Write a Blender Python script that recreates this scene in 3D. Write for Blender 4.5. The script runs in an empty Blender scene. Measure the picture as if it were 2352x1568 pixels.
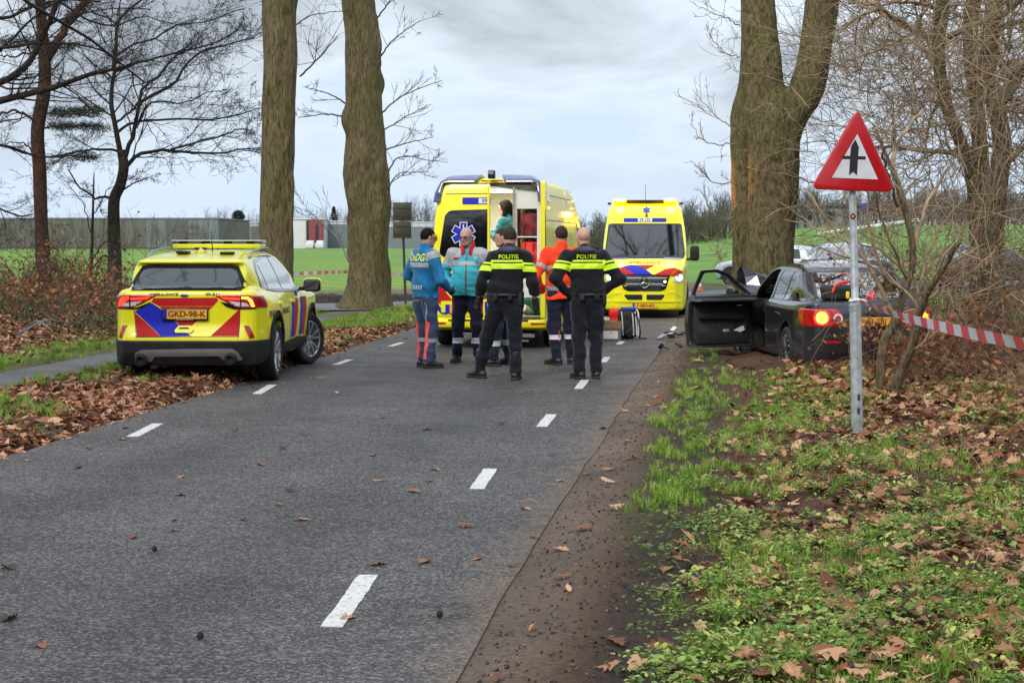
import bpy, bmesh, math, random
import numpy as np
from mathutils import Vector, Matrix, Euler
from mathutils.bvhtree import BVHTree

SC = bpy.context.scene
COL = SC.collection
R = math.radians
RNG = np.random.default_rng(7)
random.seed(7)

# ---------------------------------------------------------------- camera
CAM_H = 1.65
PITCH = math.atan((784 - 553) / 4050.0)
cd = bpy.data.cameras.new('camera')
cd.sensor_width = 36.0
cd.lens = 4050.0 / 2352.0 * 36.0
cd.clip_start = 0.1
cd.clip_end = 6000
cam = bpy.data.objects.new('camera', cd)
COL.objects.link(cam)
cam.location = (0, 0, CAM_H)
cam.rotation_euler = (math.pi / 2 - PITCH, 0, 0)
SC.camera = cam

# ---------------------------------------------------------------- world: overcast sky with pale blue breaks
SUN_EL, SUN_AZ = R(38), R(205)          # azimuth clockwise from +Y: behind the camera, a little left
w = bpy.data.worlds.new('World'); SC.world = w; w.use_nodes = True
nt = w.node_tree; nt.nodes.clear()
def wn(t, **k):
    n = nt.nodes.new(t)
    for a, b in k.items(): setattr(n, a, b)
    return n
def wl(a, b): nt.links.new(a, b)
out = wn('ShaderNodeOutputWorld')
sky = wn('ShaderNodeTexSky'); sky.sky_type = 'NISHITA'; sky.sun_disc = False
sky.sun_elevation = SUN_EL; sky.sun_rotation = SUN_AZ; sky.dust_density = 1.5; sky.ozone_density = 2.0
bgs = wn('ShaderNodeBackground'); bgs.inputs[1].default_value = 0.11
wl(sky.outputs[0], bgs.inputs[0])
tc = wn('ShaderNodeTexCoord')
sep = wn('ShaderNodeSeparateXYZ'); wl(tc.outputs['Generated'], sep.inputs[0])
zz = wn('ShaderNodeMath', operation='MAXIMUM'); wl(sep.outputs[2], zz.inputs[0]); zz.inputs[1].default_value = 0.0
zp = wn('ShaderNodeMath', operation='ADD'); wl(zz.outputs[0], zp.inputs[0]); zp.inputs[1].default_value = 0.30
dv = wn('ShaderNodeVectorMath', operation='DIVIDE'); wl(tc.outputs['Generated'], dv.inputs[0])
cb = wn('ShaderNodeCombineXYZ'); wl(zp.outputs[0], cb.inputs[0]); wl(zp.outputs[0], cb.inputs[1]); cb.inputs[2].default_value = 1.0
wl(cb.outputs[0], dv.inputs[1])
n1 = wn('ShaderNodeTexNoise'); n1.inputs['Scale'].default_value = 1.9; n1.inputs['Detail'].default_value = 8; n1.inputs['Roughness'].default_value = 0.58; n1.inputs['Distortion'].default_value = 0.35
mp = wn('ShaderNodeMapping'); mp.inputs['Location'].default_value = (3.1, 1.7, 0.3); mp.inputs['Scale'].default_value = (1.0, 1.0, 0.6)
wl(dv.outputs[0], mp.inputs[0]); wl(mp.outputs[0], n1.inputs['Vector'])
cr = wn('ShaderNodeValToRGB'); wl(n1.outputs[0], cr.inputs[0])      # cloud brightness: thin bright / thick grey
e = cr.color_ramp.elements
e[0].position = 0.38; e[0].color = (0.44, 0.53, 0.66, 1)
e[1].position = 0.63; e[1].color = (0.285, 0.305, 0.345, 1)
a = e.new(0.46); a.color = (0.56, 0.62, 0.69, 1)
a = e.new(0.56); a.color = (0.43, 0.46, 0.51, 1)
# overcast gradient: an overcast zenith is brighter than the horizon
gr = wn('ShaderNodeMapRange'); wl(zz.outputs[0], gr.inputs[0])
gr.inputs[1].default_value = 0.10; gr.inputs[2].default_value = 0.75; gr.inputs[3].default_value = 1.0; gr.inputs[4].default_value = 1.9
bgc = wn('ShaderNodeBackground'); wl(cr.outputs[0], bgc.inputs[0]); wl(gr.outputs[0], bgc.inputs[1])
# pale band over the horizon
hz = wn('ShaderNodeMapRange'); wl(zz.outputs[0], hz.inputs[0])
hz.inputs[1].default_value = 0.0; hz.inputs[2].default_value = 0.13; hz.inputs[3].default_value = 1.0; hz.inputs[4].default_value = 0.0; hz.interpolation_type = 'SMOOTHSTEP'
bgh = wn('ShaderNodeBackground'); bgh.inputs[0].default_value = (0.46, 0.56, 0.68, 1); bgh.inputs[1].default_value = 1.0
m0 = wn('ShaderNodeMixShader'); m0.inputs[0].default_value = 0.86; wl(bgs.outputs[0], m0.inputs[1]); wl(bgc.outputs[0], m0.inputs[2])
hm = wn('ShaderNodeMath', operation='MULTIPLY'); wl(hz.outputs[0], hm.inputs[0]); hm.inputs[1].default_value = 0.85
m1 = wn('ShaderNodeMixShader'); wl(hm.outputs[0], m1.inputs[0]); wl(m0.outputs[0], m1.inputs[1]); wl(bgh.outputs[0], m1.inputs[2])
wl(m1.outputs[0], out.inputs[0])

sl = bpy.data.lights.new('sun', 'SUN'); sl.energy = 1.5; sl.angle = R(16); sl.color = (1.0, 0.91, 0.79)
so = bpy.data.objects.new('sun', sl); COL.objects.link(so)
sd = Vector((math.sin(SUN_AZ) * math.cos(SUN_EL), math.cos(SUN_AZ) * math.cos(SUN_EL), math.sin(SUN_EL)))
so.rotation_euler = sd.to_track_quat('Z', 'Y').to_euler()
SC.view_settings.view_transform = 'Standard'; SC.view_settings.look = 'None'
SC.view_settings.exposure = 0.62; SC.view_settings.gamma = 1.0; SC.view_settings.use_curve_mapping = False
try:
    SC.cycles.max_bounces = 6; SC.cycles.transparent_max_bounces = 12
    SC.cycles.caustics_reflective = False; SC.cycles.caustics_refractive = False
except Exception: pass

# ---------------------------------------------------------------- where a thing seen in the photograph stands
def A(xd, yd, Y):
    dx, dy = (xd - 1176) / 4050.0, (784 - yd) / 4050.0
    cp, sp = math.cos(PITCH), math.sin(PITCH)
    d = Vector((dx, cp + dy * sp, -sp + dy * cp))
    return Vector((0, 0, CAM_H)) + d * (Y / d.y)
def G(xd, yd, z=0.0):
    dx, dy = (xd - 1176) / 4050.0, (784 - yd) / 4050.0
    cp, sp = math.cos(PITCH), math.sin(PITCH)
    d = Vector((dx, cp + dy * sp, -sp + dy * cp))
    return Vector((0, 0, CAM_H)) + d * ((z - CAM_H) / d.z)
# ================================================================ materials
MATS = {}
def mat(name, col=(0.5, 0.5, 0.5), rough=0.6, metal=0.0, var=0.0, vscale=8.0, col2=None, bump=0.0, bscale=40.0,
        coat=0.0, emit=None, estr=0.0, stretch=None, spec=0.5, sheen=0.0, bdist=0.02, detail=4):
    if name in MATS: return MATS[name]
    m = bpy.data.materials.new(name); m.use_nodes = True; t = m.node_tree
    b = t.nodes['Principled BSDF']
    b.inputs['Base Color'].default_value = (*col, 1); b.inputs['Roughness'].default_value = rough
    b.inputs['Metallic'].default_value = metal; b.inputs['Specular IOR Level'].default_value = spec
    if coat: b.inputs['Coat Weight'].default_value = coat; b.inputs['Coat Roughness'].default_value = 0.04
    if sheen: b.inputs['Sheen Weight'].default_value = sheen
    if emit: b.inputs['Emission Color'].default_value = (*emit, 1); b.inputs['Emission Strength'].default_value = estr
    tcn = t.nodes.new('ShaderNodeTexCoord')
    vec = tcn.outputs['Object']
    if stretch:
        mpn = t.nodes.new('ShaderNodeMapping'); mpn.inputs['Scale'].default_value = stretch
        t.links.new(vec, mpn.inputs[0]); vec = mpn.outputs[0]
    if var or col2:
        n = t.nodes.new('ShaderNodeTexNoise'); n.inputs['Scale'].default_value = vscale; n.inputs['Detail'].default_value = detail
        t.links.new(vec, n.inputs['Vector'])
        r = t.nodes.new('ShaderNodeValToRGB'); t.links.new(n.outputs[0], r.inputs[0])
        r.color_ramp.elements[0].position = 0.35; r.color_ramp.elements[1].position = 0.65
        c2 = col2 or tuple(min(1, c * (1 + var)) for c in col); c1 = col if col2 else tuple(c * (1 - var) for c in col)
        r.color_ramp.elements[0].color = (*c1, 1); r.color_ramp.elements[1].color = (*c2, 1)
        t.links.new(r.outputs[0], b.inputs['Base Color'])
    if bump:
        n = t.nodes.new('ShaderNodeTexNoise'); n.inputs['Scale'].default_value = bscale; n.inputs['Detail'].default_value = 5
        t.links.new(vec, n.inputs['Vector'])
        bp = t.nodes.new('ShaderNodeBump'); bp.inputs['Strength'].default_value = bump; bp.inputs['Distance'].default_value = bdist
        t.links.new(n.outputs[0], bp.inputs['Height']); t.links.new(bp.outputs[0], b.inputs['Normal'])
    MATS[name] = m
    return m
def rampmat(name, stops, attr='rnd', rough=0.7, trans=0.0):
    """colour of each leaf comes from its own random number"""
    m = bpy.data.materials.new(name); m.use_nodes = True; t = m.node_tree; b = t.nodes['Principled BSDF']
    b.inputs['Roughness'].default_value = rough; b.inputs['Specular IOR Level'].default_value = 0.3
    a = t.nodes.new('ShaderNodeAttribute'); a.attribute_name = attr
    r = t.nodes.new('ShaderNodeValToRGB'); t.links.new(a.outputs['Fac'], r.inputs[0])
    el = r.color_ramp.elements
    for i, (p, c) in enumerate(stops):
        s = el[i] if i < 2 else el.new(p)
        s.position = p; s.color = (*c, 1)
    tcn = t.nodes.new('ShaderNodeTexCoord'); n = t.nodes.new('ShaderNodeTexNoise'); n.inputs['Scale'].default_value = 35
    t.links.new(tcn.outputs['Object'], n.inputs['Vector'])
    mr = t.nodes.new('ShaderNodeMapRange'); t.links.new(n.outputs[0], mr.inputs[0])
    mr.inputs[1].default_value = .3; mr.inputs[2].default_value = .7; mr.inputs[3].default_value = .75; mr.inputs[4].default_value = 1.2
    hs = t.nodes.new('ShaderNodeHueSaturation'); t.links.new(r.outputs[0], hs.inputs['Color']); t.links.new(mr.outputs[0], hs.inputs['Value'])
    t.links.new(hs.outputs[0], b.inputs['Base Color'])
    if trans:
        tr = t.nodes.new('ShaderNodeBsdfTranslucent'); t.links.new(hs.outputs[0], tr.inputs[0])
        mx = t.nodes.new('ShaderNodeMixShader'); mx.inputs[0].default_value = trans
        t.links.new(b.outputs[0], mx.inputs[1]); t.links.new(tr.outputs[0], mx.inputs[2])
        t.links.new(mx.outputs[0], t.nodes['Material Output'].inputs[0])
    return m
def glassmat(name, tint=(0.75, 0.85, 0.8), refl=1.0, clear=0.9):
    m = bpy.data.materials.new(name); m.use_nodes = True; t = m.node_tree
    for n in list(t.nodes):
        if n.type == 'BSDF_PRINCIPLED': t.nodes.remove(n)
    tr = t.nodes.new('ShaderNodeBsdfTransparent'); tr.inputs[0].default_value = (*[c * clear for c in tint], 1)
    gl = t.nodes.new('ShaderNodeBsdfGlossy'); gl.inputs['Roughness'].default_value = 0.02
    fr = t.nodes.new('ShaderNodeFresnel'); fr.inputs[0].default_value = 1.55
    mu = t.nodes.new('ShaderNodeMath'); mu.operation = 'MULTIPLY'; mu.use_clamp = True; mu.inputs[1].default_value = refl * 1.6
    tcn = t.nodes.new('ShaderNodeTexCoord'); n = t.nodes.new('ShaderNodeTexNoise'); n.inputs['Scale'].default_value = 3
    t.links.new(tcn.outputs['Object'], n.inputs['Vector'])
    bp = t.nodes.new('ShaderNodeBump'); bp.inputs['Strength'].default_value = 0.02; t.links.new(n.outputs[0], bp.inputs['Height']); t.links.new(bp.outputs[0], gl.inputs['Normal'])
    t.links.new(fr.outputs[0], mu.inputs[0])
    mx = t.nodes.new('ShaderNodeMixShader'); t.links.new(mu.outputs[0], mx.inputs[0]); t.links.new(tr.outputs[0], mx.inputs[1]); t.links.new(gl.outputs[0], mx.inputs[2])
    t.links.new(mx.outputs[0], t.nodes['Material Output'].inputs[0])
    MATS[name] = m
    return m

# ================================================================ objects
def link(name, data, parent=None, **props):
    o = bpy.data.objects.new(name, data); COL.objects.link(o)
    if parent is not None: o.parent = parent
    for k, v in props.items(): o[k] = v
    return o
def thing(name, label, cat, loc=(0, 0, 0), rotz=0.0, group=None):
    o = link(name, None); o.location = loc; o.rotation_euler = (0, 0, rotz); o.empty_display_size = 0.2
    o['label'] = label; o['category'] = cat
    if group: o['group'] = group
    return o
def tag(o, label, cat, group=None):
    o['label'] = label; o['category'] = cat
    if group: o['group'] = group
    return o
def finish(me, mats, smooth=True, angle=40):
    if not isinstance(mats, (list, tuple)): mats = [mats]
    for m in mats: me.materials.append(m)
    if smooth:
        me.shade_smooth()
        if angle: me.set_sharp_from_angle(angle=R(angle))
    return me
def mobj(name, V, F, mats, parent=None, smooth=True, angle=40, mi=None, **props):
    me = bpy.data.meshes.new(name)
    if isinstance(V, np.ndarray) and isinstance(F, np.ndarray):
        n, k = F.shape
        me.vertices.add(len(V)); me.vertices.foreach_set('co', np.ascontiguousarray(V, dtype=np.float32).ravel())
        me.loops.add(n * k); me.loops.foreach_set('vertex_index', F.astype(np.int32).ravel())
        me.polygons.add(n); me.polygons.foreach_set('loop_start', np.arange(0, n * k, k, dtype=np.int32))
        if mi is not None: me.polygons.foreach_set('material_index', np.asarray(mi, dtype=np.int32))
        me.update(calc_edges=True); me.validate()
    else:
        me.from_pydata([tuple(v) for v in V], [], [tuple(f) for f in F]); me.update()
        if mi is not None: me.polygons.foreach_set('material_index', np.asarray(mi, dtype=np.int32))
    finish(me, mats, smooth, angle)
    return link(name, me, parent, **props)
def bobj(name, bm, mats, parent=None, smooth=True, angle=40, **props):
    bmesh.ops.recalc_face_normals(bm, faces=bm.faces)
    me = bpy.data.meshes.new(name); bm.to_mesh(me); bm.free()
    finish(me, mats, smooth, angle)
    return link(name, me, parent, **props)
def setattr_pt(o, name, vals):
    a = o.data.attributes.new(name, 'FLOAT', 'POINT'); a.data.foreach_set('value', np.asarray(vals, dtype=np.float32))

def bm_box(bm, c, s, rot=None, bev=0.0):
    r = bmesh.ops.create_cube(bm, size=1.0)
    M = Matrix.Translation(Vector(c)) @ (rot.to_4x4() if rot is not None else Matrix.Identity(4)) @ Matrix.Diagonal((*s, 1))
    vs = r['verts']; bmesh.ops.transform(bm, matrix=M, verts=vs)
    if bev:
        es = list({e for v in vs for e in v.link_edges})
        bmesh.ops.bevel(bm, geom=es, offset=bev, segments=2, affect='EDGES', profile=0.5)
def box(name, c, s, m, parent=None, rot=None, bev=0.0, **props):
    bm = bmesh.new(); bm_box(bm, c, s, rot, bev)
    return bobj(name, bm, m, parent, **props)
def rz(a): return Matrix.Rotation(a, 3, 'Z')
def ry(a): return Matrix.Rotation(a, 3, 'Y')
def rx(a): return Matrix.Rotation(a, 3, 'X')

def sweep_arrays(pts, rad, sides=8, cap=True, noise=None):
    P = np.array([tuple(p) for p in pts], float); n = len(P); rad = np.broadcast_to(np.asarray(rad, float), (n,))
    T = np.gradient(P, axis=0); T /= np.linalg.norm(T, axis=1)[:, None] + 1e-9
    ref = np.array([1.0, 0, 0]) if abs(T[0][0]) < 0.8 else np.array([0, 1.0, 0])
    V = []; u = np.cross(T[0], ref); u /= np.linalg.norm(u)
    for i in range(n):
        u = u - T[i] * np.dot(u, T[i]); u /= np.linalg.norm(u) + 1e-9; v = np.cross(T[i], u)
        a = np.arange(sides) * 2 * np.pi / sides
        rr = rad[i] * (np.ones(sides) if noise is None else noise(i, a))
        V.append(P[i] + (np.cos(a) * rr)[:, None] * u + (np.sin(a) * rr)[:, None] * v)
    V = np.concatenate(V); F = []
    for i in range(n - 1):
        for j in range(sides):
            k = (j + 1) % sides
            F.append((i * sides + j, i * sides + k, (i + 1) * sides + k, (i + 1) * sides + j))
    return V, F, ([tuple(range(sides))[::-1], tuple(range((n - 1) * sides, n * sides))] if cap else [])
def tube(name, pts, rad, m, parent=None, sides=8, **props):
    V, F, C = sweep_arrays(pts, rad, sides)
    return mobj(name, V, F + C, m, parent, **props)
def lathe(name, prof, m, parent=None, axis='Z', seg=32, loc=(0, 0, 0), **props):
    """prof: list of (r, h)"""
    V, F = [], []; n = len(prof)
    for i in range(seg):
        a = 2 * math.pi * i / seg
        for r, h in prof:
            p = (r * math.cos(a), r * math.sin(a), h)
            if axis == 'X': p = (p[2], p[0], p[1])
            elif axis == 'Y': p = (p[0], p[2], p[1])
            V.append((p[0] + loc[0], p[1] + loc[1], p[2] + loc[2]))
    for i in range(seg):
        k = (i + 1) % seg
        for j in range(n - 1): F.append((i * n + j, k * n + j, k * n + j + 1, i * n + j + 1))
    bm = bmesh.new(); vs = [bm.verts.new(v) for v in V]
    for f in F:
        try: bm.faces.new([vs[i] for i in f])
        except ValueError: pass
    bmesh.ops.remove_doubles(bm, verts=bm.verts, dist=1e-5)
    return bobj(name, bm, m, parent, **props)
def prism(name, poly, y0, y1, m, parent=None, plane='XZ', bev=0.0, **props):
    """polygon extruded between two depths"""
    bm = bmesh.new()
    def pt(u, v, d): return {'XZ': (u, d, v), 'YZ': (d, u, v), 'XY': (u, v, d)}[plane]
    f = bm.faces.new([bm.verts.new(pt(u, v, y0)) for u, v in poly])
    g = bmesh.ops.extrude_face_region(bm, geom=[f])
    d = {'XZ': (0, y1 - y0, 0), 'YZ': (y1 - y0, 0, 0), 'XY': (0, 0, y1 - y0)}[plane]
    bmesh.ops.translate(bm, verts=[v for v in g['geom'] if isinstance(v, bmesh.types.BMVert)], vec=d)
    if bev: bmesh.ops.bevel(bm, geom=bm.edges[:], offset=bev, segments=2, affect='EDGES', profile=0.5)
    return bobj(name, bm, m, parent, **props)
def rpoly(pts, r=0.03, n=4):
    """round the corners of a polygon"""
    out = []; N = len(pts); rr = r if isinstance(r, (list, tuple)) else [r] * N
    for i in range(N):
        p = Vector(pts[i]); a = Vector(pts[i - 1]) - p; b = Vector(pts[(i + 1) % N]) - p
        d = min(rr[i], a.length * .45, b.length * .45)
        p0 = p + a.normalized() * d; p1 = p + b.normalized() * d
        for k in range(n + 1):
            t = k / n; q = p0 * (1 - t) ** 2 + p * 2 * t * (1 - t) + p1 * t * t
            out.append((q.x, q.y))
    return out
def text_bm(s, size, bold=0.0, align='CENTER'):
    c = bpy.data.curves.new('t', 'FONT'); c.body = s; c.size = size; c.align_x = align; c.align_y = 'CENTER'; c.offset = bold; c.resolution_u = 3
    o = bpy.data.objects.new('t', c); COL.objects.link(o)
    dg = bpy.context.evaluated_depsgraph_get(); me = bpy.data.meshes.new_from_object(o.evaluated_get(dg))
    bm = bmesh.new(); bm.from_mesh(me)
    bpy.data.objects.remove(o); bpy.data.curves.remove(c); bpy.data.meshes.remove(me)
    return bm
def flat_text(name, s, size, M, m, parent, bold=0.0, thick=0.002, sx=1.0):
    bm = text_bm(s, size, bold)
    if sx != 1: bmesh.ops.scale(bm, vec=(sx, 1, 1), verts=bm.verts)
    g = bmesh.ops.extrude_face_region(bm, geom=bm.faces[:])
    bmesh.ops.translate(bm, verts=[v for v in g['geom'] if isinstance(v, bmesh.types.BMVert)], vec=(0, 0, thick))
    bmesh.ops.transform(bm, matrix=M, verts=bm.verts)
    return bobj(name, bm, m, parent, smooth=False)

# ================================================================ sheets laid on a curved surface
AX = {'back': (0, 1, 0), 'front': (0, -1, 0), 'left': (1, 0, 0), 'right': (-1, 0, 0), 'top': (0, 0, -1)}
def uv3(axis, u, v, d=0.0):
    if axis in ('back', 'front'): return Vector((u, d, v))
    if axis in ('left', 'right'): return Vector((d, u, v))
    return Vector((u, v, d))
def on_surface(bvh, bm, axis, off, skirt=True, lift=0.0):
    D = Vector(AX[axis])
    for v in bm.verts:
        o = uv3(axis, v.co.x, v.co.y) - D * 12
        h = bvh.ray_cast(o, D)
        if h[0] is None:
            q = bvh.find_nearest(v.co if False else uv3(axis, v.co.x, v.co.y))
            p = q[0]
            hit = uv3(axis, v.co.x, v.co.y, p.dot(Vector([abs(c) for c in D])))
        else: hit = h[0]
        v.co = hit - D * off
    if skirt:
        be = [e for e in bm.edges if e.is_boundary]
        g = bmesh.ops.extrude_edge_only(bm, edges=be)
        bmesh.ops.translate(bm, verts=[v for v in g['geom'] if isinstance(v, bmesh.types.BMVert)], vec=D * (off + 0.006))
def decal_bm(poly, cell=0.07):
    bm = bmesh.new(); f = bm.faces.new([bm.verts.new((u, v, 0)) for u, v in poly])
    bmesh.ops.triangulate(bm, faces=[f], ngon_method='EAR_CLIP')
    us = [p[0] for p in poly]; vs = [p[1] for p in poly]
    for lo, hi, nrm in ((min(us), max(us), (1, 0, 0)), (min(vs), max(vs), (0, 1, 0))):
        n = int((hi - lo) / cell)
        for i in range(1, n + 1):
            c = lo + (hi - lo) * i / (n + 1)
            bmesh.ops.bisect_plane(bm, geom=bm.verts[:] + bm.edges[:] + bm.faces[:], plane_co=Vector(nrm) * c, plane_no=nrm)
    return bm
def decal(name, bvh, poly, axis, off, m, parent, cell=0.07, **props):
    bm = decal_bm(poly, cell); on_surface(bvh, bm, axis, off)
    return bobj(name, bm, m, parent, angle=35, **props)
def decal_text(name, bvh, s, size, c, axis, off, m, parent, bold=0.0, rot=0.0, sx=1.0):
    bm = text_bm(s, size, bold); bmesh.ops.triangulate(bm, faces=bm.faces[:])
    flip = -1 if axis in ('front', 'left') else 1
    M = Matrix.Translation((c[0], c[1], 0)) @ Matrix.Rotation(rot, 4, 'Z') @ Matrix.Diagonal((flip * sx, 1, 1, 1))
    bmesh.ops.transform(bm, matrix=M, verts=bm.verts)
    on_surface(bvh, bm, axis, off, skirt=False)
    return bobj(name, bm, m, parent, smooth=False)
def bvh_of(o):
    me = o.data
    return BVHTree.FromPolygons([v.co.copy() for v in me.vertices], [tuple(p.vertices) for p in me.polygons])

# ================================================================ solids from distance functions
def poly_d(poly, U, V):
    """signed distance to a closed polygon, negative inside"""
    P = np.asarray(poly, np.float32); Q = np.roll(P, -1, 0)
    U, V = np.broadcast_arrays(np.asarray(U, np.float32), np.asarray(V, np.float32))
    best = np.full(U.shape, 1e9, np.float32); ins = np.zeros(U.shape, bool)
    for (ax, ay), (bx, by) in zip(P, Q):
        ex, ey = bx - ax, by - ay; L = ex * ex + ey * ey
        if L < 1e-10: continue
        t = np.clip(((U - ax) * ex + (V - ay) * ey) / L, 0, 1)
        best = np.minimum(best, (U - ax - t * ex) ** 2 + (V - ay - t * ey) ** 2)
        c = ((ay <= V) & (by > V)) | ((by <= V) & (ay > V))
        if abs(ey) > 1e-9: ins ^= c & (U < ax + (V - ay) / ey * ex)
    d = np.sqrt(best)
    return np.where(ins, -d, d)
def smin(a, b, k):
    h = np.maximum(k - np.abs(a - b), 0) / k
    return np.minimum(a, b) - h * h * k * 0.25
def smax(a, b, k): return -smin(-a, -b, k)
def grid(lo, hi, h):
    ax = [np.arange(l, u + h, h, dtype=np.float32) for l, u in zip(lo, hi)]
    return ax[0][:, None, None], ax[1][None, :, None], ax[2][None, None, :]
def surfnet(D, lo, h, smooth=2):
    """surface nets: quads over the zero set of a sampled field"""
    s = D < 0
    nx, ny, nz = D.shape
    cnt = np.zeros((nx - 1, ny - 1, nz - 1), np.int8)
    for i in (0, 1):
        for j in (0, 1):
            for k in (0, 1): cnt += s[i:nx - 1 + i, j:ny - 1 + j, k:nz - 1 + k]
    act = (cnt > 0) & (cnt < 8)
    ci = np.argwhere(act); idx = np.full(act.shape, -1, np.int32); idx[act] = np.arange(len(ci))
    acc = np.zeros((len(ci), 3), np.float32); num = np.zeros(len(ci), np.float32)
    cor = {c: D[ci[:, 0] + c[0], ci[:, 1] + c[1], ci[:, 2] + c[2]] for c in [(i, j, k) for i in (0, 1) for j in (0, 1) for k in (0, 1)]}
    for ax in range(3):
        for b in (0, 1):
            for c in (0, 1):
                p = [0, 0, 0]; o = [q for q in range(3) if q != ax]; p[o[0]] = b; p[o[1]] = c; q = list(p); q[ax] = 1
                va, vb = cor[tuple(p)], cor[tuple(q)]
                x = (va < 0) != (vb < 0); t = np.where(x, va / np.where(x, va - vb, 1), 0)
                pos = np.tile(np.array(p, np.float32), (len(ci), 1)); pos[:, ax] += t
                acc[x] += pos[x]; num[x] += 1
    V = (ci + acc / num[:, None]) * h + np.array(lo, np.float32)
    F = []
    for ax in range(3):
        o = [q for q in range(3) if q != ax]
        sl0 = [slice(None)] * 3; sl1 = [slice(None)] * 3
        sl0[ax] = slice(0, -1); sl1[ax] = slice(1, None)
        a, b = s[tuple(sl0)], s[tuple(sl1)]
        ch = np.argwhere(a != b)
        ok = np.ones(len(ch), bool)
        for q in o: ok &= (ch[:, q] > 0) & (ch[:, q] < D.shape[q] - 1)
        ch = ch[ok]
        if not len(ch): continue
        def cell(d0, d1):
            c = ch.copy(); c[:, o[0]] += d0; c[:, o[1]] += d1
            return idx[c[:, 0], c[:, 1], c[:, 2]]
        q = np.stack([cell(-1, -1), cell(0, -1), cell(0, 0), cell(-1, 0)], 1)
        ins = a[ch[:, 0], ch[:, 1], ch[:, 2]]
        flip = ins if ax != 1 else ~ins
        q[~flip] = q[~flip][:, ::-1]
        F.append(q)
    F = np.concatenate(F)
    for it in range(smooth):
        S = np.zeros_like(V); n = np.zeros(len(V), np.float32)
        for i in range(4):
            for j in (1, 3):
                np.add.at(S, F[:, i], V[F[:, (i + j) % 4]]); np.add.at(n, F[:, i], 1)
        V = V + 0.5 * (S / n[:, None] - V)
    return V, F
def sdf_obj(name, fn, lo, hi, h, m, parent=None, smooth=2, angle=None, **props):
    X, Y, Z = grid(lo, hi, h)
    D = np.ascontiguousarray(np.broadcast_to(fn(X, Y, Z), (X.shape[0], Y.shape[1], Z.shape[2])).astype(np.float32))
    V, F = surfnet(D, lo, h, smooth)
    return mobj(name, V, F, m, parent, angle=angle, **props)

class Sdf:
    """a field filled primitive by primitive, each only in its own neighbourhood"""
    def __init__(s, h): s.h = h; s.pr = []
    def cap(s, a, b, ra, rb=None, k=.03, flat=None): s.pr.append(('c', np.array(a, float), np.array(b, float), ra, ra if rb is None else rb, k, flat)); return s
    def ell(s, c, r, k=.02, rot=None): s.pr.append(('e', np.array(c, float), np.array(r, float), rot, None, k, None)); return s
    def cut(s, fn): s.pr.append(('x', fn)); return s
    def fill(s, infl=0.0, pad=.06):
        lo = np.full(3, 1e9); hi = -lo
        for p in s.pr:
            if p[0] == 'c':
                r = max(p[3], p[4]) + infl; q = np.minimum(p[1], p[2]) - r; w_ = np.maximum(p[1], p[2]) + r
            elif p[0] == 'e': r = max(p[2]) + infl; q = p[1] - r; w_ = p[1] + r
            else: continue
            lo = np.minimum(lo, q); hi = np.maximum(hi, w_)
        lo -= pad; hi += pad; h = s.h
        ax = [np.arange(lo[i], hi[i] + h, h) for i in range(3)]
        D = np.full([len(a) for a in ax], .3, np.float32)
        for p in s.pr:
            if p[0] == 'x':
                X, Y, Z = ax[0][:, None, None], ax[1][None, :, None], ax[2][None, None, :]
                D = p[1](D, X, Y, Z).astype(np.float32); continue
            if p[0] == 'c': r = max(p[3], p[4]) + infl; q = np.minimum(p[1], p[2]) - r - .07; w_ = np.maximum(p[1], p[2]) + r + .07
            else: r = max(p[2]) + infl; q = p[1] - r - .07; w_ = p[1] + r + .07
            i0 = np.maximum(((q - lo) / h).astype(int), 0); i1 = np.minimum(((w_ - lo) / h).astype(int) + 2, D.shape)
            sl = tuple(slice(a, b) for a, b in zip(i0, i1))
            X = ax[0][sl[0]][:, None, None]; Y = ax[1][sl[1]][None, :, None]; Z = ax[2][sl[2]][None, None, :]
            if p[0] == 'c':
                a, b, ra, rb, k, fl = p[1:]; d = b - a
                sy = fl or 1.0
                L = d[0] ** 2 + (d[1] / sy) ** 2 + d[2] ** 2 + 1e-9
                px, py, pz = X - a[0], (Y - a[1]) / sy, Z - a[2]
                t = np.clip((px * d[0] + py * d[1] / sy + pz * d[2]) / L, 0, 1)
                v = np.sqrt((px - t * d[0]) ** 2 + (py - t * d[1] / sy) ** 2 + (pz - t * d[2]) ** 2) - (ra + (rb - ra) * t)
                v = v * (sy if sy < 1 else 1) ** .5 - infl
            else:
                c, r, rot = p[1], p[2], p[3]; k = p[5]
                q = [X - c[0], Y - c[1], Z - c[2]]
                if rot is not None: q = [rot[j][0] * q[0] + rot[j][1] * q[1] + rot[j][2] * q[2] for j in range(3)]
                k0 = np.sqrt(sum((q[j] / r[j]) ** 2 for j in range(3))); k1 = np.sqrt(sum((q[j] / r[j] ** 2) ** 2 for j in range(3)))
                v = k0 * (k0 - 1) / np.maximum(k1, 1e-4) - infl
            D[sl] = smin(D[sl], v.astype(np.float32), k)
        return D, lo, ax

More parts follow.
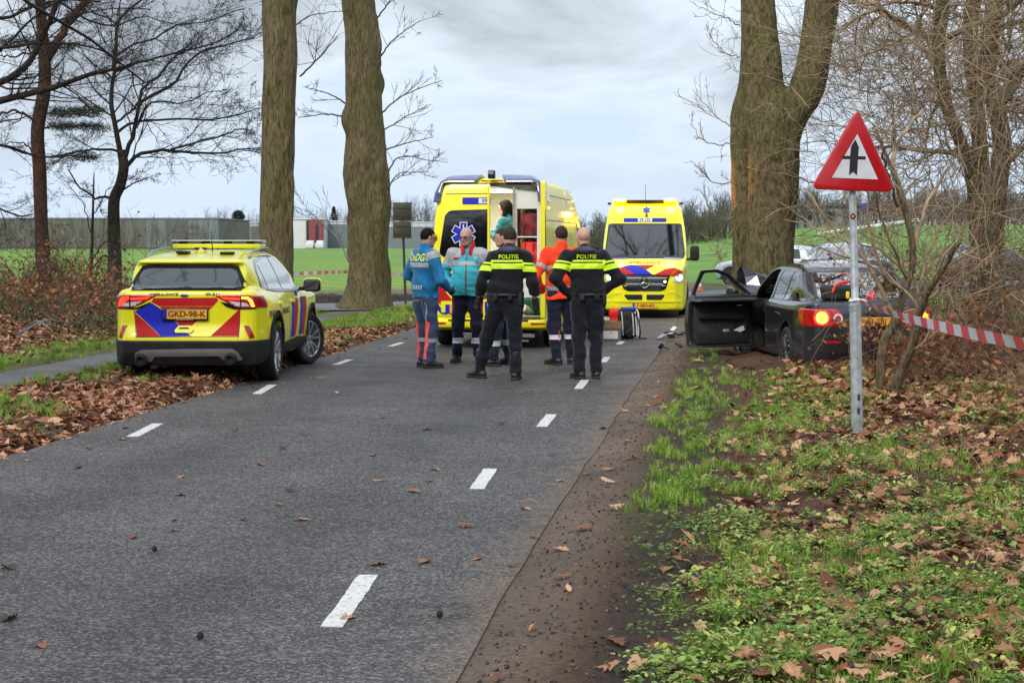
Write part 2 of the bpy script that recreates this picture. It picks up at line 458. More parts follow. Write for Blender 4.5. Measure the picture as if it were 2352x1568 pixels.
# ================================================================ noise
_PERM = np.random.default_rng(3).random((256, 256)).astype(np.float32)
def vnoise(x, y):
    xi = np.floor(x).astype(int); yi = np.floor(y).astype(int); fx = x - xi; fy = y - yi
    fx = fx * fx * (3 - 2 * fx); fy = fy * fy * (3 - 2 * fy)
    g = lambda i, j: _PERM[(xi + i) % 256, (yi + j) % 256]
    return (g(0, 0) * (1 - fx) + g(1, 0) * fx) * (1 - fy) + (g(0, 1) * (1 - fx) + g(1, 1) * fx) * fy
def fbm(x, y, o=4):
    x = np.asarray(x, float); y = np.asarray(y, float); s = 0; a = 0.5; t = 0
    for i in range(o): s = s + a * vnoise(x * 2 ** i + 17.3 * i, y * 2 ** i + 5.1 * i); t += a; a *= 0.5
    return s / t
def sstep(a, b, x):
    t = np.clip((x - a) / (b - a), 0, 1); return t * t * (3 - 2 * t)

# ================================================================ branches
def tubes_from_segments(P0, P1, r0, r1, sides=3):
    d = P1 - P0; d = d / (np.linalg.norm(d, axis=1)[:, None] + 1e-9)
    ref = np.where(np.abs(d[:, 2:3]) < 0.9, np.array([[0, 0, 1.0]]), np.array([[1.0, 0, 0]]))
    u = np.cross(d, ref); u /= np.linalg.norm(u, axis=1)[:, None] + 1e-9; v = np.cross(d, u)
    n = len(P0); V = np.zeros((n, 2, sides, 3), np.float32)
    for j in range(sides):
        a = 2 * math.pi * j / sides; o = math.cos(a) * u + math.sin(a) * v
        V[:, 0, j] = P0 + o * r0[:, None]; V[:, 1, j] = P1 + o * r1[:, None]
    base = (np.arange(n) * 2 * sides)[:, None]
    F = np.concatenate([base + np.array([[j, (j + 1) % sides, sides + (j + 1) % sides, sides + j]]) for j in range(sides)])
    return V.reshape(-1, 3), F
def grow(rng, S, D, L, Rd, nseg, wander=0.18, up=0.0, taper=0.25):
    """walk a batch of branches; returns points (B,n+1,3) and radii"""
    B = len(S); P = np.zeros((B, nseg + 1, 3)); P[:, 0] = S; d = D / (np.linalg.norm(D, axis=1)[:, None] + 1e-9)
    for i in range(nseg):
        d = d + rng.normal(0, wander, (B, 3)) + np.array([0, 0, up])
        d /= np.linalg.norm(d, axis=1)[:, None]
        P[:, i + 1] = P[:, i] + d * (L / nseg)[:, None]
    t = np.linspace(0, 1, nseg + 1)[None]
    return P, Rd[:, None] * (1 - t * (1 - taper))
def fork(rng, P, Rr, L, per, ratio=(0.35, 0.7), ang=(25, 60), flat=0.5, tmin=0.2, rr=0.55, up=0.0):
    """children of a batch of branches"""
    B, n, _ = P.shape; k = int(per * B)
    b = rng.integers(0, B, k) if B * per > 4 else np.arange(k) % B
    w = L[b]; t = tmin + (1 - tmin) * rng.random(k) ** 0.8
    f = t * (n - 1); i = np.minimum(f.astype(int), n - 2); fr = (f - i)[:, None]
    S = P[b, i] * (1 - fr) + P[b, i + 1] * fr; d = P[b, i + 1] - P[b, i]; d /= np.linalg.norm(d, axis=1)[:, None] + 1e-9
    q = rng.normal(0, 1, (k, 3)); q[:, 2] *= flat; q -= d * np.sum(q * d, 1)[:, None]; q /= np.linalg.norm(q, axis=1)[:, None] + 1e-9
    a = np.radians(rng.uniform(*ang, k))[:, None]
    D = d * np.cos(a) + q * np.sin(a) + np.array([0, 0, up])
    Ln = w * rng.uniform(*ratio, k) * (1.15 - 0.6 * t)
    Rn = (Rr[b, i]) * rng.uniform(rr * .8, rr * 1.15, k)
    return S, D, Ln, Rn
class Wood:
    def __init__(s): s.seg = []
    def add(s, P, Rr):
        n = P.shape[1]
        for i in range(n - 1): s.seg.append((P[:, i], P[:, i + 1], Rr[:, i], Rr[:, i + 1]))
    def mesh(s, sides=3):
        a = [np.concatenate([q[i] for q in s.seg]) for i in range(4)]
        return tubes_from_segments(a[0], a[1], a[2], a[3], sides)
    def obj(s, name, m, parent=None, sides=3, **props):
        V, F = s.mesh(sides)
        return mobj(name, V, F, m, parent, angle=None, **props)
def polyline(pts, n):
    """resample and smooth a hand-drawn limb"""
    P = np.array([tuple(p) for p in pts], float); m = len(P)
    if m == 2: return P[0] + (P[1] - P[0]) * np.linspace(0, 1, n)[:, None]
    t = np.linspace(0, m - 1, n); o = []
    Q = np.vstack([2 * P[0] - P[1], P, 2 * P[-1] - P[-2]])
    for x in t:
        i = min(int(x), m - 2); f = x - i; a, b, c, d = Q[i], Q[i + 1], Q[i + 2], Q[i + 3]
        o.append(0.5 * (2 * b + (c - a) * f + (2 * a - 5 * b + 4 * c - d) * f * f + (3 * b - a - 3 * c + d) * f ** 3))
    return np.array(o)
# ================================================================ the lie of the land
def curve_of(pix, z=0.0):
    P = [G(x, y, z) for x, y in pix]; P.sort(key=lambda p: p.y)
    return [p.y for p in P], [p.x for p in P]
_ly, _lx = curve_of([(0, 1053), (295, 959), (519, 891), (743, 820), (938, 757)])
_ry, _rx = curve_of([(1045, 1568), (1172, 1340), (1330, 1090), (1420, 950), (1484, 850), (1530, 790)])
UX = math.tan(R(6.6))
def ext(ys, xs, Y):
    Y = np.asarray(Y, float); r = np.interp(Y, ys, xs)
    r = np.where(Y < ys[0], xs[0] - (ys[0] - Y) * UX, r); return np.where(Y > ys[-1], xs[-1] + (Y - ys[-1]) * UX, r)
def XL(Y): return ext(_ly, _lx, Y)
def XR(Y): return ext(_ry, _rx, Y)
_py, _px = curve_of([(-200, 935), (0, 879), (280, 832), (480, 800)])
_qy, _qx = curve_of([(-200, 893), (0, 847), (277, 798), (480, 768)])
def ext2(ys, xs, Y):
    s = (xs[-1] - xs[0]) / (ys[-1] - ys[0]); Y = np.asarray(Y, float)
    return xs[0] + (Y - ys[0]) * s
def PN(Y): return ext2(_py, _px, Y)       # near edge of the cycle path
def PF(Y): return ext2(_qy, _qx, Y)       # far edge
CROSS = [(-60, 22), (-30, 31), (-14, 38.5), (-4.6, 43.6), (0.5, 48), (6.5, 55), (16, 66), (32, 84), (60, 112)]
_cx = [p[0] for p in CROSS]; _cy = [p[1] for p in CROSS]
def CY(X): return np.interp(X, _cx, _cy)
def hgt(X, Y):
    X = np.asarray(X, float); Y = np.asarray(Y, float)
    tr = X - XR(Y); tl = XL(Y) - X; tp = np.minimum(PN(Y) - X, X - PF(Y))
    near = 1 - sstep(38, 46, Y)
    z = -0.03 + 0.028 * sstep(-0.25, 0.12, tr) * (1 - sstep(38, 46, Y))
    side = np.maximum(sstep(0.0, 0.5, tr), sstep(0.0, 0.35, tl) * (1 - sstep(-0.25, 0.05, tp)))
    b = 0.05 * fbm(X * 1.3, Y * 1.3) + 0.05 * (fbm(X * 5, Y * 5, 3) - 0.4) + 0.035
    z = z + near * side * b
    z = z + near * 0.10 * sstep(1.0, 3.0, tr) * fbm(X * .8 + 9, Y * .8)                # right bank swells a little
    z = z - near * 0.045 * np.exp(-((tr - 0.62 - 0.1 * np.sin(Y)) / 0.16) ** 2)         # wheel rut in the soil
    z = z - near * 0.045 * np.exp(-((tr - 1.25 - 0.1 * np.sin(Y * .7)) / 0.15) ** 2) * (Y > 9)
    z = z + near * 0.05 * sstep(0.0, 0.3, tl) * (1 - sstep(-0.5, -0.1, tp)) * (X > PF(Y))      # leaf bank left
    z = z + 0.30 * sstep(0.5, 3.0, PF(Y) - X) * near * (0.6 + 0.6 * fbm(X * .4, Y * .4))
    dc = np.abs(Y - CY(X)); z = np.where(Y > 38, z - 0.03 + 0.07 * sstep(2.6, 4.5, dc), z)
    z = z + 1.75 * sstep(72, 150, Y) * sstep(4, 18, X) + 1.2 * sstep(60, 100, Y) * sstep(14, 30, X)
    return z

def axis_vals(a):
    out = []
    for lo, hi, n in a: out += list(np.linspace(lo, hi, n, endpoint=False))
    return np.array(out + [a[-1][1]])
gx = axis_vals([(-2500, -300, 12), (-300, -40, 26), (-40, -14, 26), (-14, 7, 176), (7, 40, 60), (40, 300, 26), (300, 2500, 12)])
gy = axis_vals([(-400, -20, 12), (-20, 4, 24), (4, 30, 236), (30, 46, 80), (46, 120, 74), (120, 500, 40), (500, 4500, 14)])
GX, GY = np.meshgrid(gx, gy, indexing='ij')
GZ = hgt(GX, GY)
def zone_col(X, Y):
    tr = X - XR(Y); tl = XL(Y) - X
    soil = np.array([.044, .032, .025]); dirt = np.array([.150, .112, .084]); leafy = np.array([.10, .052, .03])
    grass = np.array([.085, .15, .022]); olive = np.array([.11, .115, .04]); field = np.array([.125, .225, .045])
    n = fbm(X * 2.2, Y * 2.2)[..., None]; n2 = fbm(X * .6 + 4, Y * .6)[..., None]
    c = leafy * (0.6 + 0.8 * n)
    r = lambda a, b, v: sstep(a, b, v)[..., None]
    band = r(-0.3, 0.0, tr) * (1 - r(.35, .75, tr + .3 * n[..., 0]))
    c = c * (1 - band) + (dirt * (0.65 + .7 * n)) * band
    g = r(.5, .65, tr + .25 * n[..., 0]) * (1 - r(.9, 1.2, tr + .3 * n[..., 0])) * r(9, 10, Y)
    g = g * .5; c = c * (1 - g) + (grass * .5 + soil * .6) * g
    s = r(.55, .8, tr + .3 * n[..., 0]) * (1 - r(.95, 1.45, tr + .5 * n[..., 0])) * (1 - g * .7)
    c = c * (1 - s) + soil * (0.7 + .8 * n) * s
    lv = r(0, .3, tl) * r(.42, .55, n2[..., 0] + .15 * r(1.2, 2.0, tl)[..., 0])
    c = c * (1 - .6 * lv) + olive * .6 * lv
    pg = (1 - r(.1, .9, PF(Y) - X)) * r(0, .1, PF(Y) - X)
    c = c * (1 - pg) + olive * pg
    far = r(36, 42, Y)
    gr = np.where(n2 > .5, grass * 1.0, olive)
    c = c * (1 - far) + gr * far
    f2 = r(55, 70, Y) * np.ones_like(n)
    c = c * (1 - f2) + field * (0.75 + .5 * n2) * f2
    return np.clip(c, 0, 1)
ni, nj = GX.shape
V = np.stack([GX, GY, GZ], -1).reshape(-1, 3)
ii, jj = np.meshgrid(np.arange(ni - 1), np.arange(nj - 1), indexing='ij'); b0 = (ii * nj + jj).ravel()
F = np.stack([b0, b0 + nj, b0 + nj + 1, b0 + 1], 1)
def groundmat():
    m = bpy.data.materials.new('ground_soil'); m.use_nodes = True; t = m.node_tree; b = t.nodes['Principled BSDF']
    b.inputs['Roughness'].default_value = .9; b.inputs['Specular IOR Level'].default_value = .2
    a = t.nodes.new('ShaderNodeAttribute'); a.attribute_name = 'albedo'
    g = t.nodes.new('ShaderNodeNewGeometry')
    n = t.nodes.new('ShaderNodeTexNoise'); n.inputs['Scale'].default_value = 34; n.inputs['Detail'].default_value = 8; n.inputs['Roughness'].default_value = .78
    t.links.new(g.outputs['Position'], n.inputs['Vector'])
    mr = t.nodes.new('ShaderNodeMapRange'); t.links.new(n.outputs[0], mr.inputs[0]); mr.inputs[1].default_value = .3; mr.inputs[2].default_value = .7; mr.inputs[3].default_value = .45; mr.inputs[4].default_value = 1.6
    n3 = t.nodes.new('ShaderNodeTexNoise'); n3.inputs['Scale'].default_value = .35; n3.inputs['Detail'].default_value = 4
    t.links.new(g.outputs['Position'], n3.inputs['Vector'])
    m3 = t.nodes.new('ShaderNodeMapRange'); t.links.new(n3.outputs[0], m3.inputs[0]); m3.inputs[1].default_value = .3; m3.inputs[2].default_value = .7; m3.inputs[3].default_value = .8; m3.inputs[4].default_value = 1.2
    mu = t.nodes.new('ShaderNodeMath'); mu.operation = 'MULTIPLY'; t.links.new(mr.outputs[0], mu.inputs[0]); t.links.new(m3.outputs[0], mu.inputs[1])
    hs = t.nodes.new('ShaderNodeHueSaturation'); t.links.new(a.outputs['Color'], hs.inputs['Color']); t.links.new(mu.outputs[0], hs.inputs['Value'])
    t.links.new(hs.outputs[0], b.inputs['Base Color'])
    bp = t.nodes.new('ShaderNodeBump'); bp.inputs['Strength'].default_value = .9; bp.inputs['Distance'].default_value = .03
    t.links.new(n.outputs[0], bp.inputs['Height']); t.links.new(bp.outputs[0], b.inputs['Normal'])
    return m
ground = mobj('ground', V, F, groundmat(), kind='structure', angle=None)
ca = ground.data.attributes.new('albedo', 'FLOAT_COLOR', 'POINT')
cc = zone_col(GX, GY).reshape(-1, 3)
ca.data.foreach_set('color', np.concatenate([cc, np.ones((len(cc), 1))], 1).astype(np.float32).ravel())

# ---------------------------------------------------------------- road
def strip(name, left, right, ys, m, thick=0.03, **props):
    V = []; F = []
    nx = 25
    for y in ys:
        a, b = left(y), right(y)
        for k in range(nx):
            f = k / (nx - 1); x = a + (b - a) * f
            V.append((x, y, 0.0 + 0.02 * (1 - (2 * f - 1) ** 2) * 0))
    n = len(ys)
    for i in range(n - 1):
        for k in range(nx - 1): F.append((i * nx + k, i * nx + k + 1, (i + 1) * nx + k + 1, (i + 1) * nx + k))
    bm = bmesh.new(); vs = [bm.verts.new(v) for v in V]
    for f in F: bm.faces.new([vs[i] for i in f])
    be = [e for e in bm.edges if e.is_boundary]
    g = bmesh.ops.extrude_edge_only(bm, edges=be)
    bmesh.ops.translate(bm, verts=[v for v in g['geom'] if isinstance(v, bmesh.types.BMVert)], vec=(0, 0, -thick))
    return bobj(name, bm, m, angle=30, kind='structure', **props)
def asphaltmat(name, base, lo=.46, hi=2.7, scale=80.0):
    m = bpy.data.materials.new(name); m.use_nodes = True; t = m.node_tree; b = t.nodes['Principled BSDF']
    b.inputs['Specular IOR Level'].default_value = .2
    g = t.nodes.new('ShaderNodeNewGeometry')
    def nz(s, d, r=.6):
        n = t.nodes.new('ShaderNodeTexNoise'); n.inputs['Scale'].default_value = s; n.inputs['Detail'].default_value = d; n.inputs['Roughness'].default_value = r
        t.links.new(g.outputs['Position'], n.inputs['Vector']); return n
    def rng(n, a, c, o, q):
        r = t.nodes.new('ShaderNodeMapRange'); t.links.new(n.outputs[0], r.inputs[0])
        for i, v in enumerate((a, c, o, q)): r.inputs[i + 1].default_value = v
        return r
    vo = t.nodes.new('ShaderNodeTexVoronoi'); vo.inputs['Scale'].default_value = scale; t.links.new(g.outputs['Position'], vo.inputs['Vector'])
    bw = t.nodes.new('ShaderNodeSeparateColor'); t.links.new(vo.outputs['Color'], bw.inputs[0])
    st = t.nodes.new('ShaderNodeMath'); st.operation = 'POWER'; t.links.new(bw.outputs[0], st.inputs[0]); st.inputs[1].default_value = 2.6
    s1 = t.nodes.new('ShaderNodeMapRange'); t.links.new(st.outputs[0], s1.inputs[0]); s1.inputs[3].default_value = lo; s1.inputs[4].default_value = hi
    big = rng(nz(.55, 5), .3, .7, .80, 1.18); mid = rng(nz(7, 5, .65), .3, .7, .84, 1.16)
    m1 = t.nodes.new('ShaderNodeMath'); m1.operation = 'MULTIPLY'; t.links.new(s1.outputs[0], m1.inputs[0]); t.links.new(big.outputs[0], m1.inputs[1])
    m2 = t.nodes.new('ShaderNodeMath'); m2.operation = 'MULTIPLY'; t.links.new(m1.outputs[0], m2.inputs[0]); t.links.new(mid.outputs[0], m2.inputs[1])
    # tracks polished by tyres and fine cracks, both along the road
    ta = t.nodes.new('ShaderNodeAttribute'); ta.attribute_name = 'track'
    tm = t.nodes.new('ShaderNodeMapRange'); t.links.new(ta.outputs['Fac'], tm.inputs[0]); tm.inputs[3].default_value = 1.0; tm.inputs[4].default_value = .80
    cv = t.nodes.new('ShaderNodeTexVoronoi'); cv.feature = 'DISTANCE_TO_EDGE'; cv.inputs['Scale'].default_value = .42
    cm = t.nodes.new('ShaderNodeMapping'); cm.inputs['Scale'].default_value = (1, .55, 1); cn = nz(1.6, 5); ca_ = t.nodes.new('ShaderNodeVectorMath'); ca_.operation = 'ADD'
    t.links.new(g.outputs['Position'], ca_.inputs[0]); t.links.new(cn.outputs['Color'], ca_.inputs[1]); t.links.new(ca_.outputs[0], cm.inputs[0]); t.links.new(cm.outputs[0], cv.inputs['Vector'])
    cr_ = rng(cv, .0, .006, .45, 1.0); cmask = rng(nz(.22, 3), .5, .58, 1, 0)
    cmx = t.nodes.new('ShaderNodeMath'); cmx.operation = 'MAXIMUM'; t.links.new(cr_.outputs[0], cmx.inputs[0]); t.links.new(cmask.outputs[0], cmx.inputs[1])
    m3 = t.nodes.new('ShaderNodeMath'); m3.operation = 'MULTIPLY'; t.links.new(m2.outputs[0], m3.inputs[0]); t.links.new(tm.outputs[0], m3.inputs[1])
    m4 = t.nodes.new('ShaderNodeMath'); m4.operation = 'MULTIPLY'; t.links.new(m3.outputs[0], m4.inputs[0]); t.links.new(cmx.outputs[0], m4.inputs[1])
    hs = t.nodes.new('ShaderNodeHueSaturation'); hs.inputs['Color'].default_value = (*base, 1); t.links.new(m4.outputs[0], hs.inputs['Value'])
    # brown dirt carried on to the edges
    a = t.nodes.new('ShaderNodeAttribute'); a.attribute_name = 'dirt'
    dn = rng(nz(3.5, 7, .72), .36, .64, -.9, .9)
    dm = t.nodes.new('ShaderNodeMath'); dm.operation = 'MULTIPLY_ADD'; dm.use_clamp = True; t.links.new(a.outputs['Fac'], dm.inputs[0]); dm.inputs[1].default_value = 2.2; d2 = t.nodes.new('ShaderNodeMath'); d2.operation = 'MULTIPLY_ADD'; t.links.new(dn.outputs[0], d2.inputs[0]); d2.inputs[1].default_value = .9; d2.inputs[2].default_value = -1.1; t.links.new(d2.outputs[0], dm.inputs[2])
    mx = t.nodes.new('ShaderNodeMixRGB'); t.links.new(dm.outputs[0], mx.inputs[0]); t.links.new(hs.outputs[0], mx.inputs[1]); dp = t.nodes.new('ShaderNodeMath'); dp.operation = 'POWER'; t.links.new(m2.outputs[0], dp.inputs[0]); dp.inputs[1].default_value = .55; dh_ = t.nodes.new('ShaderNodeHueSaturation'); dh_.inputs['Color'].default_value = (.115, .086, .066, 1); t.links.new(dp.outputs[0], dh_.inputs['Value']); t.links.new(dh_.outputs[0], mx.inputs[2])
    t.links.new(mx.outputs[0], b.inputs['Base Color'])
    rr = rng(nz(1.2, 4), .3, .7, .5, .75); t.links.new(rr.outputs[0], b.inputs['Roughness'])
    bp = t.nodes.new('ShaderNodeBump'); bp.inputs['Strength'].default_value = .7; bp.inputs['Distance'].default_value = .006
    t.links.new(vo.outputs['Distance'], bp.inputs['Height']); t.links.new(bp.outputs[0], b.inputs['Normal'])
    return m
M_ASPH = asphaltmat('asphalt', (.070, .0655, .0625))
ys = np.concatenate([np.arange(-20, 4, 3), np.arange(4, 34, .5), np.arange(34, 47.5, 1.5)])
jit = lambda y, s: 0.05 * (fbm(np.array(y * 1.7 + s), np.array(s * 1.0)) - .5)
road = strip('road', lambda y: float(XL(y) + jit(y, 3)), lambda y: float(XR(y) + jit(y, 8)), ys, M_ASPH)
v = np.array([q.co[:] for q in road.data.vertices])
dr = np.maximum(1.0 - np.abs(XR(v[:, 1]) - v[:, 0]) / 0.5, 0.6 * (1 - np.abs(XL(v[:, 1]) - v[:, 0]) / .4)).clip(0, 1)
setattr_pt(road, 'dirt', dr)
fr = (v[:, 0] - XL(v[:, 1])) / (XR(v[:, 1]) - XL(v[:, 1]))
setattr_pt(road, 'track', np.exp(-((fr - .30) / .07) ** 2) + np.exp(-((fr - .68) / .07) ** 2))
M_PATH = asphaltmat('path_asphalt', (.115, .11, .105), .6, 1.7, 60)
path = strip('path', lambda y: float(PF(y)), lambda y: float(PN(y)), np.arange(6, 44, 1.0), M_PATH)
setattr_pt(path, 'dirt', np.full(len(path.data.vertices), .25))
# side road that crosses behind the accident
def xroad():
    V = []; F = []; pts = polyline([(x, y, 0) for x, y in CROSS], 60)
    T = np.gradient(pts, axis=0); T /= np.linalg.norm(T, axis=1)[:, None]
    N = np.stack([-T[:, 1], T[:, 0], 0 * T[:, 0]], 1)
    for p, n in zip(pts, N):
        for k in (-1, -.4, .4, 1):
            q = p + n * 2.3 * k; z = max(float(hgt(q[0], q[1])), -.03) + .05
            V.append((q[0], q[1], z))
    for i in range(len(pts) - 1):
        for k in range(3): F.append((i * 4 + k, i * 4 + k + 1, (i + 1) * 4 + k + 1, (i + 1) * 4 + k))
    return V, F
V, F = xroad()
sr = mobj('road', V, F, asphaltmat('side_road_asphalt', (.14, .14, .15), .7, 1.5, 60), kind='structure')
setattr_pt(sr, 'dirt', np.full(len(sr.data.vertices), .2))
# painted dashes, each its own piece of the road
def paintmat():
    m = mat('road_paint', (.68, .67, .62), .6, var=.0, bump=.4, bscale=120, bdist=.004)
    t = m.node_tree; b = t.nodes['Principled BSDF']
    g = t.nodes.new('ShaderNodeNewGeometry'); n = t.nodes.new('ShaderNodeTexNoise'); n.inputs['Scale'].default_value = 30; n.inputs['Detail'].default_value = 6; n.inputs['Roughness'].default_value = .75
    t.links.new(g.outputs['Position'], n.inputs['Vector'])
    r = t.nodes.new('ShaderNodeValToRGB'); t.links.new(n.outputs[0], r.inputs[0])
    r.color_ramp.elements[0].position = .37; r.color_ramp.elements[0].color = (.2, .2, .19, 1)
    r.color_ramp.elements[1].position = .47; r.color_ramp.elements[1].color = (.58, .57, .53, 1)
    t.links.new(r.outputs[0], b.inputs['Base Color']); return m
M_PAINT = paintmat()
def dash(pix):
    """pix: near end and far end of the centre line in the photograph"""
    a, b = G(*pix[0]), G(*pix[1]); d = (b - a).normalized(); n = Vector((d.y, -d.x, 0)); w = .050
    bm = bmesh.new(); k = 12; L = []; Rr = []
    for i in range(k + 1):
        p = a.lerp(b, i / k); j1, j2 = random.uniform(-.004, .004), random.uniform(-.004, .004)
        L.append(bm.verts.new(p - n * (w + j1) + Vector((0, 0, .005)))); Rr.append(bm.verts.new(p + n * (w + j2) + Vector((0, 0, .005))))
    for i in range(k): bm.faces.new((L[i], Rr[i], Rr[i + 1], L[i + 1]))
    g = bmesh.ops.extrude_edge_only(bm, edges=[e for e in bm.edges if e.is_boundary])
    bmesh.ops.translate(bm, verts=[q for q in g['geom'] if isinstance(q, bmesh.types.BMVert)], vec=(0, 0, -.004))
    bobj('road_marking', bm, M_PAINT, road, smooth=False)
for pix in [((762, 1440), (847, 1321)), ((1095, 1123), (1127, 1077)), ((1244, 980), (1267, 952)), ((1328, 893), (1344, 873)), ((1385, 832), (1395, 820)), ((1421, 791), (1429, 784)),
            ((304, 1003), (363, 973)), ((590, 905), (626, 884)), ((770, 838), (804, 826)), ((898, 795), (924, 787))]:
    dash(pix)
# far dashes and near dashes that go on outside the frame
# ---------------------------------------------------------------- field
def fieldmat():
    m = bpy.data.materials.new('crop_field'); m.use_nodes = True; t = m.node_tree; b = t.nodes['Principled BSDF']
    b.inputs['Roughness'].default_value = .9; b.inputs['Specular IOR Level'].default_value = .1
    g = t.nodes.new('ShaderNodeNewGeometry')
    mp = t.nodes.new('ShaderNodeMapping'); mp.inputs['Rotation'].default_value = (0, 0, R(-19)); t.links.new(g.outputs['Position'], mp.inputs[0])
    sx = t.nodes.new('ShaderNodeSeparateXYZ'); t.links.new(mp.outputs[0], sx.inputs[0])
    nd = t.nodes.new('ShaderNodeTexNoise'); nd.inputs['Scale'].default_value = .25; t.links.new(g.outputs['Position'], nd.inputs['Vector'])
    ad = t.nodes.new('ShaderNodeMath'); ad.operation = 'MULTIPLY_ADD'; t.links.new(nd.outputs[0], ad.inputs[0]); ad.inputs[1].default_value = .5; t.links.new(sx.outputs[0], ad.inputs[2])
    mu = t.nodes.new('ShaderNodeMath'); mu.operation = 'MULTIPLY'; t.links.new(ad.outputs[0], mu.inputs[0]); mu.inputs[1].default_value = 2 * math.pi / 1.5
    sn = t.nodes.new('ShaderNodeMath'); sn.operation = 'SINE'; t.links.new(mu.outputs[0], sn.inputs[0])
    mr = t.nodes.new('ShaderNodeMapRange'); t.links.new(sn.outputs[0], mr.inputs[0]); mr.inputs[1].default_value = .45; mr.inputs[2].default_value = .95; mr.inputs[3].default_value = 0; mr.inputs[4].default_value = .75
    n = t.nodes.new('ShaderNodeTexNoise'); n.inputs['Scale'].default_value = .12; n.inputs['Detail'].default_value = 8; n.inputs['Roughness'].default_value = .65; t.links.new(g.outputs['Position'], n.inputs['Vector'])
    cr = t.nodes.new('ShaderNodeValToRGB'); t.links.new(n.outputs[0], cr.inputs[0])
    cr.color_ramp.elements[0].position = .3; cr.color_ramp.elements[0].color = (.23, .27, .08, 1)
    cr.color_ramp.elements[1].position = .55; cr.color_ramp.elements[1].color = (.14, .26, .045, 1)
    q = cr.color_ramp.elements.new(.42); q.color = (.17, .27, .05, 1)
    mx = t.nodes.new('ShaderNodeMixRGB'); t.links.new(mr.outputs[0], mx.inputs[0]); t.links.new(cr.outputs[0], mx.inputs[1]); mx.inputs[2].default_value = (.14, .155, .06, 1)
    # bare clods along the near edge
    a = t.nodes.new('ShaderNodeAttribute'); a.attribute_name = 'bare'
    n2 = t.nodes.new('ShaderNodeTexNoise'); n2.inputs['Scale'].default_value = 1.6; n2.inputs['Detail'].default_value = 7; n2.inputs['Roughness'].default_value = .7; t.links.new(g.outputs['Position'], n2.inputs['Vector'])
    r2 = t.nodes.new('ShaderNodeMapRange'); t.links.new(n2.outputs[0], r2.inputs[0]); r2.inputs[1].default_value = .35; r2.inputs[2].default_value = .6
    m2 = t.nodes.new('ShaderNodeMath'); m2.operation = 'MULTIPLY_ADD'; t.links.new(a.outputs['Fac'], m2.inputs[0]); m2.inputs[1].default_value = 1.6; 
    sb = t.nodes.new('ShaderNodeMath'); sb.operation = 'SUBTRACT'; sb.inputs[0].default_value = 0; t.links.new(r2.outputs[0], sb.inputs[1])
    m4 = t.nodes.new('ShaderNodeMath'); m4.operation = 'MULTIPLY'; m4.inputs[1].default_value = .8; t.links.new(sb.outputs[0], m4.inputs[0]); t.links.new(m4.outputs[0], m2.inputs[2]); m2.use_clamp = True
    x2 = t.nodes.new('ShaderNodeMixRGB'); t.links.new(m2.outputs[0], x2.inputs[0]); t.links.new(mx.outputs[0], x2.inputs[1]); x2.inputs[2].default_value = (.13, .10, .065, 1)
    t.links.new(x2.outputs[0], b.inputs['Base Color'])
    bp = t.nodes.new('ShaderNodeBump'); bp.inputs['Strength'].default_value = .6; bp.inputs['Distance'].default_value = .12
    t.links.new(n2.outputs[0], bp.inputs['Height']); t.links.new(bp.outputs[0], b.inputs['Normal'])
    return m
fx = np.concatenate([np.linspace(-120, -30, 20), np.linspace(-28, 9, 75)]); fy = np.concatenate([np.linspace(0, 24, 60), np.linspace(26, 330, 60)])
FX, FT = np.meshgrid(fx, fy, indexing='ij'); FY = CY(FX) + 3.2 + FT
FX2 = FX - np.clip(FT, 0, 260) * 0.30
FZ = hgt(FX2, FY) + .04 + .10 * (fbm(FX2 * 1.5, FY * 1.5) - .5) * (1 - sstep(6, 20, FT)) + .12 * np.exp(-((FT - .6) / .5) ** 2)
ni, nj = FX.shape; ii, jj = np.meshgrid(np.arange(ni - 1), np.arange(nj - 1), indexing='ij'); b0 = (ii * nj + jj).ravel()
field = mobj('field', np.stack([FX2, FY, FZ], -1).reshape(-1, 3), np.stack([b0, b0 + nj, b0 + nj + 1, b0 + 1], 1), fieldmat(), kind='structure', angle=None)
setattr_pt(field, 'bare', (1 - sstep(5, 15, FT + 8 * (fbm(FX * .3, FY * .3) - .5))).ravel())
# turned furrow between road and field
M_SOIL = mat('furrow_soil', (.035, .026, .02), .95, var=.5, vscale=12, bump=.8, bscale=14, bdist=.05)
V = []; 
xs = np.linspace(-22, 0.4, 220)
for x in xs:
    y = float(CY(x)) + 3.0
    for k, (dy, dz) in enumerate(((-.3, 0), (-.15, .16), (.1, .22), (.35, .1), (.5, 0))):
        V.append((x, y + dy, .0 + dz * (0.6 + .9 * float(fbm(x * 4, k * 3.3)))))
F = [(i * 5 + k, i * 5 + k + 1, i * 5 + k + 6, i * 5 + k + 5) for i in range(len(xs) - 1) for k in range(4)]
mobj('furrow', V, F, M_SOIL, kind='structure', angle=None)
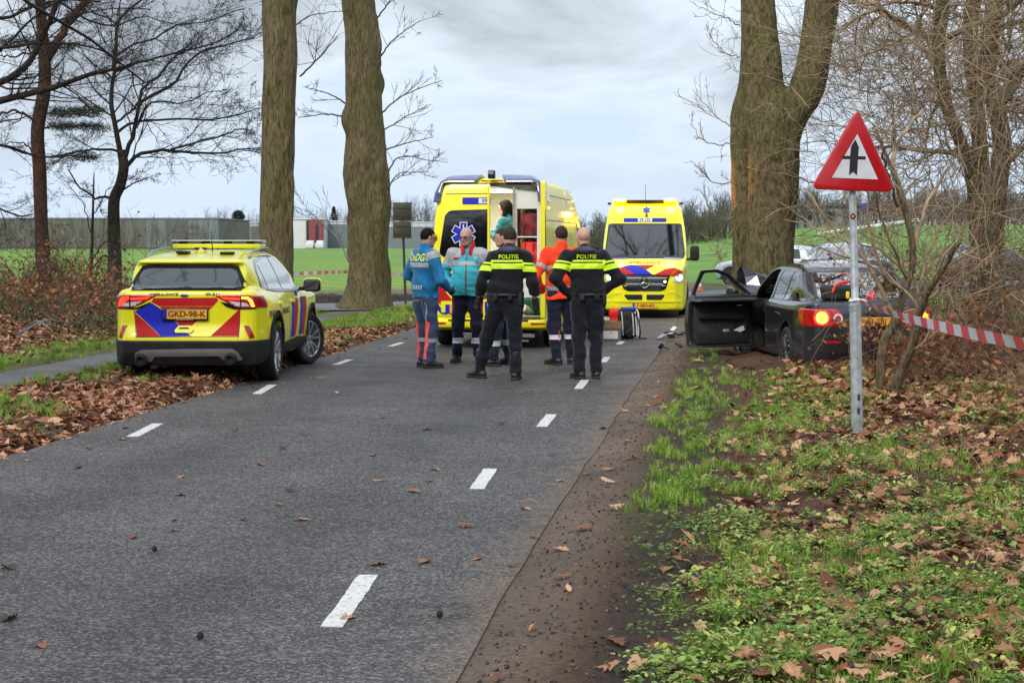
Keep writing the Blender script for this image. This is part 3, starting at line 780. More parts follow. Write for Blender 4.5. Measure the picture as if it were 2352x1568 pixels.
# ================================================================ trees and woody plants
def barkmat(name, c1, c2, c3, vs=(9, 9, 1.6), bump=.9, bscale=5.0, green=None):
    m = bpy.data.materials.new(name); m.use_nodes = True; t = m.node_tree; b = t.nodes['Principled BSDF']
    b.inputs['Roughness'].default_value = .9; b.inputs['Specular IOR Level'].default_value = .2
    g = t.nodes.new('ShaderNodeNewGeometry'); mp = t.nodes.new('ShaderNodeMapping'); mp.inputs['Scale'].default_value = vs
    t.links.new(g.outputs['Position'], mp.inputs[0])
    n = t.nodes.new('ShaderNodeTexNoise'); n.inputs['Scale'].default_value = bscale; n.inputs['Detail'].default_value = 7; n.inputs['Roughness'].default_value = .6; n.inputs['Distortion'].default_value = .7
    t.links.new(mp.outputs[0], n.inputs['Vector'])
    r = t.nodes.new('ShaderNodeValToRGB'); t.links.new(n.outputs[0], r.inputs[0])
    el = r.color_ramp.elements; el[0].position = .36; el[0].color = (*c1, 1); el[1].position = .64; el[1].color = (*c3, 1); k = el.new(.48); k.color = (*c2, 1)
    n2 = t.nodes.new('ShaderNodeTexNoise'); n2.inputs['Scale'].default_value = .9; n2.inputs['Detail'].default_value = 5; t.links.new(g.outputs['Position'], n2.inputs['Vector'])
    r2 = t.nodes.new('ShaderNodeMapRange'); t.links.new(n2.outputs[0], r2.inputs[0]); r2.inputs[1].default_value = .38; r2.inputs[2].default_value = .62; r2.inputs[3].default_value = 0; r2.inputs[4].default_value = .65
    mx = t.nodes.new('ShaderNodeMixRGB'); t.links.new(r2.outputs[0], mx.inputs[0]); t.links.new(r.outputs[0], mx.inputs[1])
    mg = t.nodes.new('ShaderNodeMixRGB'); mg.blend_type = 'MULTIPLY'; mg.inputs[0].default_value = 1; t.links.new(r.outputs[0], mg.inputs[1]); mg.inputs[2].default_value = (*(green or (.84, 1.02, .66)), 1)
    t.links.new(mg.outputs[0], mx.inputs[2])
    t.links.new(mx.outputs[0], b.inputs['Base Color'])
    bp = t.nodes.new('ShaderNodeBump'); bp.inputs['Strength'].default_value = bump; bp.inputs['Distance'].default_value = .05
    t.links.new(n.outputs[0], bp.inputs['Height']); t.links.new(bp.outputs[0], b.inputs['Normal'])
    return m
BK_BIG = barkmat('bark_poplar', (.055, .042, .022), (.12, .094, .052), (.18, .145, .084), bscale=3.2, bump=.6)
BK_TWIN = barkmat('bark_smooth', (.055, .043, .022), (.115, .092, .047), (.18, .148, .085), vs=(5, 5, 2.2), bscale=4, bump=.5)
BK_DARK = barkmat('bark_dark', (.016, .012, .009), (.036, .027, .02), (.07, .053, .04))
BK_PINE = barkmat('bark_pine', (.02, .013, .01), (.055, .032, .022), (.10, .06, .04), green=(1.2, .8, .7))
BK_VINE = barkmat('bark_thicket', (.06, .042, .025), (.145, .108, .066), (.25, .19, .12))
TWIG_D = mat('twig_dark', (.022, .017, .015), .9, var=.3, vscale=3)
TWIG_T = mat('twig_tan', (.26, .19, .115), .85, var=.45, vscale=4)
TWIG_M = mat('twig_brown', (.10, .072, .05), .9, var=.4, vscale=3)
TWIG_G = mat('twig_grey', (.14, .135, .13), .9, var=.3, vscale=2)

def trunk_of(pix, Y, sides=20, lump=.05, seed=1, rows=7, fis=0.0):
    """pix: (y, left, right) outline in the photograph at depth Y"""
    P = []; r = []
    for y, a, b in pix:
        p = A((a + b) / 2, y, Y); q = A(b, y, Y); P.append(p); r.append((q - p).length)
    n = len(P) * rows
    t = np.linspace(0, len(P) - 1, n); P2 = polyline(P, n); r2 = np.interp(t, np.arange(len(r)), r)
    rg = np.random.default_rng(seed); ph = rg.random(40) * 6.28
    def noise(i, a):
        z = P2[i][2]
        return 1 + lump * (np.sin(a * 2 + ph[0] + z * .8) * .5 + np.sin(a * 3 + ph[1] - z * 1.7) * .4 + np.sin(a * 5 + ph[2] + z * 3.1) * .25 + .5 * np.sin(z * 4.3 + ph[3] + 2 * np.sin(a + ph[4])) * .6) + fis * (fbm((a + .6 * math.sin(z * .9)) * 5.0 + seed, z * 1.5 + 0 * a, 3) - .5) + fis * 1.3 * np.maximum(fbm(a * 1.6 + seed, z * 1.1 + 0 * a, 2) - .62, 0) * 6
    V, F, C = sweep_arrays(P2, r2, sides, True, noise)
    return V, F + C, P2, r2
def limb_pts(pix, Y, dY, rng, n=14, jit=.02):
    k = len(pix); dz = np.linspace(0, rng.uniform(-dY, dY), k)
    P = [A(x, y, Y + d) for (x, y), d in zip(pix, dz)]
    P = polyline(P, n); P[1:-1] += rng.normal(0, jit, (n - 2, 3)) * (Y / 40); return P
def make_tree(name, label, cat, Y, trunk_pix, limbs, m_trunk, m_twig, seed, lv=(5, 5, 5), group=None, wiggle=.2, flat=.5, up=.0, rmin=.004, dY=2.0, twig_ratio=(.35, .7), leafy=0, leafmat=None, sides=18, lump=.05, scale2=1.0, trunk_part='trunk', rows=7, fis=0.0, crr=.6, ljit=.02, limb_r=1.0):
    rng = np.random.default_rng(seed)
    V, F, P2, r2 = trunk_of(trunk_pix, Y, sides, lump, seed, rows, fis)
    base = P2[0]
    t = thing(name, label, cat, (base[0], base[1], 0), 0, group)
    off = np.array([base[0], base[1], 0.0])
    mobj(trunk_part, V - off, F, m_trunk, t, angle=None)
    wood = Wood(); s = 4050.0 / Y
    for pix, r0, r1 in limbs:
        P = limb_pts(pix, Y, dY, rng, jit=ljit) - off; n = len(P); rr = np.linspace(r0, r1, n) * limb_r / s
        Vl, Fl, Cl = sweep_arrays(P, rr, 7)
        mobj('limb', Vl, Fl + Cl, m_trunk if r0 > 8 else m_twig, t, angle=None)
        L = np.linalg.norm(np.diff(P, axis=0), axis=1).sum()
        Pb, Rb, Lb = P[None], rr[None], np.array([L * scale2])
        for lev, per in enumerate(lv):
            S, D, Ln, Rn = fork(rng, Pb, Rb, Lb, per * (max(L, 1.5) / 3 if lev == 0 else 1), ratio=twig_ratio, flat=flat, tmin=.12, rr=crr, up=up)
            Rn = np.maximum(Rn, rmin)
            Pb, Rb = grow(rng, S, D, Ln, Rn, 6 if lev < 2 else 4, wiggle, up=.03); Rb = np.maximum(Rb, rmin * .8); Lb = Ln
            wood.add(Pb, Rb)
        if leafy:
            k = rng.integers(0, len(Pb), int(leafy * len(Pb)))
            wood.tips = getattr(wood, 'tips', []) + [Pb[k, -1]]
    if wood.seg: wood.obj('crown', m_twig, t)
    if leafy and leafmat:
        T = np.concatenate(wood.tips); leaf_quads('leaves', T, .05, leafmat, t, rng, kind='stuff')
    return t
def leaf_quads(name, T, size, m, parent, rng, droop=0.3, **props):
    """small folded leaves at given points"""
    n = len(T); a = rng.uniform(0, 6.28, n); d = np.stack([np.cos(a), np.sin(a), rng.uniform(-.9, .5, n) - droop], 1); d /= np.linalg.norm(d, axis=1)[:, None]
    q = rng.normal(0, 1, (n, 3)); q -= d * np.sum(q * d, 1)[:, None]; q /= np.linalg.norm(q, axis=1)[:, None]
    nn = np.cross(d, q); s = (size * rng.uniform(.6, 1.4, n))[:, None]
    V = np.stack([T, T + d * s * .5 + q * s * .3 + nn * s * .08, T + d * s, T + d * s * .5 - q * s * .3 + nn * s * .08], 1).reshape(-1, 3)
    b = (np.arange(n) * 4)[:, None]; F = np.concatenate([b + [[0, 1, 2]], b + [[0, 2, 3]]])
    o = mobj(name, V, F, m, parent, smooth=False, **props); setattr_pt(o, 'rnd', np.repeat(rng.random(n), 4)); return o
LEAF_RUST = rampmat('leaf_rust', [(0, (.12, .04, .02)), (1, (.48, .22, .08)), (.5, (.30, .105, .042)), (.8, (.38, .17, .08))], trans=.25)
LEAF_DULL = rampmat('leaf_dull', [(0, (.04, .02, .012)), (1, (.16, .09, .05)), (.6, (.09, .04, .022))], trans=.2)

# ---- the two big roadside trunks
t1 = make_tree('roadside_tree', 'tall straight olive brown trunk rising behind the yellow car', 'tree', 33.7,
    [(756, 588, 684), (720, 593, 678), (620, 595, 674), (515, 596, 671), (420, 599, 673), (332, 601, 676), (240, 604, 679), (133, 606, 681), (60, 603, 679), (0, 602, 678), (-200, 606, 672), (-420, 610, 668)],
    [([(690, 175), (735, 130), (775, 85)], 2.2, 1), ([(675, 60), (720, 35), (790, 25)], 1.6, .8), ([(640, -300), (740, -420), (860, -620)], 18, 5), ([(640, -330), (540, -450), (420, -600)], 18, 5), ([(640, -400), (640, -600), (660, -800)], 20, 6)],
    BK_BIG, TWIG_M, 11, lv=(6, 6), wiggle=.08, group='trunks along the road', lump=.03, dY=4, sides=72, rows=22, fis=.10, ljit=.006)
t2 = make_tree('roadside_tree', 'tall knobbly mossy trunk with flared foot left of the ambulance', 'tree', 42.5,
    [(716, 774, 903), (700, 784, 898), (672, 793, 892), (610, 800, 891), (545, 801, 892), (492, 801, 898), (445, 795, 894), (398, 789, 891), (340, 793, 884), (281, 795, 880), (210, 795, 876), (140, 794, 873), (70, 790, 868), (0, 783, 859), (-200, 790, 850), (-400, 795, 845)],
    [([(874, 130), (905, 90), (965, 48)], 2, .8), ([(868, 40), (890, 10), (910, -20)], 2, .8), ([(876, 260), (925, 220), (1015, 185)], 2.2, .8), ([(880, 300), (930, 270), (990, 240)], 1.8, .8), ([(885, 345), (930, 330), (995, 315)], 2.2, .8), ([(888, 400), (920, 360), (1000, 370)], 2, .8), ([(890, 440), (915, 400), (985, 395)], 1.6, .7),
     ([(797, 240), (760, 218), (700, 200)], 2, .8), ([(797, 270), (750, 262), (690, 270)], 2.2, .8), ([(800, 600), (770, 540), (700, 480)], 2, .8), ([(820, -300), (930, -420), (1080, -560)], 18, 5), ([(820, -330), (720, -450), (600, -600)], 18, 5)],
    BK_BIG, TWIG_G, 12, lv=(11, 6), wiggle=.07, group='trunks along the road', lump=.06, dY=3, twig_ratio=(.25, .5), sides=72, rows=18, fis=.12, ljit=.006, rmin=.006, up=.15)

# ---- the forked tree the black car ran into
def twin():
    Y = 27.6
    t = thing('forked_tree', 'massive forked tree with several stems standing in front of the crashed black car', 'tree', tuple(A(1765, 795, Y)[:2]) + (0,))
    off = np.array(t.location)
    specs = [('trunk', [(800, 1690, 1850), (770, 1700, 1838), (700, 1706, 1826), (620, 1709, 1822), (551, 1711, 1824), (480, 1715, 1829), (422, 1718, 1836), (360, 1720, 1838), (316, 1722, 1838), (262, 1730, 1838), (232, 1748, 1828)], Y, 24, .03),
             ('stem', [(420, 1722, 1800), (330, 1716, 1800), (260, 1706, 1806), (200, 1702, 1800), (140, 1700, 1795), (70, 1699, 1788), (0, 1698, 1782), (-150, 1690, 1765), (-400, 1670, 1735)], Y + .05, 18, .03),
             ('stem', [(420, 1750, 1828), (330, 1758, 1836), (270, 1782, 1858), (215, 1806, 1890), (170, 1822, 1903), (120, 1836, 1912), (70, 1842, 1920), (0, 1849, 1931), (-150, 1880, 1950), (-400, 1960, 2020)], Y - .05, 18, .03),
             ('stem', [(800, 1672, 1760), (700, 1677, 1752), (551, 1680, 1750), (422, 1678, 1748), (330, 1677, 1752), (265, 1676, 1756), (200, 1694, 1760), (130, 1700, 1760)], Y + .55, 16, .035)]
    f = Sdf(.032)
    for nm, pix, y, sd, lp in specs:
        V, F, P2, r2 = trunk_of(pix, y, 8, .0, 1, 4)
        for i in range(len(P2) - 1): f.cap(P2[i] - off, P2[i + 1] - off, r2[i] - .015, r2[i + 1] - .015, .02)
    D, lo, ax = f.fill(0.0, .1); V, F = surfnet(D, lo, f.h, 7)
    a_ = np.arctan2(V[:, 1], V[:, 0] - .05 * V[:, 2]); rr_ = np.hypot(V[:, 0], V[:, 1])[:, None] + .01
    dsp = .05 * (fbm(a_ * 4.5 + .5 * np.sin(V[:, 2]), V[:, 2] * 1.3, 3) - .5) + .10 * np.maximum(fbm(a_ * 1.7 + 5, V[:, 2] * .9, 2) - .60, 0) + .035 * (fbm(a_ * 2 + 9, V[:, 2] * 3.5, 3) - .5)
    c_ = np.stack([V[:, 0] * 0, V[:, 1] * 0], 1); V[:, :2] += V[:, :2] / rr_ * dsp[:, None]
    mobj('trunk', V, F, BK_TWIN, t, angle=None)
    rng = np.random.default_rng(5); wood = Wood(); s = 4050 / Y
    limbs = [([(1690, 300), (1640, 262), (1592, 205)], 1.6, .7), ([(1690, 330), (1630, 330), (1585, 285)], 1.6, .7), ([(1690, 420), (1640, 420), (1605, 380)], 1.4, .7), ([(1700, 60), (1660, 40), (1605, 20)], 1.4, .7), ([(1700, 130), (1660, 120), (1630, 80)], 1.4, .7),
             ([(1860, 250), (1800, 190), (1710, 170)], 1.6, .8), ([(1850, 300), (1780, 240), (1720, 260)], 1.6, .8), ([(1880, 420), (1800, 400), (1715, 385)], 1.8, .8), ([(1890, 470), (1800, 480), (1710, 530)], 1.8, .8), ([(1870, 520), (1800, 470), (1730, 440)], 1.6, .8), ([(1870, 350), (1780, 350), (1700, 420)], 1.5, .8),
             ([(1690, 470), (1650, 540), (1625, 560)], 1.4, .6), ([(1690, 520), (1650, 580), (1660, 600)], 1.4, .6), ([(1690, 500), (1640, 500), (1612, 440)], 1.3, .6)]
    t1_, t2_ = A(1703, -380, Y), A(1990, -380, Y - .05); V_ = Vector
    big = [([t1_, V_((2.9, 31, 9.6)), V_((2.4, 35.5, 11.0))], 34, 8), ([t1_, V_((3.6, 30, 9.8)), V_((3.4, 35, 11.5)), V_((3.3, 39, 12.0))], 26, 8), ([t2_, V_((6.5, 26, 10)), V_((8.5, 25, 12))], 30, 8), ([t2_, V_((5.2, 30, 10)), V_((4.3, 36, 11))], 28, 8), ([t1_, V_((1.6, 26, 9.6)), V_((-.5, 25, 11))], 26, 8)]
    for pix, r0, r1 in limbs + big:
        P = (limb_pts(pix, Y - (.75 if pix[0][0] > 1800 else 0), 1.2, rng) if r0 < 5 else polyline(pix, 14)) - off; rr = np.linspace(r0, r1, len(P)) / s
        Vl, Fl, Cl = sweep_arrays(P, rr, 6); mobj('limb', Vl, Fl + Cl, TWIG_T if r0 < 5 else BK_TWIN, t, angle=None)
        L = np.array([np.linalg.norm(np.diff(P, axis=0), axis=1).sum()]); Pb, Rb = P[None], rr[None]
        for per in ((7, 3) if r0 < 5 else (14, 6, 4)):
            S, D, Ln, Rn = fork(rng, Pb, Rb, L, per, ratio=(.25, .6), flat=.9, rr=.6, up=.12); Rn = np.maximum(Rn, .0045)
            Pb, Rb = grow(rng, S, D, Ln, Rn, 5, .16, up=.09); L = Ln; wood.add(Pb, np.maximum(Rb, .0035))
    wood.obj('crown', TWIG_T, t)
    return t
twin_tree = twin()

# ---- dark trees on the left
M_NEED = mat('pine_needles', (.016, .026, .014), .8, var=.5, vscale=6)
pine = make_tree('pine_tree', 'pine with reddish upper trunk and dark needle sprays at the far left', 'tree', 40,
    [(735, 82, 132), (690, 86, 124), (600, 82, 116), (515, 80, 110), (450, 77, 108), (382, 75, 106), (299, 71, 102), (216, 85, 116), (166, 89, 117), (116, 87, 114), (33, 82, 106), (-60, 78, 100), (-250, 78, 96)],
    [([(108, 138), (139, 86), (166, 33), (206, 0), (250, -60)], 10, 7), ([(100, 300), (60, 265), (20, 255), (-30, 280)], 3.5, 2.5), ([(100, 262), (160, 262), (232, 252)], 2.5, 1.5), ([(100, 295), (170, 290), (240, 292)], 2.2, 1.2), ([(95, 100), (50, 95), (5, 105)], 2.5, 1.5), ([(95, 120), (30, 130), (-20, 125)], 2.5, 1.5), ([(85, 380), (60, 330), (10, 335)], 2.5, 1)],
    BK_PINE, TWIG_D, 21, lv=(5, 4), wiggle=.22, flat=.5, lump=.03, dY=1.5)
def needles(parent, pix, Y, n, rng, rpx):
    s = 4050 / Y; off = np.array(parent.location); C = []
    for (x, y) in pix: C.append(np.array(A(x, y, Y)) + rng.normal(0, 1, (n, 3)) * np.array([rpx[0], rpx[0], rpx[1]]) / s)
    T = np.concatenate(C) - off; k = len(T)
    d = rng.normal(0, 1, (k, 3)); d[:, 2] = np.abs(d[:, 2]) * .7; d /= np.linalg.norm(d, axis=1)[:, None]; L = rng.uniform(.06, .13, k)[:, None]
    V, F = tubes_from_segments(T, T + d * L, np.full(k, .008), np.full(k, .002), 3)
    return V, F
rg = np.random.default_rng(4)
vf = [needles(pine, [(x, 258 + 4 * math.sin(x)) for x in range(122, 238, 9)], 40, 75, rg, (8, 6)), needles(pine, [(x, 292 + 6 * math.sin(x * 2)) for x in range(118, 245, 11)], 40, 60, rg, (8, 4)),
      needles(pine, [(x, 100 + 8 * math.sin(x)) for x in range(0, 92, 8)], 40, 70, rg, (9, 8)), needles(pine, [(x, 108) for x in range(120, 175, 10)], 40, 50, rg, (10, 6)), needles(pine, [(x, 362) for x in range(178, 220, 8)], 40, 60, rg, (7, 6))]
o = 0; VV = []; FF = []
for V, F in vf: VV.append(V); FF.append(F + o); o += len(V)
mobj('needles', np.concatenate(VV), np.concatenate(FF), M_NEED, pine, angle=None, kind='stuff')

beech_limbs = [([(277, 352), (266, 299), (256, 249), (254, 206), (262, 173), (264, 133), (269, 83), (274, 43), (309, 13), (345, -15)], 9, 3),
    ([(284, 372), (295, 335), (309, 299), (319, 249), (332, 199), (365, 173), (395, 133), (440, 100)], 8, 2.5), ([(320, 236), (352, 216), (392, 196), (428, 149), (465, 120), (531, 100), (585, 88)], 5.5, 1.8),
    ([(286, 392), (299, 372), (319, 355), (359, 347), (415, 347), (498, 354), (548, 344), (601, 340)], 8, 1.6), ([(392, 343), (465, 324), (518, 309), (545, 297), (580, 300)], 4, 1.5),
    ([(269, 305), (299, 286), (342, 276), (415, 274), (475, 276), (545, 264), (604, 246)], 5, 1.5), ([(266, 282), (299, 256), (320, 232)], 4, 3), ([(277, 349), (230, 342), (199, 345), (116, 359), (66, 355), (0, 332)], 4.5, 2),
    ([(262, 455), (230, 452), (216, 455), (179, 422), (156, 388)], 5, 2), ([(284, 435), (310, 420), (339, 408)], 3, 1.2), ([(264, 165), (319, 144), (395, 123), (491, 100), (545, 70)], 5, 1.8), ([(258, 180), (232, 168), (150, 190), (90, 205)], 4, 2),
    ([(264, 130), (300, 105), (360, 85), (400, 60), (470, 50), (560, 20)], 4, 1.5), ([(272, 60), (240, 40), (200, 30), (150, 40)], 3.5, 1.5), ([(309, 299), (350, 235), (420, 238), (470, 215), (520, 205)], 3.5, 1.2)]
beech = make_tree('beech_tree', 'dark bare tree spreading layered branches behind the yellow car', 'tree', 42,
    [(720, 240, 290), (690, 246, 282), (600, 247, 279), (515, 247, 276), (458, 250, 276), (425, 264, 289), (382, 272, 296), (345, 268, 288)],
    beech_limbs, BK_DARK, TWIG_D, 31, lv=(14, 8, 5), crr=.42, limb_r=.72, ljit=.012, wiggle=.2, flat=.35, up=.02, dY=1.8, rmin=.0038, leafy=.12, leafmat=LEAF_DULL, twig_ratio=(.3, .6))
left = make_tree('beech_tree', 'dark limbs of a bare tree reaching in from beyond the left edge', 'tree', 33,
    [(800, -260, -180), (600, -250, -190), (300, -245, -195), (0, -240, -195), (-300, -235, -200)],
    [([(-215, 340), (-100, 270), (0, 232), (116, 203), (232, 166), (300, 148)], 20, 4), ([(-215, 250), (-90, 215), (0, 190), (60, 150), (95, 95), (130, 0), (170, -80)], 16, 8), ([(-215, 180), (-100, 130), (0, 112), (120, 100), (220, 110), (280, 140)], 9, 2), ([(-215, 480), (-100, 430), (0, 480), (40, 494), (74, 492)], 6, 2),
     ([(-215, 420), (-100, 350), (0, 332), (66, 355), (116, 362), (200, 350)], 8, 2), ([(-215, 30), (-100, 20), (0, 45), (80, 15), (150, 0), (230, 5)], 9, 3), ([(0, 118), (100, 25), (220, -40)], 5, 3), ([(130, 0), (200, 45), (260, 60), (330, 40), (420, 60)], 5, 1.5), ([(-60, 300), (0, 280), (60, 270), (110, 255)], 4, 1.2)],
    BK_DARK, TWIG_D, 32, lv=(14, 8, 5), crr=.34, limb_r=.62, ljit=.012, wiggle=.2, flat=.4, dY=1.5, rmin=.003, twig_ratio=(.28, .55))
sap = make_tree('sapling', 'thin bare sapling standing between the two dark trees', 'tree', 39,
    [(725, 203, 214), (640, 204, 213), (560, 208, 215), (500, 210, 216), (430, 213, 217), (395, 215, 217)],
    [([(210, 600), (240, 560), (262, 555)], 2, 1), ([(211, 540), (190, 470), (160, 430)], 1.5, .8), ([(214, 500), (240, 450), (270, 420)], 1.5, .8), ([(210, 620), (235, 590), (275, 585)], 2, 1)],
    BK_DARK, TWIG_D, 33, lv=(6, 4), wiggle=.18, rmin=.004)

# ---- the tangle on the right
def Z7(x, y): return (1562 + x / 2.844, y / 2.844)
def Z6(x, y): return (1791.6 + x / 2.626, 413 + y / 2.626)
def tl(pts, f): return [f(*p) for p in pts]
def tk(pts, f, r):
    o = []
    for x, y in pts:
        X, Yp = f(x, y); o.append((Yp, X - r, X + r))
    return o
GR = 'vine covered trees in the thicket'
make_tree('thicket_tree', 'leaning thicket tree with pale vines, nearest the road sign', 'tree', 26,
    [(800, 2226, 2262)] + tk([(1930, 1568), (1920, 1300), (1880, 1050), (1800, 850), (1740, 680), (1700, 480), (1690, 300), (1720, -20), (1730, -250)], Z7, 15),
    [(tl([(1690, 320), (1600, 330), (1480, 260), (1300, 330), (1050, 400)], Z7), 4, 1.2), (tl([(1690, 250), (1480, 170), (1280, 30), (1180, -30)], Z7), 8, 5), (tl([(1480, 170), (1280, 60), (1060, 200), (1000, 280)], Z7), 5, 2), (tl([(1720, 60), (1560, 20), (1400, 10)], Z7), 6, 3), (tl([(1700, 540), (1600, 620), (1480, 660), (1400, 640)], Z7), 3, 1),
     (tl([(1880, 1050), (1760, 1000), (1620, 985), (1450, 970), (1290, 960)], Z7), 6, 4.5), (tl([(1390, 960), (1400, 880), (1400, 800)], Z7), 3.5, 2), (tl([(1750, 640), (1680, 680), (1640, 780), (1600, 930)], Z7), 5, 2.5), (tl([(1690, 300), (1900, 170), (2100, 100), (2250, -20)], Z7), 8, 5)],
    BK_VINE, TWIG_T, 41, lv=(13, 7, 4), wiggle=.2, flat=1.0, rmin=.0035, dY=1.5, group=GR, lump=.1, sides=12)
make_tree('thicket_tree', 'middle thicket tree with thick straight stem behind the tangle of vines', 'tree', 27.5,
    [(790, 2262, 2300)] + tk([(2000, 1568), (1970, 1100), (1950, 800), (1930, 600), (1900, 400), (1900, 150), (1920, -50)], Z7, 18),
    [(tl([(1900, 300), (2050, 200), (2250, 130)], Z7), 9, 6), (tl([(1940, 700), (1850, 600), (1700, 590), (1560, 580)], Z7), 3, 1.5), (tl([(1900, 160), (1780, 90), (1600, 100), (1450, 90)], Z7), 4, 1.5), (tl([(1930, 560), (2030, 610), (2150, 600), (2250, 450)], Z7), 12, 10)],
    BK_VINE, TWIG_M, 42, lv=(13, 7, 4), wiggle=.2, flat=1.0, rmin=.0035, dY=1.5, group=GR, lump=.1, sides=12)
make_tree('thicket_tree', 'gnarled thicket tree closest to the right edge, wrapped in vines', 'tree', 25.5,
    [(810, 2272, 2318)] + tk([(2050, 1568), (2080, 1200), (2100, 950), (2060, 700), (2010, 500), (2030, 250), (2060, 0), (2080, -200)], Z7, 21),
    [(tl([(2060, 690), (2150, 600), (2260, 440)], Z7), 14, 12), (tl([(2030, 300), (1900, 260), (1780, 260), (1650, 330)], Z7), 4, 1.5), (tl([(2100, 950), (1950, 960), (1850, 1010)], Z7), 4, 2), (tl([(2080, 1200), (1980, 1150), (1850, 1020)], Z7), 4, 2), (tl([(2040, 100), (1850, 40), (1650, 60)], Z7), 5, 2), (tl([(2090, 1100), (2200, 1020), (2300, 900)], Z7), 7, 5)],
    BK_VINE, TWIG_T, 43, lv=(13, 7, 4), wiggle=.2, flat=1.0, rmin=.0035, dY=1.5, group=GR, lump=.12, sides=12)
# bush by the sign
make_tree('bush', 'many stemmed bare bush growing right behind the road sign', 'bush', 18,
    tk([(600, 1345), (605, 1200), (620, 1000), (655, 920), (690, 850)], Z6, 11) + tk([(740, 700), (790, 560), (800, 400), (760, 200), (700, 0)], Z6, 8) + [(380, 2040, 2050), (300, 2010, 2016)],
    [(tl([(660, 1345), (740, 1130), (800, 980), (850, 780), (900, 650), (1000, 500), (1080, 380)], Z6), 14, 5), (tl([(700, 850), (640, 720), (560, 560), (420, 400), (330, 300), (230, 170), (150, 60)], Z6), 6, 2), (tl([(720, 1000), (700, 900), (720, 780), (740, 700)], Z6), 9, 7), (tl([(800, 450), (850, 250), (900, 100), (1050, -100)], Z6), 6, 3),
     (tl([(700, 650), (620, 550), (540, 300), (520, 60), (480, -100)], Z6), 4, 2), (tl([(770, 600), (700, 450), (600, 200), (560, 0)], Z6), 4, 2), (tl([(740, 700), (650, 600), (500, 500), (300, 430), (80, 360)], Z6), 3, 1), (tl([(650, 740), (500, 640), (450, 500), (200, 280), (20, 240)], Z6), 3, 1), (tl([(830, 700), (860, 560), (960, 300), (1100, 120)], Z6), 3.5, 1.2), (tl([(700, 0), (690, -160), (760, -300), (860, -420)], Z6), 6, 4),
     (tl([(1380 * .92 - 560, 160), (640, -60), (620, -200)], Z6), 4, 2), (tl([(760, 560), (600, 420), (480, 380), (340, 250), (150, 150)], Z6), 3, 1), (tl([(860, 740), (1000, 640), (1150, 560), (1300, 420)], Z6), 3, 1.2)],
    BK_VINE, TWIG_T, 44, lv=(8, 4, 3), wiggle=.2, flat=1.0, rmin=.0025, dY=1.2, lump=.08, sides=12, up=.05, twig_ratio=(.25, .55))

# hanging vines and long bare shoots between the thicket trees: nobody could count them
def tangle(name, n, X0, X1, Y0, Y1, z0, z1, L, up, seed, m, r=.004, lean=(-.25, 0, .9), leaf=0, leafmat=None, lsize=.06, fk=5, wand=.2, **props):
    rng = np.random.default_rng(seed)
    S = np.stack([rng.uniform(X0, X1, n), rng.uniform(Y0, Y1, n), np.zeros(n)], 1); S[:, 2] = hgt(S[:, 0], S[:, 1]) + rng.uniform(z0, z1, n)
    D = rng.normal(0, .45, (n, 3)) + np.array(lean)
    Ln = rng.uniform(.4, 1.0, n) * L; P, Rr = grow(rng, S, D, Ln, rng.uniform(.8, 2.0, n) * r, 8, wand, up=up)
    w = Wood(); w.add(P, np.maximum(Rr, r * .6)); tips = [P[:, -1], P[:, 4], P[:, 6]]
    S, D, L2, R2 = fork(rng, P, Rr, Ln, fk, ratio=(.15, .4), flat=1); P, Rr = grow(rng, S, D, L2, np.maximum(R2, r * .6), 4, wand, up=up)
    w.add(P, np.maximum(Rr, r * .5)); o = w.obj(name, m, kind='stuff', **props)
    tips += [P[:, -1], P[:, 2], P[:, 3]]
    if leaf:
        T = np.concatenate(tips); T = T[rng.random(len(T)) < leaf]
        leaf_quads(name + '_leaves', T, lsize, leafmat, None, rng, kind='stuff')
    return o
tangle('vine_tangle', 620, 5.2, 9.4, 24, 32, 3.0, 6.8, 2.6, .02, 59, TWIG_T, r=.006, lean=(-.5, -.1, .3), fk=7, wand=.18)
tangle('vine_tangle', 900, 5.6, 9.4, 20, 30, .3, 5.8, 3.2, -.02, 51, TWIG_T, r=.006, lean=(-.25, -.2, -.35), fk=6, wand=.2)
tangle('undergrowth', 520, 4.9, 10.5, 17.5, 27, 0, .1, 1.9, -.03, 52, TWIG_M, r=.004, lean=(-.5, -.1, .7), leaf=.22, leafmat=LEAF_RUST, lsize=.075, fk=6)
tangle('undergrowth', 200, 4.2, 6.6, 19, 22, 0, .1, .9, -.02, 53, TWIG_M, r=.003, lean=(-.2, 0, .8), leaf=.35, leafmat=LEAF_RUST, lsize=.08, fk=6)
tangle('undergrowth', 200, 4.6, 7.5, 13.5, 18, 0, .05, 1.1, -.05, 54, TWIG_T, r=.003, lean=(-.6, -.2, .45), leaf=.08, leafmat=LEAF_RUST, lsize=.07, fk=4)
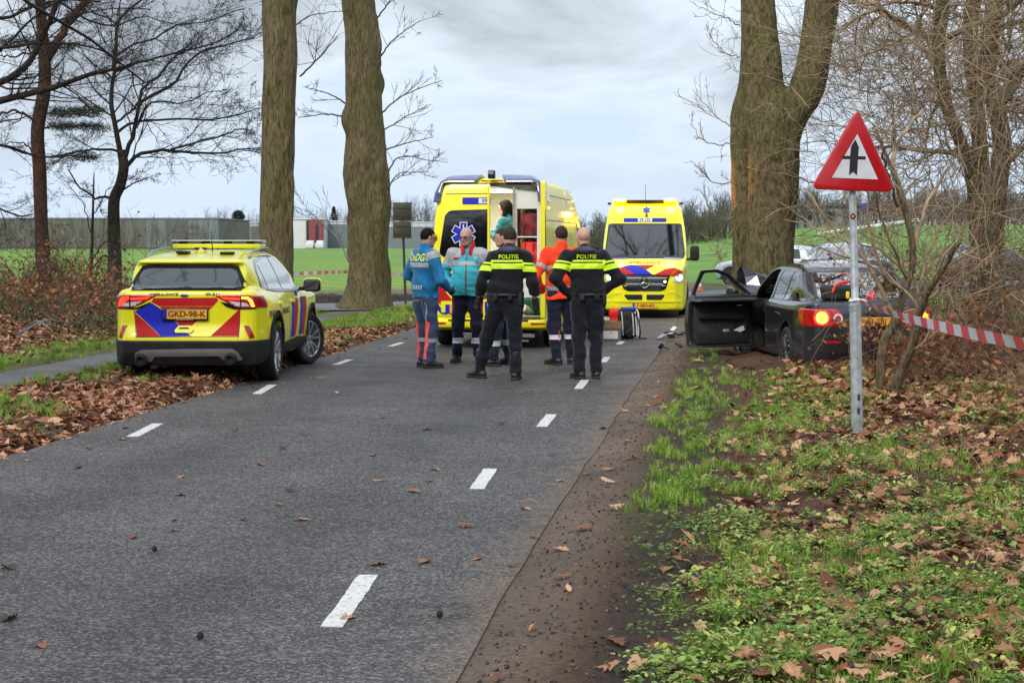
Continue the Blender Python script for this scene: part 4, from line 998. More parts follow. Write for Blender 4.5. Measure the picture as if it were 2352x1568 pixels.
# rusty bracken and scrub on the left bank
tangle('undergrowth', 900, -14, -7.0, 29, 40, 0, .1, 1.1, -.02, 55, TWIG_M, r=.005, lean=(0, 0, .8), leaf=.30, leafmat=LEAF_RUST, lsize=.085, fk=6)
tangle('undergrowth', 150, -10.5, -9.0, 36, 40, 0, .1, 1.8, .0, 56, TWIG_M, r=.005, lean=(0, 0, 1), leaf=.25, leafmat=LEAF_RUST, lsize=.08, fk=6)
tangle('undergrowth', 130, -15, -6.5, 36, 44, 0, .2, 2.4, -.02, 57, TWIG_D, r=.005, lean=(.1, 0, .8), leaf=.06, leafmat=LEAF_DULL, lsize=.08, fk=6)
BR_GREEN = rampmat('leaf_green_scrub', [(0, (.03, .045, .012)), (1, (.13, .16, .045)), (.5, (.07, .09, .025))], trans=.2)
tangle('undergrowth', 420, -14, -6.3, 27.5, 33, 0, .05, .65, -.03, 58, TWIG_M, r=.004, lean=(0, 0, .8), leaf=.4, leafmat=BR_GREEN, lsize=.07, fk=5)

# fallen grey branches lying on the left bank
for k, (a, b) in enumerate((((40, 768), (160, 742)), ((60, 752), (120, 760)))):
    p, q = G(*a, .3), G(*b, .3)
    tube('fallen_branch', polyline([p, p.lerp(q, .5) + Vector((0, 0, .12)), q], 8), np.linspace(.022, .008, 8), TWIG_G, sides=6, label=('long grey fallen branch lying on the leafy left bank', 'short grey fallen branch beside the longer one on the left bank')[k], category='branch')

# ---- distance: bare woods as one mass, single trees as things
def farwood(name, pts, H, seed, m, per=26, r=.05, leaves=None):
    rng = np.random.default_rng(seed); S = np.array(pts); n = len(S)
    Ln = H * rng.uniform(.6, 1.1, n); P, Rr = grow(rng, S, rng.normal(0, .08, (n, 3)) + [0, 0, 1], Ln, np.full(n, r), 5, .07)
    w = Wood(); w.add(P, Rr)
    S, D, L2, R2 = fork(rng, P, Rr, Ln, per, ratio=(.25, .5), flat=1, tmin=.05, up=.25); P2, R3 = grow(rng, S, D, L2, np.maximum(R2, r * .35), 3, .18, up=.1); w.add(P2, np.maximum(R3, r * .2))
    S, D, L3, R4 = fork(rng, P2, R3, L2, 3.0, ratio=(.3, .6), flat=1); P3, R5 = grow(rng, S, D, L3, np.maximum(R4, r * .22), 2, .2, up=.1); w.add(P3, np.maximum(R5, r * .16))
    return w.obj(name, m, kind='stuff')
FW1 = mat('far_twigs_grey', (.11, .10, .085), .95, var=.35, vscale=.2)
FW2 = mat('far_twigs_brown', (.13, .11, .085), .95, var=.35, vscale=.2)
rg = np.random.default_rng(77)
def rowpts(x0, x1, Y0, Y1, n, dz=0):
    o = []
    for i in range(n):
        Y = rg.uniform(Y0, Y1); x = rg.uniform(x0, x1); p = A(x, 553, Y); o.append((p.x, p.y, float(hgt(p.x, p.y)) - .1 + dz))
    return o
farwood('far_wood', rowpts(1290, 2400, 150, 190, 520), 3.3, 1, FW1, per=26, r=.045)
farwood('far_wood', rowpts(1300, 1700, 138, 150, 260), 2.0, 5, mat('far_scrub', (.085, .09, .055), .95, var=.3, vscale=.2), per=26, r=.05)
farwood('far_wood', rowpts(-60, 660, 250, 330, 230), 4.9, 2, FW2, per=22, r=.03)
farwood('far_wood', rowpts(860, 1310, 395, 430, 130), 10.5, 3, FW1, per=30, r=.07)
farwood('far_wood', rowpts(470, 820, 405, 430, 90), 8.0, 4, FW2, per=26, r=.06)
def conifer(x, ytop, ybase, wpx, Y, label, seed, rd=False):
    rng = np.random.default_rng(seed); s = 4050 / Y; b = A(x, ybase, Y); h = (ybase - ytop) / s
    t = thing('conifer', label, 'tree', (b.x, b.y, b.z), 0, 'dark conifers on the horizon')
    tube('trunk', [(0, 0, 0), (0, 0, h * .9)], [.12, .03], BK_DARK, t, 6)
    n = 2200; z = rng.random(n) ** 1.3; r = (1 - z) * (0.8 + .35 * np.sin(z * 40)) * wpx / s / 2; a = rng.uniform(0, 6.28, n); k = rng.random(n) ** .5
    if rd: r = np.sqrt(np.maximum(1 - (2 * z - 1) ** 2, 0)) * wpx / s / 2 * (.85 + .3 * rng.random(n))
    T = np.stack([np.cos(a) * r * k, np.sin(a) * r * k, z * h - .02 * h], 1); d = np.stack([np.cos(a), np.sin(a), rng.uniform(-.5, .3, n)], 1)
    V, F = tubes_from_segments(T, T + d * .35, np.full(n, .07), np.full(n, .01), 3); mobj('crown', V, F, M_NEED, t, angle=None)
conifer(547, 483, 512, 26, 400, 'small round dark conifer over the long grey warehouse end', 1, True)
conifer(767, 474, 514, 24, 410, 'pointed dark conifer right of the red brick block', 2)

# ---- trees whose crowns hang over the road above the picture (they show as reflections in the glass)
def overhead(x, y, h, seed, label):
    rng = np.random.default_rng(seed); t = thing('roadside_tree', label, 'tree', (x, y, 0), 0)
    P, Rr = grow(rng, np.array([[0, 0, -.1]]), np.array([[-.12 * np.sign(x), .1, 1.0]]), np.array([h]), np.array([.42]), 10, .05, taper=.35)
    V, F, C = sweep_arrays(P[0], Rr[0], 12); mobj('trunk', V, F + C, BK_BIG, t, angle=None)
    w = Wood(); k = 26
    tt = rng.uniform(.42, 1, k); i = (tt * 9).astype(int); S = P[0][i]; a = rng.uniform(0, 6.28, k)
    D = np.stack([np.cos(a), np.sin(a), rng.uniform(.25, .8, k)], 1); Ln = rng.uniform(4, 8, k); Pb, Rb = grow(rng, S, D, Ln, rng.uniform(.07, .15, k), 9, .14); w.add(Pb, Rb)
    for per in (7, 6):
        S, D, Ln, Rn = fork(rng, Pb, Rb, Ln, per, ratio=(.3, .6), flat=.8, rr=.5); Pb, Rb = grow(rng, S, D, Ln, np.maximum(Rn, .008), 5, .2); w.add(Pb, np.maximum(Rb, .006))
    w.obj('crown', TWIG_D, t, 4)
overhead(5.0, 1.5, 11, 61, 'bare tree on the right verge beside the camera, crown over the road')
overhead(-8.2, 15.5, 11, 62, 'bare tree left of the path, outside the picture, its crown over the yellow car')
farwood('far_wood', [(x, y, 0) for x, y in zip(list(rg.uniform(-40, -4, 260)) + list(rg.uniform(5, 40, 260)), rg.uniform(-60, -10, 520))], 11, 6, mat('wood_behind', (.05, .042, .034), .95, var=.3, vscale=.3), per=30, r=.09)
# ================================================================ buildings beyond the fields
M_CLAD1 = mat('cladding_grey_green', (.115, .12, .105), .7, var=.05, vscale=.5); M_CLAD2 = mat('cladding_blue_grey', (.15, .175, .195), .7, var=.05, vscale=.5); M_CLADD = mat('cladding_dark', (.10, .11, .12), .7, var=.05)
M_ROOFW = mat('roof_pale', (.50, .53, .56), .6, var=.06, vscale=.3); M_BRICKF = mat('far_red_brick', (.22, .055, .06), .8, var=.12, vscale=2); M_WHTF = mat('white_render', (.60, .61, .62), .7, var=.04, vscale=.6)
M_WINF = mat('far_window', (.02, .024, .03), .15, var=.2, coat=.5)
def block(name, label, cat, x0, x1, ytop, ybase, Y, depth, m, roof=None, bays=None, group=None):
    a, b = A(x0, ybase, Y), A(x1, ybase, Y); zt = A(x0, ytop, Y).z; zb = min(a.z, -.5)
    cx = (a.x + b.x) / 2; wd = b.x - a.x
    t = thing(name, label, cat, (cx, Y, zb), 0, group); h = zt - zb
    box('wall', (0, depth / 2, h / 2), (wd, depth, h), m, t)
    box('roof', (0, depth / 2, h + .12), (wd + .5, depth + .5, .24), roof or M_ROOFW, t)
    return t, wd, h
def W(t, name, x, z, w_, h_, m=None, y=-.06): return box(name, (x, y, z), (w_, .10, h_), m or M_WINF, t)
t, wd, h = block('warehouse', 'long low grey green warehouse across the field at the left', 'warehouse', -120, 503, 503, 572, 345, 40, M_CLAD1, M_CLAD2)
for k in range(26): W(t, 'cladding_panel', -wd / 2 + (k + .5) * wd / 26, h * .56, wd / 26 - .10, h * .86, M_CLAD1 if k < 19 else M_CLAD2)
for x, w_ in ((.40, 3.0),):
    for i in range(3): W(t, 'window', x * wd, h * (.35 + .2 * i), w_, .55, M_CLADD, -.13)
W(t, 'dark_bay', wd * .345, h * .55, 4.2, h * .9, M_CLADD, -.12)
t, wd, h = block('office_building', 'white and red brick office block between the two big trunks', 'building', 671, 745, 504, 569, 385, 14, M_WHTF, M_WHTF)
W(t, 'brick_wing', wd * .26, h * .5 - .0, wd * .46, h * .99, M_BRICKF, -.5).scale = (1, 1, 1); W(t, 'glass_stair', -wd * .0, h * .5, .75, h * .94, M_WINF, -.35)
W(t, 'window', wd * .28, h * .52, .55, h * .62, M_WINF, -.62)
t, wd, h = block('shed', 'pale roofed low shed right of the red brick office block', 'shed', 746, 812, 509, 570, 392, 20, M_CLAD2, M_ROOFW)
for i in range(6): W(t, 'roof_panel', -wd / 2 + (i + .5) * wd / 6, h - .35, wd / 6 - .08, .6, M_ROOFW)
t, wd, h = block('shed', 'pale long shed behind the back of the grey road sign', 'shed', 885, 1010, 512, 572, 380, 20, M_CLAD2, M_ROOFW)
for i in range(8): W(t, 'roof_panel', -wd / 2 + (i + .5) * wd / 8, h - .45, wd / 8 - .08, .8, M_ROOFW)
t, wd, h = block('greenhouse', 'low white greenhouse behind the first big trunk', 'greenhouse', 508, 672, 513, 572, 395, 20, M_CLAD2, M_ROOFW)
for i in range(10): W(t, 'roof_panel', -wd / 2 + (i + .5) * wd / 10, h - .4, wd / 10 - .08, .7, M_ROOFW)
for x, y, lab in ((712, 562, 'small white van parked before the red brick office'), (735, 562, 'white trailer standing right of the red brick office')):
    p = A(x, 566, 372); bm = bmesh.new(); bm_box(bm, (0, 0, .75), (1.7, 3.2, 1.1), None, .15); bm_box(bm, (0, .6, 1.5), (1.5, 1.8, .6), None, .2)
    o = bobj('parked_van', bm, M_WHTF); o.location = (p.x, 372, -.1); tag(o, lab, 'van')
# right: grey house on the rise
p = A(1905, 540, 165); zb = float(hgt(p.x, 165)) - .2
t = thing('house', 'grey low building on the rise behind the road sign post', 'building', (p.x, 165, zb)); 
box('wall', (0, 4, 1.0), (7, 8, 2.3), mat('grey_render', (.22, .235, .26), .8, var=.06), t); box('roof', (0, 4, 2.25), (7.5, 8.6, .25), M_CLADD, t)
for x in (-2.2, 0, 2.2): W(t, 'window', x, 1.25, 1.1, .7)
p = A(1998, 500, 160); zb = float(hgt(p.x, 160))
t = thing('blue_sign', 'blue billboard with white mark on the rise right of the road sign post', 'sign', (p.x, 160, zb)); box('panel', (0, 0, 1.75), (1.6, .08, .62), M_BLUE if 'blue_reflective' in MATS else mat('sign_blue', (.02, .06, .5), .5, var=.05), t)
for x in (-.6, .6): box('post', (x, .06, .8), (.08, .08, 1.7), M_CLADD, t)
p0, p1 = A(1880, 537, 120), A(2110, 505, 120)
o = tube('guard_rail', [p0, p0.lerp(p1, .5), p1], .12, M_WHTF, sides=6); tag(o, 'white sloping rail across the grassy rise behind the thicket', 'rail')
# ================================================================ vehicles
M_YEL = mat('yellow_paint', (.86, .80, .006), .32, coat=.8, var=.03, vscale=2)
M_YEL2 = mat('yellow_paint_dull', (.86, .79, .006), .45, coat=.35, var=.03, vscale=2)
M_RED = mat('red_reflective', (.48, .006, .008), .55, spec=.25, var=.06, vscale=5)
M_BLUE = mat('blue_reflective', (.008, .018, .42), .55, spec=.25, var=.06, vscale=5)
M_BLK = mat('black_plastic', (.014, .014, .016), .6, spec=.3, var=.25, vscale=9, bump=.1, bscale=300, bdist=.002)
M_GLOSSBLK = mat('gloss_black', (.006, .006, .007), .12, var=.1, coat=.6)
M_SILV = mat('silver_trim', (.30, .30, .33), .38, metal=.6, var=.08, vscale=5)
M_ALLOY = mat('alloy', (.55, .55, .57), .28, metal=.9, var=.06, vscale=10)
M_ALLOYD = mat('alloy_dark', (.16, .16, .18), .32, metal=.85, var=.08, vscale=10)
M_TYRE = mat('tyre_rubber', (.018, .018, .018), .85, var=.35, vscale=14, bump=.3, bscale=60, bdist=.004)
M_GLASS = mat('dark_glass', (.004, .005, .007), .03, var=.1, coat=1, spec=.7)
M_GLASSL = mat('side_glass', (.03, .036, .04), .03, var=.05, coat=1.0, spec=1.0); MATS['side_glass'].node_tree.nodes['Principled BSDF'].inputs['IOR'].default_value = 2.3
M_CLEAR = glassmat('clear_glass', (.82, .92, .88), 1.0, .92)
M_CLEARB = glassmat('rear_glass', (.62, .72, .72), 4.5, .8)
M_LRED = mat('lamp_red', (.45, .006, .008), .12, var=.1, coat=1)
M_LREDON = mat('lamp_red_lit', (.6, .02, .02), .2, var=.05, emit=(1, .05, .02), estr=1.1)
M_LAMB = mat('lamp_amber_lit', (.8, .35, .02), .2, var=.05, emit=(1, .42, .03), estr=2.2)
M_LAMBHOT = mat('beacon_amber_lit', (.9, .5, .05), .2, var=.05, emit=(1, .50, .05), estr=3.2)
M_LWHT = mat('lamp_clear', (.62, .60, .63), .12, var=.2, vscale=30, coat=1)
M_LWHTON = mat('headlamp_lit', (.9, .9, .9), .1, var=.03, emit=(.9, 1, .98), estr=2.2)
M_LBLUE = mat('lamp_blue_lens', (.055, .07, .19), .2, var=.25, vscale=9, coat=1)
M_PLATE = mat('plate_orange', (.85, .42, .03), .4, var=.04)
M_INK = mat('print_dark', (.03, .03, .03), .6, var=.1)
M_INKB = mat('print_brown', (.10, .03, .01), .6, var=.1)
M_INKBLUE = mat('print_blue', (.02, .04, .3), .5, var=.1)
M_WHT = mat('white_panel', (.68, .69, .69), .45, var=.04, vscale=3)
M_GREY = mat('grey_panel', (.28, .29, .30), .5, var=.08, vscale=4)
M_CHROME = mat('chrome', (.75, .75, .78), .12, metal=1, var=.03)
M_DKRED = mat('dark_red_bag', (.20, .01, .012), .7, var=.4, vscale=7)
M_BRRED = mat('bright_red_bag', (.80, .02, .012), .6, var=.2, vscale=6)
M_UNDER = mat('underbody', (.012, .012, .012), .9, var=.3, vscale=8)

def wheel(parent, loc, Rw, w, side, rim_m, steer=0.0, spokes=5, double=True):
    """tyre with rim, spokes and hub; side = +1 outer face towards +X"""
    h = w / 2
    prof = [(Rw * .70, -h * .8), (Rw * .80, -h * .98), (Rw * .93, -h * .97), (Rw * .985, -h * .75), (Rw, -h * .4), (Rw, h * .4), (Rw * .985, h * .75), (Rw * .93, h * .97), (Rw * .80, h * .98), (Rw * .70, h * .8)]
    t = lathe('wheel', [(r, a * side) for r, a in prof], M_TYRE, parent, 'X', 40)
    t.location = loc; t.rotation_euler = (0, 0, steer)
    o = side
    lathe('rim', [(Rw * .71, h * .82 * o), (Rw * .69, h * .86 * o), (Rw * .655, h * .78 * o), (Rw * .64, h * .3 * o), (Rw * .60, -h * .2 * o), (Rw * .2, -h * .25 * o), (0.001, -h * .25 * o)], rim_m, t, 'X', 40)
    lathe('brake_disc', [(0.001, -h * .1 * o), (Rw * .42, -h * .1 * o), (Rw * .44, -h * .18 * o), (Rw * .44, -h * .22 * o)], M_SILV, t, 'X', 32)
    bm = bmesh.new()
    for k in range(spokes):
        a0 = 2 * math.pi * k / spokes + .3
        for q in ((-.17, .17) if double else (0,)):
            a1 = a0 + q; a2 = a0 + q * 1.45
            i = Vector((h * .62 * o, math.cos(a1) * Rw * .14, math.sin(a1) * Rw * .14)); e = Vector((h * .80 * o, math.cos(a2) * Rw * .66, math.sin(a2) * Rw * .66))
            d = e - i; mid = (i + e) / 2; tw = Vector((0, -math.sin(a0), math.cos(a0)))
            X = d.normalized(); Yv = tw - X * tw.dot(X); Yv.normalize(); Zv = X.cross(Yv)
            rot = Matrix((X, Yv, Zv)).transposed()
            bm_box(bm, mid, (d.length, Rw * (.085 if double else .13), .028), rot, .006)
    bobj('spokes', bm, rim_m, t)
    lathe('hub', [(Rw * .17, h * .5 * o), (Rw * .16, h * .66 * o), (Rw * .10, h * .72 * o), (0.001, h * .72 * o)], rim_m, t, 'X', 20)
    return t
def sym(half): return [(x, z) for x, z in half] + [(-x, z) for x, z in half[::-1]]
def plate(parent, c, w, h, txt, facing=-1, frame=True, sub=None):
    """licence plate in the XZ plane, facing -Y or +Y"""
    f = facing; x, y, z = c
    p = box('license_plate', c, (w + (.03 if frame else 0), .018, h + (.035 if frame else 0)), M_GLOSSBLK, parent, bev=.004)
    box('plate_field', (x, y + f * .0105, z + .004), (w, .004, h), M_PLATE, p)
    box('country_band', (x - w / 2 * (1 if f < 0 else -1) * .0 - (w / 2 - .022) * (1 if f < 0 else -1), y + f * .0125, z + .004), (.042, .005, h), M_BLUE, p)
    M = Matrix.Translation((x + (.02 if f < 0 else -.02), y + f * .0145, z + .004)) @ (Matrix.Rotation(math.pi / 2, 4, 'X') if f < 0 else Matrix.Rotation(math.pi, 4, 'Z') @ Matrix.Rotation(math.pi / 2, 4, 'X'))
    flat_text('plate_text', txt, h * .92, M, M_INKB, p, bold=.002, thick=.001, sx=1.0)
    if sub:
        M = Matrix.Translation((x, y + f * .0105, z - h / 2 - .007)) @ Matrix.Rotation(math.pi / 2, 4, 'X')
        flat_text('dealer_text', sub, .017, M, M_WHT, p, thick=.001)
    return p

# ---------------------------------------------------------------- yellow emergency car
def suv():
    t = thing('emergency_car', 'yellow emergency car with red and blue stripes parked on the leafy left verge', 'car', (-3.69, 20.98, 0.0), R(-2.2))
    side_lo = [(-.86, .24), (-.93, .38), (-.945, .53), (-.915, .60), (-.885, .70), (-.878, .95), (-.868, 1.06), (-.83, 1.10), (-.7, 1.115), (2.2, 1.06), (2.6, 1.03), (3.2, .95), (3.55, .82), (3.68, .6), (3.66, .35), (3.5, .24)]
    side_cab = [(-.83, .9), (-.81, 1.06), (-.585, 1.365), (-.66, 1.405), (-.60, 1.432), (-.3, 1.475), (0, 1.508), (.5, 1.537), (.95, 1.55), (1.35, 1.535), (1.65, 1.475), (2.45, 1.04), (2.45, .9)]
    plan = sym([(.60, -.955), (.70, -.93), (.80, -.80), (.88, -.55), (.915, -.2), (.915, 2.8), (.88, 3.2), (.78, 3.5), (.5, 3.66)])
    planc = sym([(.52, -.9), (.64, -.72), (.78, -.3), (.80, .3), (.80, 1.6), (.74, 2.2), (.6, 2.5)])
    fr_lo = sym([(.80, .2), (.885, .35), (.915, .55), (.915, .80), (.89, .92), (.83, 1.03), (.72, 1.12)])
    fr_cab = sym([(.82, .9), (.80, 1.05), (.735, 1.2), (.655, 1.36), (.60, 1.45), (.52, 1.515), (.36, 1.545), (.15, 1.552)])
    def fn(X, Y, Z, arch=True):
        lo = smax(smax(poly_d(side_lo, Y, Z), poly_d(plan, X, Y), .05), poly_d(fr_lo, X, Z), .05)
        cb = smax(smax(poly_d(side_cab, Y, Z), poly_d(planc, X, Y), .06), poly_d(fr_cab, X, Z), .06)
        d = smin(lo, cb, .05)
        if arch:
            for y0 in (0, 2.71):
                c = np.sqrt((Y - y0) ** 2 + (Z - .345) ** 2) - .415
                d = smax(d, -np.maximum(c, .52 - np.abs(X)), .015)
        return d
    body = sdf_obj('body', fn, (-1, -1.02, .16), (1, 3.76, 1.62), .02, M_YEL, t, smooth=3)
    B = bvh_of(body)
    q = lambda pts: [(.00113 * (x - 767.5), 1.7495 - .00113 * y) for x, y in pts]
    # glass
    rw = [(-.60, 1.095), (.60, 1.095), (.625, 1.13), (.545, 1.31), (.48, 1.332), (-.48, 1.332), (-.545, 1.31), (-.625, 1.13)]
    decal('window_surround', B, [(-.64, 1.083), (.64, 1.083), (.68, 1.14), (.56, 1.36), (.47, 1.378), (-.47, 1.378), (-.56, 1.36), (-.68, 1.14)], 'back', .006, M_UNDER, t, .05)
    decal('rear_window', B, rpoly(rw, .03), 'back', .012, M_GLASS, t, .05)
    g = rpoly([(-.36, 1.13), (-.25, 1.30), (-.02, 1.40), (.55, 1.45), (1.15, 1.45), (1.5, 1.39), (2.18, 1.035), (1.5, 1.03), (.4, 1.055), (-.1, 1.09)], .05)
    for s, ax in ((1, 'right'), (-1, 'left')):
        decal('window_frame', B, [(y * 1.0 + (.02 if y > 1 else -.02) if abs(y - .4) > .9 else y, z + (.022 if z > 1.2 else -.022)) for y, z in g], ax, .005, M_GLOSSBLK, t, .06)
        decal('side_window', B, rpoly([(-.33, 1.135), (-.23, 1.29), (-.02, 1.385), (-.02, 1.09), (-.1, 1.1)], .02), ax, .010, M_GLASS, t, .05)
        decal('side_window', B, rpoly([(.04, 1.39), (.55, 1.44), (.90, 1.445), (.86, 1.05), (.4, 1.065), (.04, 1.085)], .03), ax, .010, M_GLASSL, t, .05)
        decal('side_window', B, rpoly([(.97, 1.445), (1.15, 1.44), (1.48, 1.38), (2.12, 1.045), (1.5, 1.04), (.93, 1.05)], .03), ax, .010, M_GLASSL, t, .05)
        decal('window_trim', B, [(-.1, 1.075), (.4, 1.04), (1.5, 1.015), (2.2, 1.02), (2.2, 1.03), (1.5, 1.028), (.4, 1.052), (-.1, 1.088)], ax, .012, M_SILV, t, .08)
        # door seams
        for ss in ([(.93, 1.04), (.945, 1.04), (.925, .42), (.91, .42)], [(.10, 1.07), (.115, 1.07), (.33, .82), (.42, .45), (.41, .45), (.31, .82)], [(1.98, 1.0), (1.995, 1.0), (2.02, .42), (2.0, .42)]):
            decal('door_seam', B, ss, ax, .0015, M_INK, t, .08)
        for y0 in (.30, 1.18):
            h = decal('door_handle', B, rpoly([(y0 - .1, .885), (y0 + .1, .885), (y0 + .1, .925), (y0 - .1, .925)], .015), ax, .022, M_YEL, t, .05)
        # livery
        for poly, mm in (([(1.10, .93), (1.30, .93), (1.18, .45), (.98, .45)], M_BLUE), ([(1.31, .93), (1.62, .93), (1.34, .45), (1.19, .45)], M_RED), ([(1.78, .93), (1.99, .93), (1.80, .45), (1.62, .45)], M_BLUE), ([(2.0, .93), (2.28, .93), (2.18, .70), (1.98, .45), (1.81, .45)], M_RED), ([(1.55, 1.01), (1.75, 1.01), (1.68, .95), (1.50, .95)], M_BLUE)):
            decal('livery_stripe', B, poly, ax, .003, mm, t, .06)
        if s > 0:
            decal_text('side_lettering', B, 'AMBULANCE', .10, (.62, .80), ax, .004, M_INK, t, bold=.003, sx=.8)
            decal_text('side_lettering', B, '09-811', .12, (-.28, .79), ax, .004, M_INK, t, bold=.002)
        # dark cladding
        arcs = []
        for y0 in (0, 2.71):
            ring = [(y0 + .49 * math.cos(a), .345 + .485 * math.sin(a)) for a in np.linspace(-.15, math.pi + .15, 26)] + [(y0 + .432 * math.cos(a), .345 + .432 * math.sin(a)) for a in np.linspace(math.pi + .15, -.15, 26)]
            decal('wheel_arch_trim', B, ring, ax, .016, M_BLK, t, .09)
        decal('sill_trim', B, rpoly([(.47, .22), (2.25, .22), (2.22, .40), (1.6, .44), (.6, .42), (.50, .36)], .03), ax, .015, M_BLK, t, .08)
    # rear lamps that wrap the corner
    for s in (1, -1):
        def lam(X, Y, Z, s=s, grow=0.0, o=.012):
            d = fn(X, Y, Z, False) - o
            U = s * X
            zlo = .885 + .13 * np.clip((.62 - U) / .27, 0, 1) ** 1.2
            r = np.maximum(np.maximum(zlo - Z, Z - 1.035 + .02 * np.clip((U - .7) / .2, 0, 1)), .345 - U)
            r = np.maximum(r, Y + .56 + .35 * (Z - .96))
            return np.maximum(d, r - grow)
        lo, hi = ((.33, -1, .86), (.93, -.48, 1.06)) if s > 0 else ((-.93, -1, .86), (-.33, -.48, 1.06))
        lamp = sdf_obj('tail_lamp', lam, lo, hi, .0085, M_LRED, t, smooth=1, angle=50)
        BL = bvh_of(lamp)
        mir = lambda pts: [(s * x, z) for x, z in pts]
        decal('lamp_lens', BL, mir([(.46, .925), (.63, .905), (.63, .952), (.49, .965)]), 'back', .003, M_LWHT, lamp, .04)
        decal('lamp_lens', BL, mir([(.645, .905), (.74, .905), (.70, .94), (.645, .952)]), 'back', .003, M_LWHT, lamp, .04)
        decal('lamp_glow', BL, mir([(.40, 1.012), (.63, 1.0), (.63, .975), (.44, .985)]), 'back', .004, M_LREDON, lamp, .04)
        decal('lamp_glow', BL, mir([(.645, 1.015), (.725, 1.012), (.765, .975), (.79, .90), (.755, .90), (.735, .955), (.71, .985), (.645, .99)]), 'back', .005, M_LAMB if s > 0 else M_LREDON, lamp, .03)
        decal('lamp_divider', BL, mir([(.630, .89), (.643, .89), (.643, 1.03), (.630, 1.03)]), 'back', .006, M_GLOSSBLK, lamp, .04)
        decal('lamp_lower_trim', B, mir([(.40, .955), (.47, .90), (.56, .872), (.80, .872), (.80, .888), (.57, .888), (.48, .92)]), 'back', .010, M_GLOSSBLK, t, .05)
        decal('reflector', B, mir([(.67, .69), (.73, .685), (.785, .545), (.735, .535)]), 'back', .006, M_LRED, t, .05)
    # livery on the tailgate
    L = [([(445, 665), (1085, 660), (1100, 690), (1050, 745), (500, 745), (420, 705)], M_RED), ([(505, 750), (1045, 750), (1000, 790), (540, 790)], M_RED), ([(400, 712), (430, 720), (545, 793), (545, 885), (655, 895), (700, 940), (690, 965), (660, 990), (790, 1020), (832, 1045), (525, 1052), (250, 800)], M_BLUE), ([(247, 808), (522, 1052), (280, 1057)], M_RED), ([(665, 893), (885, 890), (835, 938), (705, 940)], M_RED), ([(1320, 770), (1308, 1045), (1028, 1045)], M_RED)]
    for pts, mm in L: decal('livery_stripe', B, q(pts), 'back', .004, mm, t, .05)
    for pts in ([(240, 780), (247, 780), (275, 1060), (268, 1060)], [(1325, 600), (1331, 600), (1316, 1060), (1309, 1060)], [(268, 1056), (1316, 1050), (1316, 1055), (268, 1062)]): decal('tailgate_seam', B, q(pts), 'back', .002, M_INK, t, .06)
    mo = decal('tailgate_grip', B, rpoly(q([(660, 990), (700, 942), (820, 942), (858, 980), (830, 1012), (672, 1012)]), .01), 'back', .02, M_YEL, t, .04)
    decal('grip_recess', bvh_of(mo), q([(700, 975), (815, 975), (800, 958), (715, 958)]), 'back', .002, M_INK, mo, .04)
    decal_text('lettering', B, 'AMBULANCE', .047, q([(545, 630)])[0], 'back', .006, M_INK, t, bold=.001, sx=1.22)
    decal_text('lettering', B, '09-811', .047, q([(1045, 628)])[0], 'back', .006, M_INK, t, bold=.001, sx=1.25)
    el = lambda cx, cy, a, b: [(cx + a * math.cos(k * .3142), cy + b * math.sin(k * .3142)) for k in range(20)]
    bd = decal('badge', B, el(*q([(755, 640)])[0], .052, .019), 'back', .008, M_CHROME, t, .05)
    decal('badge_field', B, el(*q([(755, 640)])[0], .046, .0145), 'back', .011, M_INK, bd, .05)
    p = plate(t, (0, -.905, .812), .50, .105, 'GKD-98-K', sub='DEN BROEKHOVEN AUTO')
    # bumper, skid plate, exhausts
    def bump(X, Y, Z): return smax(fn(X, Y, Z, True) - .014, np.maximum(np.maximum(Z - .518, Y + .47 - .25 * (np.abs(X) < .8)), -9), .012)
    bumper = sdf_obj('rear_bumper', bump, (-1, -1.02, .2), (1, -.38, .56), .014, M_BLK, t, smooth=1, angle=50)
    BB = bvh_of(bumper)
    decal('skid_plate', BB, rpoly(q([(248, 1300), (262, 1215), (330, 1185), (790, 1175), (1250, 1172), (1310, 1210), (1355, 1285), (1290, 1300), (1150, 1290), (1115, 1248), (455, 1256), (425, 1308)]), .02), 'back', .012, M_SILV, t, .05)
    for x, z in q([(325, 1290), (1233, 1277)]):
        e = lathe('exhaust', [(.042, .05), (.042, -.06), (.046, -.075), (.052, -.06), (.052, .05)], M_CHROME, t, 'Y', 28, (x, -.93, z))
        lathe('exhaust_mouth', [(.041, -.05), (.001, -.03)], M_UNDER, e, 'Y', 24, (x, -.93, z))
        lathe('exhaust_surround', [(.075, -.02), (.062, -.055), (.054, -.055)], M_BLK, e, 'Y', 28, (x, -.945, z))
    # roof
    lb = box('light_bar', (0, 1.05, 1.585), (1.10, .34, .055), M_YEL, t, bev=.015)
    box('light_bar_lens', (0, 1.05, 1.630), (1.12, .30, .034), M_LBLUE, lb, bev=.01); box('light_bar_top', (0, 1.05, 1.652), (1.13, .32, .014), M_WHT, lb, bev=.006)
    for x in (-.42, -.14, .14, .42): box('light_bar_clip', (x, .896, 1.630), (.10, .012, .022), M_GLOSSBLK, lb)
    for x, y, z, sx in ((-.19, -.12, 1.513, .14), (.34, -.15, 1.505, .15), (-.10, .42, 1.553, .13)): box('roof_antenna_box', (x, y, z), (sx, .16, .032), M_BLK, t, bev=.008)
    mobj('shark_fin', [(-.025, .08, 1.53), (.025, .08, 1.53), (.03, -.08, 1.505), (-.03, -.08, 1.505), (0, -.07, 1.575), (0, -.02, 1.565)], [(0, 1, 5), (1, 2, 4, 5), (2, 3, 4), (3, 0, 5, 4)], M_YEL, t, smooth=False)
    tube('whip_antenna', [(.09, .2, 1.52), (.09, .2, 1.56), (.085, .15, 1.74)], [.008, .006, .003], M_BLK, t, 6)
